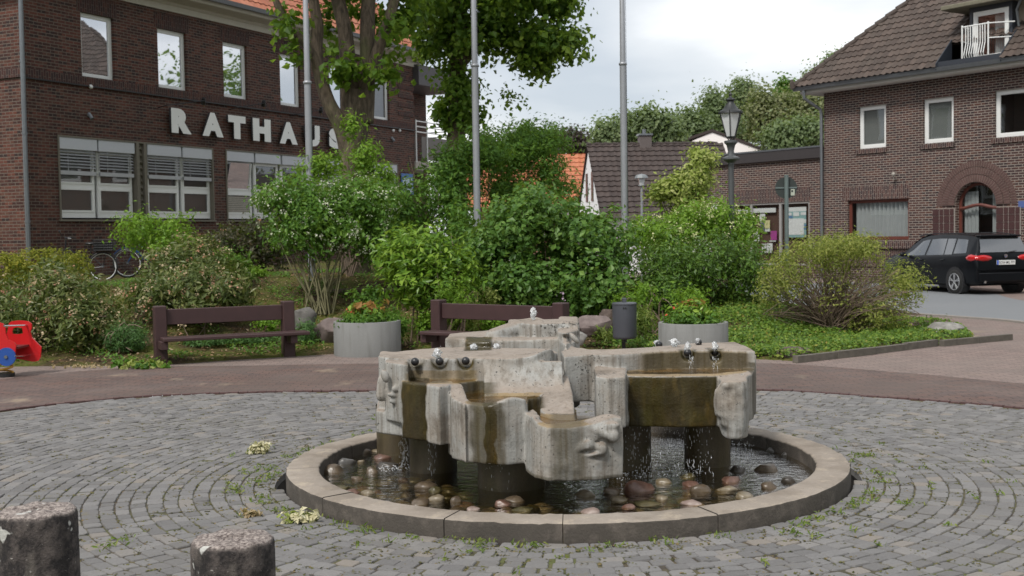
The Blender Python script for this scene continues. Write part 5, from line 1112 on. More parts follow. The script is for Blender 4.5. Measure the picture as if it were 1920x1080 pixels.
mb = MB(); mb.add([(3.9, -1.35, zr2-3.7), (7.6, -1.35, zr2-.85), (7.6, 1, zr2-.6), (3.9, 1, zr2-3.45), (3.9, -1.35, zr2-3.5), (7.6, -1.35, zr2-.62)], [(0, 1, 5, 4), (4, 5, 2, 3)]); mb.build('verge_roof', M['tile_orange'], oh)
mb = MB(); mb.box(4.6, 7.9, -1.30, -1.201, 2.15, 2.4); mb.box(7.2, 8.1, -1.6, -.5, 3.9, 4.15); mb.build('eaves_box', simple('weathered_board', (.34, .3, .27), .7), oh)
# ------------------------------------------------------------------ white gable house far behind
G0 = on_y(1336, 249, 78); Fh = Plane(G0[0], G0[1], radians(-12)); fh = Fh.root('far_gable_house', 'distant white gable with dark brown roof rising above the ridge of the white house', 'building')
zg = G0[2]; mb = MB(); mb.add([(-3.6, -.42, -.3), (4.2, -.42, -.3), (4.2, -.42, zg-1.7), (0, -.42, zg), (-3.6, -.42, zg-1.45)], [(0, 1, 2, 3, 4)]); mb.quad((-3.6, 9, -.3), (-3.6, 0, -.3), (-3.6, 0, zg-1.5), (-3.6, 9, zg-1.5)); mb.build('wall', simple('white_wall_far', (.84, .80, .78), .8, vary=.04), fh)
mb = MB(); 
for sx, dz in ((-5.0, -1.55), (5.2, -2.1)):
    mb.add([(0, -.5, zg+.03), (sx, -.5, zg+.03+dz), (sx, 9, zg+.03+dz), (0, 9, zg+.03), (0, -.5, zg+.2), (sx, -.5, zg+.2+dz), (sx, 9, zg+.2+dz), (0, 9, zg+.2)], [(0, 1, 5, 4), (4, 5, 6, 7), (0, 3, 2, 1), (1, 2, 6, 5)])
mb.box(-4.6, -3.4, 1, 2, zg-1.2, zg-.75); mb.build('roof', M['tile_dark'], fh)
# ================================================================== vegetation
def unit(a): return a/(np.linalg.norm(a, axis=1, keepdims=True)+1e-9)
def leaves(name, P, Nn, L_, W_, tint, mat, parent=None, fold=.18, droop=0):
    n = len(P); a = unit(RNG.normal(size=(n, 3))+np.array([0, 0, -droop])); Nn = unit(Nn); a = unit(a-Nn*(a*Nn).sum(1, keepdims=True)); b = np.cross(Nn, a)
    L_ = (L_*RNG.uniform(.45, 1.45, n))[:, None]; W_ = L_*W_
    V = np.stack([P-a*L_*.5, P-a*L_*.05+b*W_*.5+Nn*W_*fold, P+a*L_*.5, P-a*L_*.05-b*W_*.5+Nn*W_*fold], 1).reshape(-1, 3)
    F = np.arange(4*n).reshape(-1, 4); return npmesh(name, V, F, mat, parent, False, {'tint': np.repeat(tint, 4)})
def pbox(u0, v0, u1, v1, Y, ry=None):
    c = on_y((u0+u1)/2, (v0+v1)/2, Y); rx = (u1-u0)/2/FPX*Y; rz = (v1-v0)/2/FPX*Y; return (c, np.array([rx, ry if ry else max(rx, rz)*.8, rz]))
def cloud(blobs, n, per=22, sig=.09, inner=.35, up=.45, jitter=.22, tspread=.5):
    """leaf positions in clumps over ellipsoids -> P, N, tint"""
    wts = np.array([(b[1][0]*b[1][2]+b[1][0]*b[1][1])*(b[2] if len(b) > 2 else 1) for b in blobs]); wts = wts/wts.sum(); P, N, T = [], [], []
    for (c, r, *_), w_ in zip(blobs, wts):
        m = max(3, int(n*w_/per)); d = unit(RNG.normal(size=(m, 3))); ph = RNG.uniform(0, 6.28, 4)
        k = 1+jitter*(np.sin(d[:, 0]*4+ph[0])*np.cos(d[:, 2]*5+ph[1])+.6*np.sin(d[:, 1]*7+d[:, 2]*6+ph[2]))
        rad = RNG.random(m)**inner*k; C = c+d*r*rad[:, None]; ct = RNG.random(m)
        q = RNG.normal(size=(m, per, 3))*sig*RNG.uniform(.6, 1.4, (m, 1, 1)); p = C[:, None, :]+q
        nn = d[:, None, :]*.6+np.array([0, 0, up])+RNG.normal(size=(m, per, 3))*.55+q/sig*.25
        P.append(p.reshape(-1, 3)); N.append(nn.reshape(-1, 3)); T.append(np.clip(tspread*ct[:, None]+(1-tspread)*RNG.random((m, per)), 0, 1).ravel())
    return np.concatenate(P), np.concatenate(N), np.concatenate(T)
M['bark'] = simple('bark', (.10, .075, .05), .9, vary=.5, sc=11); M['twig'] = simple('twig_brown', (.17, .125, .09), .85, vary=.3); M['twig_green'] = simple('twig_olive', (.13, .12, .06), .85, vary=.3)
g = G('maple_bark'); tcn = g.co(scale=(1, 1, .22)); n1 = g.noise(tcn, 16, 6, .7, .5); n2 = g.noise(g.co(), 2, 4); c = g.mix(g.ramp(n1, [(.35, 0), (.65, 1)]), (.04, .03, .02), (.165, .125, .09)); c = g.mix(g.ramp(n2, [(.52, 0), (.68, .6)]), c, (.10, .11, .04)); g.set(c=c, r=.9); g.bump(n1, .9, .03); M['maple_bark'] = g.mat
GR = lambda *s: list(s)
def P4(a, b, c, d=None): 
    st_ = [(0, a), (.5, b), (.95, c)]
    return st_+([(1, d)] if d else [])
LM = {
 'rhodo': leafmat('rhododendron_leaf', P4((0.039, 0.064, 0.015), (0.088, 0.116, 0.029), (0.187, 0.187, 0.066)), .2, .42),
 'bright': leafmat('fresh_green_leaf', P4((0.066, 0.143, 0.013), (0.143, 0.275, 0.022), (0.242, 0.374, 0.050)), .4),
 'mid': leafmat('mid_green_leaf', P4((0.037, 0.094, 0.015), (0.075, 0.175, 0.022), (0.150, 0.263, 0.037)), .35),
 'lilac': leafmat('lilac_leaf', P4((0.036, 0.090, 0.019), (0.078, 0.168, 0.029), (0.168, 0.276, 0.060)), .32, .45),
 'dark': leafmat('dark_evergreen_leaf', P4((0.025, 0.056, 0.010), (0.062, 0.131, 0.018), (0.138, 0.225, 0.035)), .25, .4),
 'laurel': leafmat('laurel_leaf', P4((0.047, 0.116, 0.016), (0.126, 0.242, 0.021), (0.294, 0.420, 0.063)), .35, .3),
 'maple': leafmat('maple_leaf', P4((0.036, 0.084, 0.010), (0.084, 0.174, 0.019), (0.180, 0.276, 0.036)), .5),
 'maple2': leafmat('dark_maple_leaf', P4((0.029, 0.069, 0.009), (0.069, 0.144, 0.018), (0.196, 0.276, 0.040)), .55),
 'hedge': leafmat('yellow_hedge_leaf', P4((.12, .14, .014), (.22, .22, .022), (.34, .31, .035)), .35),
 'spirea': leafmat('spirea_leaf', P4((.11, .14, .025), (.22, .25, .055), (.38, .38, .10)), .4),
 'dogwood': leafmat('variegated_leaf', P4((.11, .17, .03), (.30, .36, .08), (.55, .55, .24)), .4),
 'purple': leafmat('dark_red_leaf', P4((.022, .025, .014), (.045, .045, .022), (.08, .06, .03)), .2),
 'cover': leafmat('ground_cover_leaf', P4((0.046, 0.098, 0.014), (0.098, 0.184, 0.023), (0.196, 0.276, 0.040), (0.345, 0.253, 0.069)), .3),
 'far': leafmat('hazed_far_leaf', P4((.08, .115, .06), (.135, .185, .085), (.21, .26, .125)), .35),  # distance haze put into the leaf colour: paler, less saturated
 'birch': leafmat('hazed_birch_leaf', P4((.115, .135, .065), (.18, .195, .095), (.26, .26, .13)), .35),  # birch tones lightened and greyed as painted haze
 'conifer': leafmat('dwarf_conifer_needles', P4((.03, .08, .02), (.055, .13, .03), (.10, .19, .05)), .15),
 'copper': leafmat('copper_leaf', P4((.02, .012, .016), (.035, .02, .024), (.05, .03, .03)), .2),
 'grass': leafmat('grass_blade', P4((.07, .11, .02), (.12, .18, .03), (.22, .24, .06)), .3)}
def flowermat(name, a, b): return leafmat(name, [(0, a), (1, b)], .3, .6)
FM = {'salmon': flowermat('salmon_blossom', (.42, .17, .11), (.62, .36, .26)), 'faded': flowermat('faded_blossom', (.30, .20, .10), (.62, .50, .34)), 'cream': flowermat('cream_blossom', (.45, .40, .22), (.80, .75, .56)), 'white': flowermat('white_blossom', (.55, .58, .40), (.75, .76, .62)), 'yellowish': flowermat('cream_yellow_blossom', (.50, .52, .22), (.78, .76, .48)), 'pink': flowermat('magenta_blossom', (.38, .10, .30), (.55, .22, .45)), 'red': flowermat('red_blossom', (.5, .05, .03), (.65, .12, .06)), 'lilacf': flowermat('lilac_blossom', (.45, .32, .45), (.62, .48, .58)), 'begonia': flowermat('begonia_leaf', (.22, .09, .03), (.38, .20, .06))}
def stems(root, base, tips, r=.014, mat='twig', name='stems', wob=.12, n=6):
    mb = MB()
    for t in tips:
        b = np.array(base)+RNG.normal(size=3)*np.array([.12, .08, 0]); t = np.array(t); k = RNG.normal(size=3)*wob; pts = [b*(1-s_)+t*s_+k*sin(pi*s_)+np.array([0, 0, .15*sin(pi*s_)]) for s_ in np.linspace(0, 1, n)]; mb.tube(pts, list(np.linspace(r, r*.35, n)), 5, False)
    return mb.build(name, M[mat], root, True)
def shrub(label, blobs, n, L_, mat, wr=.45, cat='shrub', name='shrub', stem=0, flowers=None, per=22, sig=.09, base=None, stemmat='twig', group=None, fl_size=.035, **kw):
    bl = [pbox(*b[:5], b[5] if len(b) > 5 else None)+((b[6],) if len(b) > 6 else ()) for b in blobs]
    c = np.mean([b[0] for b in bl], 0); bx, by = base or (c[0], c[1]); bz = float(terr(bx, by)) if inpoly(bx, by, BED) else 0.0
    root = empty(name, (bx, by, bz), 0, label, cat, group)
    P, N, T = cloud(bl, n, per, sig, **kw); low = P[:, 2] < bz+.02; P[low, 2] = bz+.03+RNG.random(low.sum())*.1
    leaves('foliage', P-np.array([bx, by, bz]), N, L_, wr, T, LM[mat], root)
    if stem:
        tips = [bl[RNG.integers(len(bl))] for _ in range(stem)]; stems(root, (0, 0, 0), [t[0]+RNG.normal(size=3)*t[1]*.42-np.array([bx, by, bz]) for t in tips], mat=stemmat, r=.016 if stem < 30 else .011)
    for fm, nf, rad in (flowers or []):
        Pf, Nf, Tf = cloud(bl, nf*9, 9, rad, inner=.06, up=.7); leaves('blossoms', Pf-np.array([bx, by, bz]), Nf, fl_size, .8, Tf, FM[fm], root)
    return root
# --- left part of the bed
shrub('rhododendron at the far left with salmon and faded blossoms over dark leaves', [(-130, 520, 90, 668, 17.9, .8), (40, 505, 215, 660, 18.1, .8), (60, 492, 150, 560, 18.6, .6), (110, 560, 226, 660, 17.9, .7)], 9500, .105, 'rhodo', .34, stem=14, flowers=[('faded', 210, .035), ('salmon', 70, .035)], sig=.08, name='rhododendron')
shrub('rhododendron behind the left bench with salmon and faded blossoms', [(238, 520, 350, 600, 19.2, .7), (300, 490, 430, 590, 19.3, .8), (380, 500, 470, 590, 19.4, .7), (330, 570, 400, 645, 18.6, .5), (272, 462, 340, 540, 20, .5), (300, 440, 430, 540, 20.3, .7)], 10500, .105, 'rhodo', .34, stem=16, flowers=[('faded', 190, .035), ('salmon', 90, .04)], sig=.08, name='rhododendron')
shrub('clipped yellow green hedge in front of the bicycles', [(-140, 470, 60, 545, 22, .6), (20, 466, 150, 540, 22, .6), (110, 474, 172, 540, 22, .5)], 15000, .05, 'hedge', .5, cat='hedge', name='hedge', sig=.035, inner=.10, jitter=.04)
shrub('fresh light green shrub in front of the first town hall windows', [(215, 405, 320, 470, 21.5, .6), (290, 402, 360, 480, 21.5, .6), (268, 440, 400, 520, 21.3, .6)], 5200, .075, 'bright', .5, stem=10)
shrub('round dwarf conifer left of the left bench', [(196, 606, 276, 666, 17.6, .3)], 6500, .045, 'conifer', .22, cat='shrub', name='dwarf_conifer', sig=.035, inner=.22, jitter=.06, stem=8)
shrub('low mat of green ground shrub under the left bench', [(345, 638, 440, 672, 18.2, .35), (420, 640, 520, 670, 18.5, .35)], 4500, .045, 'conifer', .4, sig=.05, inner=.3, name='ground_shrub', cat='shrub')
shrub('small yellow green leafed plant under the right end of the left bench', [(482, 588, 526, 624, 18.9, .2)], 500, .06, 'bright', .6, sig=.04, name='perennial', cat='plant')
shrub('spiky green juniper beside the right post of the left bench', [(552, 602, 600, 648, 18.6, .25)], 1500, .06, 'conifer', .2, sig=.05, name='juniper', cat='shrub')
shrub('dark reddish leafed bush under the town hall windows', [(385, 420, 470, 500, 25, .7), (440, 412, 545, 505, 25, .7)], 5500, .085, 'purple', .5, stem=10, flowers=[('salmon', 8, .03)])
shrub('green elder bush low behind the rhododendron', [(405, 470, 465, 530, 21.8, .5)], 1800, .08, 'mid', .5, stem=6)
shrub('wide viburnum covered with flat white blossoms on bare stems', [(490, 335, 640, 420, 21, .9), (600, 330, 755, 420, 21, .9), (500, 400, 640, 470, 21, .9), (560, 350, 700, 470, 20.6, .9), (640, 400, 750, 490, 21, .8), (480, 350, 540, 395, 21, .6)], 17000, .085, 'mid', .5, stem=26, flowers=[('white', 300, .04)], base=(on_y(600, 560, 20.3)[0], 20.3), stemmat='twig_green', sig=.1, inner=.42)
shrub('bright laurel bush with upright shining leaves in the middle of the bed', [(705, 430, 800, 520, 18.9, .6), (760, 415, 850, 520, 18.9, .7), (720, 480, 880, 575, 18.8, .7), (830, 470, 895, 560, 18.9, .5)], 5200, .125, 'laurel', .36, stem=18, sig=.10, inner=.4, up=.8)
shrub('small leafed yellow green shrub at the right foot of the laurel', [(815, 510, 890, 600, 18.4, .4)], 2200, .05, 'bright', .4, stem=8, sig=.07)
shrub('tall loose green shrub rising between trunk and second flagpole', [(700, 330, 800, 470, 24, .9), (770, 300, 900, 430, 24.5, 1.0), (800, 270, 900, 360, 25, 1.0), (850, 240, 960, 330, 25, 1.0), (830, 380, 910, 500, 23.5, .9)], 15000, .10, 'mid', .42, stem=16, sig=.13, inner=.45)
shrub('spreading japanese maple in front of the orange roofed house', [(880, 240, 1010, 340, 26.5, 1.2), (950, 232, 1080, 300, 26.5, 1.1), (980, 285, 1060, 345, 26, .8), (1000, 330, 1085, 375, 26, .6), (900, 320, 1010, 400, 26, 1.0)], 14000, .10, 'mid', .35, cat='tree', name='small_tree', stem=22, sig=.13, inner=.5, base=(on_y(955, 480, 26.5)[0], 26.5))
shrub('young leafy shoots climbing in front of the big trunk', [(640, 215, 680, 270, 23.0, .25), (655, 255, 715, 330, 23, .4), (580, 285, 650, 340, 22.8, .5), (690, 300, 740, 360, 23, .5), (560, 310, 600, 335, 22.8, .3)], 3600, .085, 'bright', .42, stem=16, sig=.08, name='sapling', cat='shrub', base=(on_y(655, 420, 23)[0], 23))
shrub('large dark green lilac bush behind the right bench', [(890, 400, 1010, 520, 20.4, 1.0), (930, 352, 1060, 450, 20.6, 1.0), (1000, 380, 1120, 500, 20.6, 1.0), (1050, 400, 1190, 520, 20.6, 1.0), (900, 480, 1060, 590, 20.0, .9), (1030, 480, 1180, 590, 20.0, .9), (870, 430, 940, 540, 20.4, .8)], 20000, .095, 'lilac', .7, stem=30, sig=.10, flowers=[('lilacf', 7, .05)], name='lilac_bush')
shrub('dark evergreen bush right of the lilac in front of the annex', [(1190, 450, 1310, 560, 20.8, .9), (1270, 440, 1400, 560, 20.8, .9), (1350, 460, 1450, 560, 20.8, .8), (1180, 500, 1330, 590, 20.3, .6)], 14000, .085, 'dark', .36, stem=16, sig=.09, inner=.3)
shrub('variegated dogwood with creamy blossoms left of the old street lamp', [(1170, 400, 1280, 480, 22.4, .8), (1240, 385, 1340, 470, 22.4, .8), (1300, 375, 1400, 470, 22.4, .8), (1350, 400, 1430, 465, 22.2, .6), (1215, 415, 1300, 520, 22, .6)], 12000, .08, 'bright', .45, stem=20, flowers=[('yellowish', 330, .045)], sig=.1, inner=.5)
shrub('pale yellow green tree reaching up before the dark roof', [(1230, 335, 1290, 370, 25, .5), (1265, 310, 1330, 380, 25, .7), (1290, 280, 1345, 330, 25, .5), (1250, 350, 1330, 410, 25, .7), (1215, 355, 1250, 372, 25, .3)], 7500, .095, 'dogwood', .5, cat='tree', name='small_tree', stem=22, sig=.09, inner=.6, base=(on_y(1300, 470, 25)[0], 25), stemmat='twig_green')
shrub('leafy perennial with yellow leaflets behind the litter bin', [(1185, 520, 1230, 580, 18.8, .35), (1240, 540, 1340, 590, 18.6, .4), (1150, 545, 1200, 590, 18.6, .3)], 1900, .075, 'bright', .38, stem=16, sig=.07, inner=.6, name='perennial', cat='plant')
# twiggy spirea
sp = shrub('broad twiggy spirea with yellow green tips at the right end of the bed', [(1480, 440, 1620, 500, 19.3, .9), (1560, 438, 1650, 490, 19.3, .8), (1430, 470, 1520, 560, 19.3, .8), (1640, 490, 1735, 570, 19.4, .7), (1590, 560, 1700, 620, 19, .5), (1420, 510, 1480, 580, 19.2, .5), (1500, 480, 1640, 600, 19.2, .8, .30)], 16500, .055, 'spirea', .4, stem=0, sig=.075, inner=.35, base=(on_y(1560, 590, 19.2)[0], 19.2))
tips = []
for _ in range(420):
    u = RNG.uniform(1425, 1735); v = 455+abs(u-1570)**1.7*.014+RNG.uniform(0, 120)**1.0; tips.append(on_y(u, min(v, 590), 19.2+RNG.uniform(-.8, .8))-np.array(sp.location))
stems(sp, (0, 0, 0), tips, .009, 'twig', 'bare_twigs', .10, 6)
# small plants along the front
for u, v, w_, h2, Y, m, L_, lab in ((800, 605, 40, 44, 18.5, 'bright', .06, 'small light green perennial left of the right bench'), (870, 603, 46, 44, 18.7, 'grass', .2, 'tuft of long grass blades seen through the right bench'), (925, 608, 56, 36, 18.9, 'bright', .06, 'low fresh green plant under the right bench back'), (745, 610, 44, 60, 18.3, 'mid', .07, 'green perennial just right of the left planter'), (920, 560, 30, 44, 19.4, 'dogwood', .06, 'cream flecked little shrub behind the right bench'), (1205, 600, 30, 60, 17.9, 'grass', .12, 'grassy plant between litter bin and right planter'), (1130, 625, 36, 26, 18, 'grass', .10, 'grass tuft by the mauve boulder'),
    (1060, 570, 60, 50, 19.6, 'lilac', .08, 'low green plant behind the right end of the right bench'), (690, 560, 70, 50, 19.6, 'mid', .07, 'shady green plant behind the left planter'), (470, 512, 80, 22, 23, 'bright', .07, 'strip of fresh ground plants in front of the dark bush'), (760, 520, 90, 30, 22, 'mid', .07, 'shaded fern behind the laurel')):
    shrub(lab, [(u-w_/2, v-h2/2, u+w_/2, v+h2/2, Y, .25)], 650, L_, m, .16 if m == 'grass' else .5, name='perennial', cat='plant', sig=.05, inner=.5, up=.2 if m == 'grass' else .6)
# ground cover on the mound at the right and loose herbs elsewhere (uncountable)
def scatter(n, xr, yr, dens=None, hgt=.06):
    x = RNG.uniform(*xr, n); y = RNG.uniform(*yr, n); k = (dpoly(x, y, BED) < -.06)
    if dens is not None: k &= RNG.random(n) < dens(x, y)
    x, y = x[k], y[k]; z = terr(x, y)+RNG.random(len(x))*hgt+.01; return np.stack([x, y, z], 1)
P = scatter(150000, (.6, 8.2), (16, 22.5), lambda x, y: sst(1.2, 2.4, x+.25*np.sin(y*3))*(.55+.45*np.sin(x*3+1)*np.cos(y*4)), .09)
tag(leaves('ground_cover', P, RNG.normal(size=P.shape)*.5+np.array([0, -.3, 1]), .052, .65, RNG.random(len(P)), LM['cover']), kind='stuff')
P = scatter(60000, (-9, 2.5), (16.5, 25), lambda x, y: (np.sin(x*2.3+.5)*np.cos(y*1.9)+.5*np.sin(x*5+y*4) > .25)*.8, .07)
tag(leaves('low_herbs', P, RNG.normal(size=P.shape)*.6+np.array([0, -.3, 1]), .05, .5, RNG.random(len(P)), LM['mid']), kind='stuff')
P = scatter(26000, (-9, 2.5), (16.5, 24), lambda x, y: .5+0*x, .012)
tag(leaves('leaf_litter', P, RNG.normal(size=P.shape)*.3+np.array([0, 0, 1]), .045, .6, RNG.random(len(P)), leafmat('dry_leaf', [(0, (.10, .05, .025)), (.6, (.24, .14, .07)), (1, (.42, .32, .22))], .1, .8)), kind='stuff')
# ------------------------------------------------------------------ trees
def limb(mb, pts, Y, rr, n=10):
    P = curve([tuple(on_y(u, v, Y+dy)) for u, v, dy in pts], 5); k = len(P); mb.tube(P, list(np.interp(np.linspace(0, 1, k), np.linspace(0, 1, len(rr)), rr)), n)
tb = on_y(668, 520, 24); tz = float(terr(tb[0], tb[1]))
T1 = empty('maple_tree', (tb[0], tb[1], tz), 0, 'big many stemmed maple standing in front of the RATHAUS letters', 'tree')
mb = MB(); Y = 24
limb(mb, [(672, 540, 0), (664, 470, 0), (658, 380, 0), (658, 320, 0), (664, 260, 0), (670, 215, 0), (675, 170, 0)], Y, [.34, .26, .215, .21, .25, .30, .28], 18)
limb(mb, [(652, 300, 0), (640, 240, -.1), (615, 190, -.2), (600, 140, -.2), (593, 95, -.2), (595, 50, -.2), (588, 0, -.3), (575, -90, -.5)], Y, [.14, .155, .14, .13, .125, .12, .10, .06])
limb(mb, [(602, 150, -.2), (590, 110, -.3), (566, 75, -.4), (540, 48, -.4), (520, 8, -.5), (495, -60, -.6)], Y, [.08, .085, .08, .075, .07, .04], 8)
limb(mb, [(660, 240, 0), (657, 170, 0), (652, 110, 0), (646, 55, 0), (634, 0, 0), (610, -120, .2)], Y, [.22, .20, .16, .145, .14, .08], 12)
limb(mb, [(680, 230, 0), (686, 170, 0), (689, 110, 0), (689, 50, 0), (691, 0, .1), (700, -120, .2)], Y, [.22, .18, .155, .15, .14, .08], 12)
limb(mb, [(682, 190, 0), (698, 128, -.1), (712, 85, -.2), (728, 40, -.2), (742, -10, -.2), (770, -120, -.2)], Y, [.14, .12, .115, .11, .09, .05], 10)
tr_ = mb.build('trunk', M['maple_bark'], None, True); wrap(tr_, T1)
def tcrown(root, boxes, n, L_, mat, per=24, sig=.16, wr=.8, name='crown', **kw):
    P, N, T = cloud([pbox(*b[:5], b[5] if len(b) > 5 else None)+((b[6],) if len(b) > 6 else ()) for b in boxes], n, per, sig, **kw); return leaves(name, P-np.array(root.location), N, L_, wr, T, LM[mat], root, droop=.6)
tcrown(T1, [(520, 22, 566, 62, 23.5, .3), (534, 92, 566, 112, 23.5, .25), (610, 112, 692, 150, 23.4, .35), (700, 132, 745, 160, 23.5, .3), (725, 30, 752, 75, 23.6, .3), (600, 5, 640, 60, 25.6, .4, .6), (640, -20, 720, 60, 25.8, .5, .3), (725, -10, 790, 60, 25.2, .5), (700, 40, 760, 130, 26, .5, .5), (560, -60, 760, -25, 24.5, 1.0), (600, 60, 650, 100, 25.8, .4, .5)], 3600, .15, 'maple', sig=.15)
tcrown(T1, [(380, -420, 900, -60, 24, 3.0), (450, -600, 800, -250, 24, 2.8)], 4000, .30, 'maple', sig=.3, name='upper_crown')
tb = on_y(858, 460, 30); T2 = empty('tall_tree', (tb[0], tb[1], .6), 0, 'tall dark leafy tree with ivy covered trunk right of the town hall', 'tree')
mb = MB(); limb(mb, [(860, 480, 0), (857, 350, 0), (856, 240, 0), (858, 150, 0), (862, 60, 0), (860, -60, 0), (856, -300, 0)], 30, [.26, .24, .22, .2, .19, .16, .08], 12)
limb(mb, [(858, 130, 0), (900, 90, 0), (960, 75, 0), (1030, 80, 0), (1080, 85, 0)], 30, [.1, .09, .07, .05, .02], 7); limb(mb, [(858, 90, 0), (810, 50, 0), (770, 10, 0), (740, -40, 0)], 30, [.1, .08, .06, .03], 7); limb(mb, [(862, 60, 0), (930, 20, 0), (1000, -10, 0), (1070, -20, 0)], 30, [.09, .08, .06, .02], 7)
wrap(mb.build('trunk', M['bark'], None, True), T2)
tcrown(T2, [(765, -60, 900, 60, 30, 1.6), (790, 20, 900, 130, 30, 1.2), (870, -60, 1000, 60, 30, 1.6), (880, 20, 990, 105, 30, 1.1), (960, 42, 1060, 110, 30, 1.2), (1010, 60, 1085, 120, 30, 1.0), (960, 90, 1035, 152, 30, .8), (1050, 62, 1108, 98, 30, .5), (970, -50, 1090, 20, 30, 1.3), (1020, 0, 1085, 30, 30, .6), (770, 50, 815, 100, 30, .5)], 12000, .155, 'maple2', sig=.16, inner=.42)
tcrown(T2, [(825, 130, 890, 200, 30, .7), (820, 180, 900, 260, 30, .6), (835, 100, 880, 260, 30, .4)], 2200, .15, 'maple', sig=.14, name='ivy', inner=.5)
tcrown(T2, [(935, 160, 985, 215, 30, .4, .3), (900, 140, 930, 200, 30, .4, .2)], 130, .11, 'maple2', sig=.16, per=7, name='loose_twig_leaves', inner=.8)
tcrown(T2, [(700, -500, 1060, -90, 30, 3.5)], 2200, .32, 'maple2', sig=.35, name='upper_crown')
# far trees beyond the roofs
def fartree(label, boxes, n, mat, L_=.20, trunk=True, **kw):
    n = int(n*2.1)
    c0, r0 = pbox(*boxes[0][:5]); root = empty('background_tree', (c0[0], c0[1], 0), 0, label, 'tree', 'trees beyond the roofs')
    P, N, T = cloud([pbox(*b[:5]) for b in boxes], n, 26, kw.pop('sig', .36), **kw); leaves('crown', P-np.array(root.location), N, L_*1.15, .75, T, LM[mat], root)
    mb = MB(); mb.tube([(0, 0, 0), (.1, 0, c0[2]*.5), (0, 0, c0[2])], [.3, .22, .1], 7)
    for k in range(9):
        b = boxes[k % len(boxes)]; cc, rr = pbox(*b[:5]); e_ = cc+RNG.normal(size=3)*rr*.45-np.array(root.location); mb.tube([(0, 0, c0[2]*.55), tuple(np.array([0, 0, c0[2]*.6])*.5+e_*.5), tuple(e_)], [.12, .08, .03], 5)
    mb.build('trunk', M['bark'], root, True)
fartree('mid green tree just above the dark ridge left of the chimney', [(1115, 232, 1200, 285, 75), (1160, 215, 1225, 270, 75)], 5200, 'far')
fartree('green tree with a ragged top behind the chimney', [(1200, 208, 1250, 280, 74), (1225, 225, 1275, 280, 74)], 4200, 'far', inner=.55)
fartree('thin grey green tree left of the lantern', [(1262, 205, 1320, 265, 82), (1290, 215, 1345, 270, 82)], 2400, 'far', inner=.7)
fartree('tall open tree directly left of the lantern top', [(1312, 170, 1355, 262, 84), (1325, 200, 1380, 265, 84)], 3800, 'far', inner=.6)
fartree('round bright green tree behind the lantern', [(1362, 152, 1422, 225, 95), (1370, 190, 1430, 265, 95)], 5200, 'far')
fartree('olive birch right of the lantern', [(1400, 172, 1480, 270, 88), (1440, 180, 1520, 280, 88)], 6500, 'birch')
fartree('olive brown birch touching the eaves of the brick house', [(1490, 165, 1560, 285, 86), (1460, 210, 1540, 285, 86)], 5600, 'birch')
fartree('pale fresh green tree low above the annex roof', [(1440, 235, 1510, 290, 76), (1490, 228, 1570, 290, 76)], 5600, 'far')
fartree('small green tree top between birches', [(1455, 152, 1490, 185, 96), (1462, 170, 1500, 200, 96)], 1500, 'mid')
fartree('light tree top showing over the hip of the brick house', [(1540, 100, 1605, 160, 98), (1510, 132, 1560, 175, 98)], 3400, 'far')
fartree('dark copper leaved tree between maple and white gable', [(1065, 252, 1105, 285, 92), (1050, 248, 1080, 280, 92)], 1800, 'copper')
fartree('green tree left behind the orange roof', [(1000, 244, 1062, 290, 95), (950, 240, 1010, 290, 95)], 2600, 'mid')
rt_ = empty('background_tree', (21, 49, 0), 0, 'tree standing out of sight behind the brick house, mirrored in town hall panes', 'tree')
P, N, T = cloud([(np.array([0., 0, 7.5]), np.array([4., 4, 4.2])), (np.array([5., -3, 7.]), np.array([3., 3, 3.2]))], 9000, 26, .4); leaves('crown', P, N, .26, .7, T, LM['maple2'], rt_)
mb = MB(); mb.tube([(0, 0, 0), (0, 0, 7)], [.3, .15], 8); mb.build('trunk', M['bark'], rt_)
# unseen trees added behind the viewer, darkening reflections in panes, paint and water
bl = []
for ang, d, hh in [(a, 30+6*sin(a*.37), 4.5+1.6*sin(a*.9)) for a in range(130, 405, 10)]:
    x_, y_ = d*cos(radians(ang)), d*sin(radians(ang))+2
    bl.append((np.array([x_, y_, hh]), np.array([4.5, 4.5, hh])))
bl = [b for b in bl if not (abs(b[0][0]) < b[0][1]*.62+3)]
P, N, T = cloud(bl, 26000, 30, .6, inner=.4); P[:, 2] = np.maximum(P[:, 2], .1); tag(leaves('reflection_wood', P, N, .9, .7, T, LM['maple2']), kind='stuff')
# ================================================================== street furniture and small things
def rotz(a): return Matrix.Rotation(a, 4, 'Z')
M['wood'] = simple('stained_bench_wood', (.048, .023, .023), .55, vary=.35, sc=5)
def bench(pl, pr, label):
    a, b = on_z(*pl), on_z(*pr); d = b-a; L_ = float(np.hypot(d[0], d[1])); ang = atan2(d[1], d[0])
    r = empty('park_bench', (a[0], a[1], 0), ang, label, 'bench', 'brown park benches at the flower bed')
    for x_ in (0, L_): mb = MB(); mb.box(x_-.085, x_+.085, -.09, .09, -.05, .815, .012); mb.build('post', M['wood'], r)
    mb = MB(); mb.box(.086, L_-.086, -.035, .02, .545, .765, .008); mb.build('backrest', M['wood'], r)
    mb = MB(); mb.box(-.02, L_+.22, -.42, -.10, .335, .385, .01); mb.box(-.02, L_+.22, -.09, .19, .335, .385, .01) if False else None; mb.build('seat', M['wood'], r)
    for x_ in (.0, L_): mb = MB(); mb.box(x_-.05, x_+.05, -.36, -.091, .22, .334, .006); mb.build('seat_bracket', M['wood'], r)
bench((302, 682), (541, 668), 'brown wooden park bench at the left, left of the tall round planter')
bench((824, 667), (1053, 681), 'brown wooden park bench right behind the fountain')
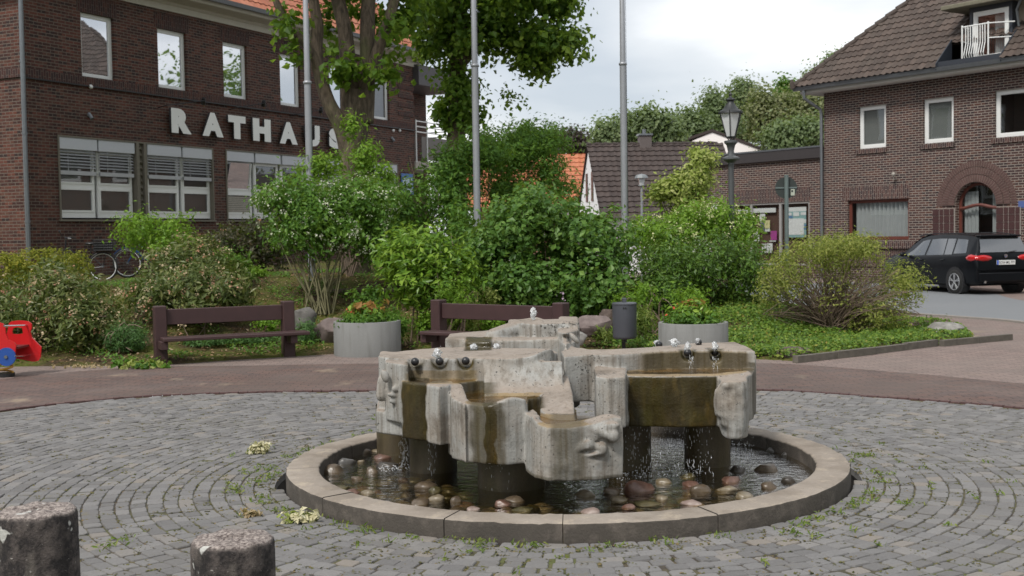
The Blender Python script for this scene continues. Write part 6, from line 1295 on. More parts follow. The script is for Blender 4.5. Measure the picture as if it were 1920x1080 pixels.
g = G('planter_concrete'); tcn = g.co(); n3 = g.noise(g.co(scale=(9, 9, .8)), 1, 4, .6); n1 = g.noise(g.co(scale=(1, 1, .4)), 3, 5, .6); n2 = g.noise(tcn, 60, 3); g.set(c=g.mix(.3, g.mix(g.ramp(n3, [(.5, 0), (.7, .55)]), g.mix(n1, (.16, .163, .158), (.255, .255, .247)), (.12, .12, .105)), g.mix(n2, (.4, .4, .4), (1.1, 1.1, 1.1)), 'MULTIPLY'), r=.85); g.bump(n2, .3, .004); M['planter'] = g.mat
def planter(u, Y, r_, label, plab):
    c = on_y(u, 640, Y); p = empty('planter', (c[0], Y, 0), 0, label, 'planter', 'round concrete planters')
    mb = MB(); mb.lathe([(r_, -.02), (r_, .49), (r_-.006, .498), (r_-.05, .498), (r_-.056, .49), (r_-.056, .38)], n=56); smooth_by_angle(mb.build('planter_ring', M['planter'], p), 40)
    mb = MB(); mb.lathe([(r_-.057, .40), (.2, .43), (.001, .44)], n=32); mb.build('planter_soil', M['soil'], p)
    q = empty('potted_flowers', (c[0], Y, .42), 0, plab, 'flowers')
    for nm, n, cz, rr, L_, mt, w in (('foliage', 2400, .10, (r_*.86, r_*.8, .09), .06, LM['mid'], .5), ('foliage', 700, .20, (r_*.5, r_*.45, .12), .09, LM['laurel'], .5), ('begonia_leaves', 110, .24, (r_*.45, r_*.4, .10), .11, FM['begonia'], .8), ('blossoms', 26, .22, (r_*.8, r_*.7, .08), .045, FM['red'], .8)):
        P, N, T = cloud([(np.array([0, 0, cz]), np.array(rr))], n, 14 if n > 100 else 3, .045, inner=.5); P[:, 2] = np.maximum(P[:, 2], .01); k = np.hypot(P[:, 0], P[:, 1]) < r_*1.02; leaves(nm, P[k], N[k], L_, w, T[k], mt, q)
planter(689, 17.8, .495, 'grey concrete ring planter between the two benches', 'red flowered begonias in the planter between the benches')
planter(1300, 16.5, .475, 'grey concrete ring planter behind the right arm of the fountain', 'bronze leafed begonias in the planter behind the fountain')
# litter bin
c = on_y(1171, 600, 17.3); b_ = empty('litter_bin', (c[0], 17.3, 0), 0, 'dark grey cylindrical litter bin on a short post', 'litter bin'); mt = simple('bin_grey', (.085, .09, .105), .45, .3, .15)
mb = MB(); mb.lathe([(.02, .215), (.15, .215), (.168, .235), (.172, .25), (.176, .70), (.181, .705), (.181, .725), (.16, .735), (.01, .745)], n=36); smooth_by_angle(mb.build('bin_body', mt, b_), 35)
mb = MB(); mb.box(-.03, .03, -.05, .05, .735, .80, .006); mb.build('lid_handle', mt, b_)
mb = MB(); mb.box(-.025, .025, .18, .22, -.05, .74); mb.box(-.03, .03, -.03, .18, .16, .21); mb.build('post', M['black'], b_); mb = MB(); mb.tube([(-.03, -.175, .665), (-.03, -.185, .665)], .01, 8); mb.tube([(.0, -.175, .665), (.0, -.185, .665)], .01, 8); mb.build('lock', M['black'], b_)
# boulders in the bed
SM['mauve'] = stonemat('mauve_boulder', (.20, .15, .14), (.34, .27, .25), .85, 4); SM['greyb'] = stonemat('grey_boulder', (.14, .13, .12), (.30, .28, .26), .85, 5); SM['light'] = stonemat('light_boulder', (.26, .25, .23), (.50, .48, .45), .85, 5); SM['rb'] = stonemat('brown_boulder', (.10, .07, .06), (.24, .18, .15), .85, 5)
def boulder(u0, v0, u1, v1, Y, m, label, seed):
    a, b = on_y(u0, v1, Y), on_y(u1, v0, Y); rx, rz = (b[0]-a[0])/2, (b[2]-a[2])/2; vs, fs = rockmesh((rx*1.08, rx*.8, rz*1.1), seed, (28, 18), .22, 1.0); o = obj('boulder', vs, fs, SM[m], smooth=False); smooth_by_angle(o, 28)
    o.location = ((a[0]+b[0])/2, Y, (a[2]+b[2])/2-rz*.05); tag(o, label, 'boulder', 'boulders set in the flower bed')
for r_ in ((1078, 590, 1146, 634, 18.0, 'mauve', 'mauve grey boulder just left of the litter bin', 3), (1124, 575, 1160, 612, 18.6, 'rb', 'dark boulder half hidden behind the litter bin', 5), (548, 570, 588, 620, 18.9, 'greyb', 'grey boulder behind the right post of the left bench', 8), (594, 596, 650, 642, 18.6, 'mauve', 'mauve boulder leaning at the left planter', 13),
           (1450, 650, 1522, 684, 16.3, 'rb', 'flat brown boulder at the left end of the kerb', 21), (1728, 604, 1808, 646, 18.9, 'light', 'light grey boulder beside the pink flowers at the bed corner', 34), (1068, 622, 1100, 648, 17.6, 'light', 'small pale stone right of the upper fountain basin', 55)): boulder(*r_)
mb = MB(); a, b = on_y(612, 548, 21.5), on_y(742, 546, 21.5); mb.tube([a, (a+b)/2+np.array([0, 0, .01]), b], [.055, .06, .05], 10); o = mb.build('log', M['bark'], None, True); tag(o, 'thin log lying across the slope behind the planter', 'log')
shrub('cushion of small magenta flowers at the right corner of the bed', [(1705, 600, 1790, 620, 19.6, .3)], 900, .04, 'cover', .5, name='cushion_flowers', cat='flowers', sig=.04, flowers=[('pink', 55, .02)], fl_size=.025)
# flagpoles
def flagpole(u, v, Y, r_, vj, label, base_u=None):
    c = on_y(u, v, Y); z0 = float(terr(c[0], Y)); zj = on_y(u, vj, Y)[2]; f = empty('flagpole', (c[0], Y, z0), 0, label, 'flagpole', 'three grey flagpoles in the bed')
    mb = MB(); mb.lathe([(r_*1.12, -.1), (r_*1.08, .0), (r_, zj-z0)], n=20); mb.build('lower_tube', M['pole'], f, True); mb = MB(); mb.lathe([(r_*.88, zj-z0+.02), (r_*.6, 8.6), (.001, 8.62)], n=20); mb.build('upper_tube', M['pole'], f, True)
    mb = MB(); mb.lathe([(r_, zj-z0-.03), (r_*1.25, zj-z0-.02), (r_*1.25, zj-z0+.02), (r_*.9, zj-z0+.035)], n=20); mb.build('joint_collar', M['pole'], f, True); mb = MB(); mb.tube([(r_*.9+.012, -.02, .9), (r_*.8+.012, -.02, 8.4)], .004, 5); mb.build('halyard', M['black'], f)
flagpole(580, 300, 22.5, .064, 155, 'left flagpole crossing the letter U of RATHAUS'); flagpole(893, 300, 23.0, .062, 123, 'middle flagpole in front of the tall dark tree'); flagpole(1170, 300, 24.6, .066, 120, 'right flagpole standing clear against the sky')
# old street lamp
LX = on_y(1371, 350, 22.0); lp = empty('street_lamp', (LX[0], 22.0, 0), 0, 'old style street lamp with tapered six sided lantern', 'street lamp')
def lz(v): return on_y(1371, v, 22.0)[2]
mb = MB(); mb.lathe([(.075, .2), (.07, .9), (.055, 1.0), (.052, lz(312)), (.06, lz(305)), (.16, lz(299)), (.16, lz(296)), (.07, lz(292)), (.055, lz(283)), (.08, lz(272)), (.12, lz(268)), (.12, lz(264)), (.02, lz(262))], n=24); smooth_by_angle(mb.build('post', simple('lamp_post_grey', (.10, .105, .11), .5, .4), lp), 40)
M['iron'] = simple('lantern_iron', (.035, .037, .038), .5, .3); M['milk'] = simple('milky_lantern_glass', (.60, .61, .62), .3, vary=.06)
z0, z1 = lz(257), lz(213); r0, r1 = .085, .20
for k in range(6):
    a0, a1 = pi*k/3+.26, pi*(k+1)/3+.26; P = [(r0*cos(a0), r0*sin(a0), z0), (r0*cos(a1), r0*sin(a1), z0), (r1*cos(a1), r1*sin(a1), z1), (r1*cos(a0), r1*sin(a0), z1)]; mb = MB(); mb.quad(*P); mb.build('lantern_pane', M['milk'], lp)
mb = MB()
for k in range(6): a0 = pi*k/3+.26; mb.tube([(r0*1.03*cos(a0), r0*1.03*sin(a0), z0), (r1*1.03*cos(a0), r1*1.03*sin(a0), z1)], .011, 5); mb.tube([(r1*1.05*cos(a0), r1*1.05*sin(a0), z1), (r1*1.18*cos(a0), r1*1.18*sin(a0), z1+.05)], [.012, .004], 5); mb.tube([(.03*cos(a0), .03*sin(a0), lz(264)), (r0*cos(a0), r0*sin(a0), z0)], .008, 5)
mb.lathe([(r0*1.06, z0-.01), (r0*1.06, z0+.012)], n=6, a0=.26, a1=2*pi+.26); mb.build('lantern_frame', M['iron'], lp)
mb = MB(); mb.lathe([(r1*1.10, z1), (r1*1.06, z1+.035), (.13, z1+.09), (.085, z1+.16), (.06, z1+.20), (.06, z1+.22), (.085, z1+.24), (.085, z1+.26), (.03, z1+.29), (.022, z1+.32), (.035, z1+.345), (.01, z1+.38), (.001, z1+.43)], n=24); smooth_by_angle(mb.build('lantern_roof', M['iron'], lp), 40)
# small lamp far off
c = on_y(1203, 350, 42); s2 = empty('street_lamp', (c[0], 42, 0), 0, 'small mast lamp with square hooded lantern before the dark roof', 'street lamp'); q = lambda v: on_y(1203, v, 42)[2]
mb = MB(); mb.tube([(0, 0, 0), (0, 0, q(349))], [.06, .045], 10); mb.build('post', M['pole'], s2); mb = MB(); mb.lathe([(.10, q(347)), (.155, q(334))], n=4, a0=pi/4, a1=2*pi+pi/4); mb.build('lantern_glass', M['milk'], s2); mb = MB(); mb.lathe([(.24, q(334)), (.20, q(329)), (.10, q(327)), (.001, q(326))], n=8); mb.lathe([(.04, q(351)), (.12, q(348)), (.10, q(346.5))], n=8); mb.build('lantern_hood', simple('hood_grey', (.2, .22, .23), .5), s2)
# traffic sign from behind
c = on_y(1474, 352, 24); sg = empty('traffic_sign', (c[0], 24, 0), radians(-6), 'round traffic sign seen from behind on a grey green post', 'traffic sign'); mt = simple('sign_back_grey', (.028, .036, .034), .6, .0, .15); mp_ = simple('sign_post_green', (.16, .20, .20), .45, .4)
zc_ = c[2]; mb = MB(); mb.tube([(0, .0, zc_), (0, .012, zc_)], .215, 36); mb.build('sign_disc', mt, sg); mb = MB(); mb.tube([(0, -.05, 0), (0, -.05, zc_+.22)], .042, 12); mb.build('post', mp_, sg); mb = MB(); mb.box(-.21, .21, -.014, -.001, zc_-.015, zc_+.012); mb.tube([(0, -.05, zc_+.22), (0, -.05, zc_+.25)], .046, 12); mb.build('clamp_bar', mp_, sg)
mb = MB(); mb.box(.09, .165, -.006, -.001, zc_-.155, zc_-.03); st_ = mb.build('sticker', simple('worn_sticker', (.42, .45, .38), .6), sg); mb = MB(); mb.box(.10, .135, -.008, -.0065, zc_-.09, zc_-.05); mb.build('sticker_mark', mt, st_)
# bollards in the foreground
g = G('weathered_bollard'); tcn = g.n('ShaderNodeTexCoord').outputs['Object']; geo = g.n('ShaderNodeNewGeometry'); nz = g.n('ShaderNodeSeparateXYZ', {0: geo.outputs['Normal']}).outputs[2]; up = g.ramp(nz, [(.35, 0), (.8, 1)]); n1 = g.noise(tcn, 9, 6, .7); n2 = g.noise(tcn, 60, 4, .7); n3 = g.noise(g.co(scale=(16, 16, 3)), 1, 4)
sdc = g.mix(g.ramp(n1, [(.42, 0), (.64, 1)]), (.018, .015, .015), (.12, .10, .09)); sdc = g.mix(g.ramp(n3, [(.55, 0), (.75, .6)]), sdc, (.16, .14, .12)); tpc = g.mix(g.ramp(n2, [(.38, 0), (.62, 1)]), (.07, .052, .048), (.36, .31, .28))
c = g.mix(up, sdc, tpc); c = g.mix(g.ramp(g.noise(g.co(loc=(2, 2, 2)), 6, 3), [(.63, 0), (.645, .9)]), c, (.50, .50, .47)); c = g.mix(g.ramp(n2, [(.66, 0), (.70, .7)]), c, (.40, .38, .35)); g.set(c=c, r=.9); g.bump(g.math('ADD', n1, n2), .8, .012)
for u, v, Y, r_, lab in ((69, 955, 5.42, .178, 'larger dark lichen spotted concrete bollard at the lower left corner'), (436, 1008, 5.18, .180, 'dark weathered concrete bollard with pale rough top, nearer the fountain')):
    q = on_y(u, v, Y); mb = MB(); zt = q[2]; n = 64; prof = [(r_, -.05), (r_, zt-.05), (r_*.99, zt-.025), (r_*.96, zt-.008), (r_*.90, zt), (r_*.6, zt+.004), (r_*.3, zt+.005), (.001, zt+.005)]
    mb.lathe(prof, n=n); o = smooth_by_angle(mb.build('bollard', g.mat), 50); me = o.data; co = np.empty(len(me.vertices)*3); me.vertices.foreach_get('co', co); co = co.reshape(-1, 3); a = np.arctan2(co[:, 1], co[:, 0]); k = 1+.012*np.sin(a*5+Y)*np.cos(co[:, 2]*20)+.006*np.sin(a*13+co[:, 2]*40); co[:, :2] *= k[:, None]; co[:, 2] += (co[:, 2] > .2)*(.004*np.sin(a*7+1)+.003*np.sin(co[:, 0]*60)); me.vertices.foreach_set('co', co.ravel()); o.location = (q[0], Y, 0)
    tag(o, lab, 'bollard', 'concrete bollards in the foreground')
# wilted blossoms swept on the paving
def heap(u, v, w_, h2, n, mats, label, L_=.045, name='wilted_blossoms'):
    q = on_z(u, v+h2/2); s_ = w_/FPX*q[1]/2; hz = max(.012, h2/FPX*q[1]*.8); r = empty(name, (q[0], q[1]+s_*.4, 0), 0, label, 'plant debris')
    for m_, f in mats: P, N, T = cloud([(np.array([0, 0, hz*.3]), np.array([s_, s_*.55, hz*.7]))], int(n*f), 8, .012, inner=.6); P[:, 2] = np.abs(P[:, 2])+.008; leaves('blossom_bits' if m_ in FM else 'leaf_bits', P, N, L_, .6, T, FM.get(m_) or LM[m_], r)
heap(483, 840, 48, 24, 620, (('cream', 1),), 'ball of cream coloured wilted blossoms lying on the setts left of the basin', .03)
heap(560, 972, 84, 22, 340, (('cream', .7), ('dogwood', .3)), 'spread of cream and green wilted petals at the left front of the basin', .04); heap(474, 966, 44, 10, 90, (('faded', 1),), 'few dry pinkish petals left of the larger petal spread', .04)
heap(258, 684, 122, 18, 420, (('dogwood', .5), ('mid', .5)), 'wilted green leaves lying on the paving before the left bench', .09); heap(150, 688, 110, 8, 260, (('faded', 1),), 'fallen tan petals along the edge of the bed at the left', .03)
# weeds in the joints (uncountable)
P = []; A = []
def tuft(u, v, n, s_): 
    q = on_z(u, v); k = RNG.normal(size=(n, 2))*s_; P.append(np.stack([q[0]+k[:, 0], q[1]+k[:, 1], np.abs(RNG.normal(size=n))*.010+.006], 1))
for u, v in ((450, 915), (447, 925), (470, 885), (492, 935), (500, 945), (530, 958), (505, 893), (483, 905), (512, 880), (600, 972), (640, 985), (680, 995), (690, 998), (860, 1013), (895, 1023), (905, 1018), (1150, 1026), (1240, 1016), (1500, 985), (1530, 975), (1560, 962), (1600, 950), (1620, 940), (1640, 925), (1658, 905), (1655, 890), (1612, 855), (1630, 857), (620, 834), (578, 845), (560, 855), (225, 1014), (200, 1028), (1350, 1005), (1480, 1000), (1700, 945), (980, 1025), (770, 1010)): tuft(u, v, 30, .045)
for _ in range(70):
    a = RNG.uniform(0, 2*pi); r_ = RB+.1+abs(RNG.normal())*.45; q = (C0[0]+r_*cos(a), C0[1]+r_*sin(a), 0); uv = proj(q); tuft(uv[0], uv[1], 9, .02)
P = np.concatenate(P); k = np.hypot(P[:, 0]-C0[0], P[:, 1]-C0[1]) > RB+.02; P = P[k]
tag(leaves('joint_weeds', P, RNG.normal(size=P.shape)*.8+np.array([0, -.6, .5]), .034, .28, RNG.random(len(P)), LM['grass']), kind='stuff')
P = []
for _ in range(4200):
    a = RNG.uniform(0, 2*pi); r_ = RB+.085+RNG.random()**1.5*3.2; q = np.array([C0[0]+r_*cos(a), C0[1]+r_*sin(a)]); P.append(q+RNG.normal(size=(6, 2))*.014)
P = np.concatenate(P); P = P[(P[:, 1] > 3.5)]; P = np.concatenate([P, RNG.uniform(0, 1, (len(P), 1))*.004-.002], 1)
tag(leaves('joint_moss', P, RNG.normal(size=P.shape)*.25+np.array([0, 0, 1]), .016, .8, RNG.random(len(P)), leafmat('moss', [(0, (.06, .06, .018)), (.45, (.10, .10, .03)), (1, (.17, .12, .06))], .1, .9)), kind='stuff')
# ------------------------------------------------------------------ bicycles
M['chrome'] = simple('chrome', (.6, .6, .62), .2, 1); M['reflex'] = simple('reflective_stripe', (.75, .76, .76), .3)
def bike(u, v, Y, label, fc, basket):
    q = on_y(u, v, Y); r = empty('bicycle', (q[0], Y, q[2]-.35), radians(3), label, 'bicycle', 'bicycles parked at the town hall wall'); R_ = .35; WB = 1.08; fm = simple('frame_'+fc, {'blue': (.02, .06, .16), 'black': (.02, .02, .025)}[fc], .35, .3)
    for wx in (0, -WB):
        mb = MB(); mb.tube([(wx+(R_-.02)*cos(2*pi*k/40), 0, R_+(R_-.02)*sin(2*pi*k/40)) for k in range(41)], .026, 7, False); wh_ = mb.build('wheel', M['black'], r, True)
        mb = MB(); mb.tube([(wx+(R_-.042)*cos(2*pi*k/40), -.004, R_+(R_-.042)*sin(2*pi*k/40)) for k in range(41)], .012, 5, False); mb.build('rim', M['reflex'], wh_, True)
        mb = MB(); 
        for k in range(20): mb.tube([(wx, .02*(-1)**k, R_), (wx+(R_-.04)*cos(2*pi*k/20), 0, R_+(R_-.04)*sin(2*pi*k/20))], .0012, 3)
        mb.tube([(wx, -.05, R_), (wx, .05, R_)], .02, 8); mb.build('spokes', M['zinc'], wh_)
        mb = MB(); mb.tube([(wx+(R_+.03)*cos(a), 0, R_+(R_+.03)*sin(a)) for a in np.linspace(.2, 2.6, 14)], .014, 5); mb.build('mudguard', fm, r)
    B = (-.46, 0, .29); S = (-.28, 0, .62); HT = (-.86, 0, .82); HB = (-.90, 0, .66)
    mb = MB()
    for a, b, rr in ((B, S, .017), (B, HB, .020), ((-.32, 0, .52), HT, .015), (HT, HB, .02), (B, (0, 0, R_), .012), (S, (0, 0, R_), .009), (HB, (-WB, 0, R_), .014), (S, (-.26, 0, .88), .014), (HT, (-.84, 0, 1.0), .02)): mb.tube([a, b], rr, 7)
    mb.tube([(.30, 0, .72), (-.22, 0, .72)], .01, 5); mb.tube([(.1, 0, .72), (0, 0, R_)], .008, 5); mb.build('frame', fm, r)
    mb = MB(); mb.tube([(-.72, -.30, 1.03), (-.80, -.20, 1.06), (-.85, 0, 1.03), (-.80, .20, 1.06), (-.70, .30, 1.03)], .019, 6); mb.tube([(-.70, -.31, 1.03), (-.62, -.31, 1.02)], .018, 6); mb.tube([(-.86, -.15, 1.05), (-.92, -.2, 1.18)], .008, 5); mb.ball((-.92, -.2, 1.2), (.02, .05, .035), 8, 6); mb.build('handlebar', M['black'], r)
    mb = MB(); mb.ball((-.26, 0, .90), (.15, .085, .035), 12, 8); mb.build('saddle', M['black'], r, True)
    mb = MB(); mb.tube([(B[0], -.04, B[2]), (B[0]-.12, -.05, B[2]-.12)], .01, 5); mb.tube([(B[0], .04, B[2]), (B[0]+.12, .05, B[2]+.12)], .01, 5); mb.tube([(B[0], -.03, B[2]), (B[0], -.035, B[2])], .09, 16); mb.build('crank', M['black'], r)
    if basket:
        mb = MB()
        for z_ in (.74, .80, .86, .92, .98): mb.tube([(-.16, -.16, z_), (.28, -.16, z_), (.28, .16, z_), (-.16, .16, z_), (-.16, -.16, z_)], .010, 4)
        for k in range(10): mb.tube([(-.16+k*.049, -.16, .74), (-.16+k*.049, -.16, .98)], .008, 4)
        mb.box(-.15, .27, -.15, .15, .735, .93); mb.build('basket', M['black'], r)
bike(193, 500, 28.6, 'black bicycle with rear basket and white rimmed wheel, left one', 'black', True); bike(324, 492, 29.2, 'blue framed bicycle half hidden by the light green shrub', 'blue', False)
# ------------------------------------------------------------------ spring rider toy at the left edge
M['toyred'] = simple('toy_red_board', (.52, .015, .018), .3, vary=.08); M['toyblue'] = simple('toy_blue_board', (.02, .075, .30), .35, vary=.1); M['toyyellow'] = simple('spring_yellow', (.60, .32, .04), .4)
q = on_z(-12, 712); ty = empty('spring_rider', (q[0], 15.5, 0), 0, 'red wooden spring rider toy with blue disc at the left edge', 'play equipment')
def tz_(pts, Y): return [(on_y(x/3.6, 420+y/3.6, Y)[0]-q[0], on_y(x/3.6, 420+y/3.6, Y)[2]) for x, y in pts]
def mirrored(pts, xc): return pts+[(2*xc-x, y) for x, y in reversed(pts)]
def panel(pts, hole, Y, name):
    P = tz_(pts, Y); y0 = Y-15.5; mb = MB(); n = len(P)
    if hole:                                     # ring between outline and hand hole
        Hh = tz_(hole, Y); c_ = np.mean(Hh, 0); out_ = castpoly(P, c_, 72); inn = castpoly(Hh, c_, 72); m_ = 72
        v = [(p[0], yy, p[1]) for yy in (y0-.014, y0+.014) for p in out_+inn]; f = []
        for i in range(m_):
            j = (i+1) % m_; f += [(i, j, m_+j, m_+i), (2*m_+i, 3*m_+i, 3*m_+j, 2*m_+j), (i, 2*m_+i, 2*m_+j, j), (m_+i, m_+j, 3*m_+j, 3*m_+i)]
        mb.add(v, f)
    else: mb.slab(P, y0-.014, y0+.014)
    return mb.build(name, M['toyred'], ty)
panel([(62, 670), (80, 656), (130, 650), (190, 656), (214, 672), (216, 700), (206, 730), (216, 765), (240, 790), (272, 803), (282, 818), (274, 900), (262, 925), (230, 930), (150, 915), (60, 900), (20, 880), (10, 780), (50, 740)], [(84, 725), (92, 702), (120, 696), (152, 702), (158, 738), (120, 744), (88, 742)], 15.85, 'side_panel')
panel([(-150, 665), (-10, 662), (22, 672), (38, 700), (40, 740), (58, 780), (100, 800), (110, 818), (100, 905), (70, 935), (-180, 935), (-215, 905), (-220, 818), (-170, 780), (-160, 740)], None, 15.45, 'side_panel')
mb = MB()
for a, b in (((26, 688), (200, 682)), ((100, 890), (214, 885))): p0, p1 = tz_([a], 15.4)[0], tz_([b], 15.9)[0]; mb.tube([(p0[0], -.10, p0[1]), (p1[0], .38, p1[1])], .011, 8)
mb.build('foot_and_hand_bars', M['chrome'], ty); mb = MB(); a = tz_([(-60, 835)], 15.6)[0]; mb.box(a[0], a[0]+.40, -.03, .33, a[1]-.01, a[1]+.015); mb.build('seat_board', simple('seat_dark_board', (.12, .02, .02), .5), ty)
cc = tz_([(30, 900)], 15.35)[0]; mb = MB(); mb.tube([(cc[0], -.10, cc[1]), (cc[0], -.07, cc[1])], .118, 32); di = mb.build('disc', M['toyblue'], ty); mb = MB(); mb.tube([(cc[0], -.115, cc[1]), (cc[0], -.10, cc[1])], .022, 12); mb.build('hub_cap', M['zinc'], di)
mb = MB(); mb.tube([(.02+.085*cos(a), .10+.085*sin(a), .05+.012*a) for a in np.linspace(0, 4*2*pi*.75, 60)], .013, 6); mb.build('spring', M['toyyellow'], ty, True); mb = MB(); mb.tube([(.02, .1, -.02), (.02, .1, .05)], .11, 16); mb.build('spring_foot', M['black'], ty)
# ------------------------------------------------------------------ car
wr_ = on_z(1797, 551); ax = np.array([.23, -.973]); ay = np.array([.973, .23]); org = wr_[:2]-ax*3.62*1.05+ay*.80
car = empty('parked_car', (org[0], org[1], .0), atan2(ax[1], ax[0]), 'black compact family car parked in front of the brick house', 'car'); car.scale = (1.05, 1, 1)
g = G('black_car_paint'); g.set(c=(.004, .005, .007), r=.3, coat=.12, coatr=.03, spec=.18); M['paint'] = g.mat
X_ = [0, .06, .22, .60, 1.0, 1.12, 1.45, 1.80, 2.15, 2.7, 3.3, 3.8, 4.08, 4.14, 4.30, 4.36, 4.40, 4.42]
ZT = [.62, .74, .86, .97, 1.05, 1.08, 1.28, 1.46, 1.545, 1.585, 1.575, 1.54, 1.50, 1.475, 1.16, 1.03, .90, .62]
ZB = [.58, .70, .80, .88, .92, .93, .945, .955, .965, .98, 1.0, 1.02, 1.04, 1.04, 1.035, 1.0, .88, .60]
WD = [.60, .74, .83, .885, .90, .90, .90, .90, .90, .90, .90, .90, .89, .885, .865, .855, .84, .80]
TW = [.45, .6, .70, .74, .74, .70, .68, .66, .64, .63, .62, .61, .60, .60, .68, .74, .74, .70]
ZL = [.36, .26, .22, .2, .2, .2, .2, .2, .2, .2, .2, .2, .22, .23, .26, .28, .30, .36]
def csec(x):
    f = lambda A: float(np.interp(x, X_, A)); zt, zb_, w_, t_, zl = f(ZT), f(ZB), f(WD), f(TW), f(ZL)
    return [(0, zl), (w_*.86, zl), (w_*.97, zl+.07), (w_, zl+.28), (w_*1.005, (zl+zb_)/2+.14), (w_*.985, zb_-.05), (w_*.955, zb_), (t_+.045, zb_+(zt-zb_)*.80), (t_, zb_+(zt-zb_)*.93), (t_*.55, zt-.008), (0, zt)]
xsn = sorted(set(list(np.linspace(0, 4.42, 46))+X_)); V = []; ns = 20
for x_ in xsn:
    s_ = csec(x_); V += [(x_, -y_, z_) for y_, z_ in s_]+[(x_, y_, z_) for y_, z_ in reversed(s_[1:-1])]
F = [(i*ns+j, i*ns+(j+1) % ns, (i+1)*ns+(j+1) % ns, (i+1)*ns+j) for i in range(len(xsn)-1) for j in range(ns)]+[tuple(range(ns-1, -1, -1)), tuple(range((len(xsn)-1)*ns, len(xsn)*ns))]
bd = smooth_by_angle(obj('body', V, F, M['paint'], car), 42)
def side_glass(x0a, x1a, x0b, x1b, lo=.04, hi=.93, s_=-1, name='side_window'):
    V = []; F = []; n = 8
    for i in range(n+1):
        for j, fz in enumerate((lo, (lo+hi)/2, hi)):
            k = j/2; x_ = (x0a+(x1a-x0a)*i/n)*(1-k)+(x0b+(x1b-x0b)*i/n)*k; a, b = csec(x_)[6], csec(x_)[7]; V.append((x_, s_*(a[0]+(b[0]-a[0])*fz+.006), a[1]+(b[1]-a[1])*fz))
    for i in range(n):
        for j in range(2): F.append((i*3+j, i*3+3+j, i*3+4+j, i*3+j+1))
    return obj(name, V, F, M['glass_car'], car, True)
for s_ in (-1, 1):
    side_glass(1.30, 2.22, 1.95, 2.28, s_=s_); side_glass(2.30, 3.06, 2.36, 3.0, s_=s_); side_glass(3.10, 3.42, 3.04, 3.38, s_=s_); side_glass(3.48, 4.0, 3.44, 3.86, s_=s_, lo=.08)
def cap(pts, name, mat, parent=car): mb = MB(); mb.add(pts, [tuple(range(len(pts)))]); return mb.build(name, mat, parent)
V = []; F = []
for i, x_ in enumerate((4.15, 4.22, 4.29, 4.34)):
    zt = float(np.interp(x_, X_, ZT)); w_ = float(np.interp(x_, X_, TW))-.02
    for y_ in (-w_, -w_*.5, 0, w_*.5, w_): V.append((x_+.016, y_, zt+.006-.004*(abs(y_) > w_*.7)))
F = [(i*5+j, i*5+j+1, i*5+6+j, i*5+5+j) for i in range(3) for j in range(4)]; obj('rear_window', V, F, M['glass_car'], car, True)
V = []
for x_ in (1.18, 1.45, 1.78, 2.05):
    zt = float(np.interp(x_, X_, ZT)); w_ = float(np.interp(x_, X_, TW))-.03
    for y_ in (-w_, 0, w_): V.append((x_-.012, y_, zt+.010))
obj('windscreen', V, [(i*3+j, i*3+j+1, i*3+4+j, i*3+3+j) for i in range(3) for j in range(2)], M['glass_car'], car, True)
g = G('tail_light_red'); g.set(c=(.42, .006, .008), r=.15, coat=.6); M['tail'] = g.mat
for s_ in (-1, 1):
    mb = MB(); mb.ball((4.16, s_*.79, .93), (.27, .105, .115), 20, 12); mb.ball((4.37, s_*.62, .93), (.06, .26, .085), 20, 12); mb.build('tail_light', M['tail'], car, True)
mb = MB(); mb.box(4.02, 4.24, -.58, .58, 1.475, 1.515, .01); mb.build('roof_spoiler', M['paint'], car)
mb = MB(); mb.box(4.415, 4.43, -.265, .265, .76, .875, .003); pl = mb.build('licence_plate', simple('plate_white', (.72, .73, .72), .4, vary=.02), car); mb = MB(); mb.box(4.4305, 4.4315, -.265, -.215, .762, .873); mb.build('plate_blue_band', simple('plate_blue', (.02, .10, .5), .4), pl)
cu = bpy.data.curves.new('t', 'FONT'); cu.body = 'ROW MG 777'; cu.extrude = .001; cu.offset = .006; to = bpy.data.objects.new('t', cu); COL.objects.link(to); bpy.context.view_layer.update(); me = bpy.data.meshes.new_from_object(to.evaluated_get(bpy.context.evaluated_depsgraph_get())); bpy.data.objects.remove(to)
co = np.empty(len(me.vertices)*3); me.vertices.foreach_get('co', co); co = co.reshape(-1, 3); lo, hi = co.min(0), co.max(0); k = (co-lo)/(hi-lo+1e-9); me.vertices.foreach_set('co', np.stack([4.431+k[:, 2]*.002, -.20+k[:, 0]*.44, .782+k[:, 1]*.07], 1).ravel()); me.materials.clear(); me.materials.append(M['black']); me.update(); o = bpy.data.objects.new('plate_lettering', me); COL.objects.link(o); o.parent = pl
mb = MB(); mb.tube([(4.405, 0, .985), (4.425, 0, .98)], .045, 20); em = mb.build('badge', M['chrome'], car); mb = MB(); mb.tube([(4.4255, .014, .994), (4.428, .014, .994)], .014, 8); mb.tube([(4.4255, -.014, .966), (4.428, -.014, .966)], .014, 8); mb.build('badge_field', M['toyblue'], em)
mb = MB(); mb.tube([(4.40, .05, 1.07), (4.37, .35, 1.12)], [.014, .006], 6); mb.build('rear_wiper', M['black'], car)
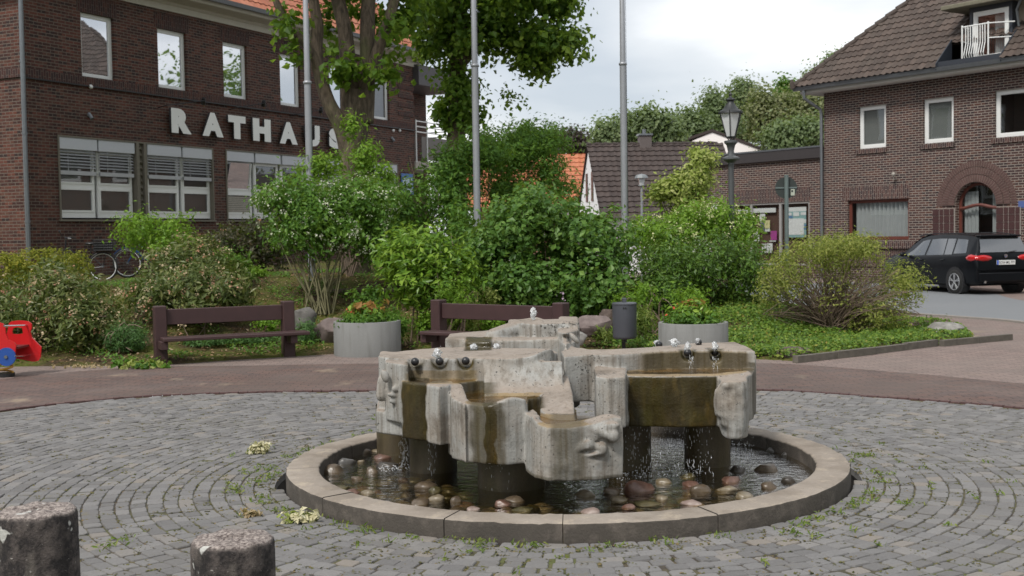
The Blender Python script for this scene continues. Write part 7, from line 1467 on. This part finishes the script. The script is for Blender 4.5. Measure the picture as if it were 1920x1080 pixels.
for wx in (.82, 3.62):
    for s_ in (-1, 1):
        mb = MB(); mb.tube([(wx, s_*.70, .33), (wx, s_*.912, .33)], .375, 36); mb.build('wheel_arch', M['black'], car)
        mb = MB(); R0 = .32; yo = s_*.925; yi = s_*.72
        prof = [(.20, yo-s_*.005), (.225, yo), (.30, yo), (R0, yo-s_*.03), (R0, yi), (.2, yi)]; n = 40; v = [(wx+r_*cos(2*pi*k/n), y_, .32+r_*sin(2*pi*k/n)) for r_, y_ in prof for k in range(n)]; mb.add(v, [(i*n+k, i*n+(k+1) % n, (i+1)*n+(k+1) % n, (i+1)*n+k) for i in range(len(prof)-1) for k in range(n)]); wh_ = mb.build('wheel', simple('tyre', (.012, .012, .012), .8), car, True)
        mb = MB(); mb.tube([(wx+.212*cos(2*pi*k/36), yo+s_*.0, .32+.212*sin(2*pi*k/36)) for k in range(37)], .012, 5, False); mb.tube([(wx, yo-s_*.03, .32), (wx, yo+s_*.004, .32)], .045, 14)
        for k in range(5):
            for d_ in (-.13, .13): a = 2*pi*k/5+.3; mb.tube([(wx+.03*cos(a), yo-s_*.0, .32+.03*sin(a)), (wx+.205*cos(a+d_), yo-s_*.004, .32+.205*sin(a+d_))], .013, 5)
        mb.build('rim', simple('alloy', (.50, .51, .53), .3, .7), wh_)
for s_ in (-1, 1):
    mb = MB(); mb.ball((1.42, s_*1.0, 1.0), (.07, .11, .065), 14, 8); mb.tube([(1.45, s_*.88, .96), (1.43, s_*.96, .97)], .03, 6); mb.build('mirror', M['paint'], car, True)
    mb = MB(); mb.tube([(1.7, s_*.64, 1.50), (2.3, s_*.635, 1.565), (3.3, s_*.62, 1.57), (4.0, s_*.60, 1.51)], .014, 6); mb.build('roof_rail', M['paint'], car)
    mb = MB(); mb.tube([(2.02, s_*.905, .86), (2.2, s_*.915, .865)], .014, 6); mb.tube([(2.98, s_*.905, .88), (3.16, s_*.912, .885)], .014, 6); mb.build('door_handles', M['paint'], car)
mb = MB(); mb.tube([(4.40, -.62, .33), (4.46, -.62, .33)], .035, 12); mb.build('exhaust', M['chrome'], car); mb = MB(); mb.box(4.418, 4.43, -.72, -.45, .46, .49); mb.box(4.418, 4.43, .45, .72, .46, .49); mb.build('reflector', M['tail'], car)
mb = MB(); mb.box(4.41, 4.45, -.78, .78, .34, .56, .015); mb.build('rear_bumper', M['paint'], car)
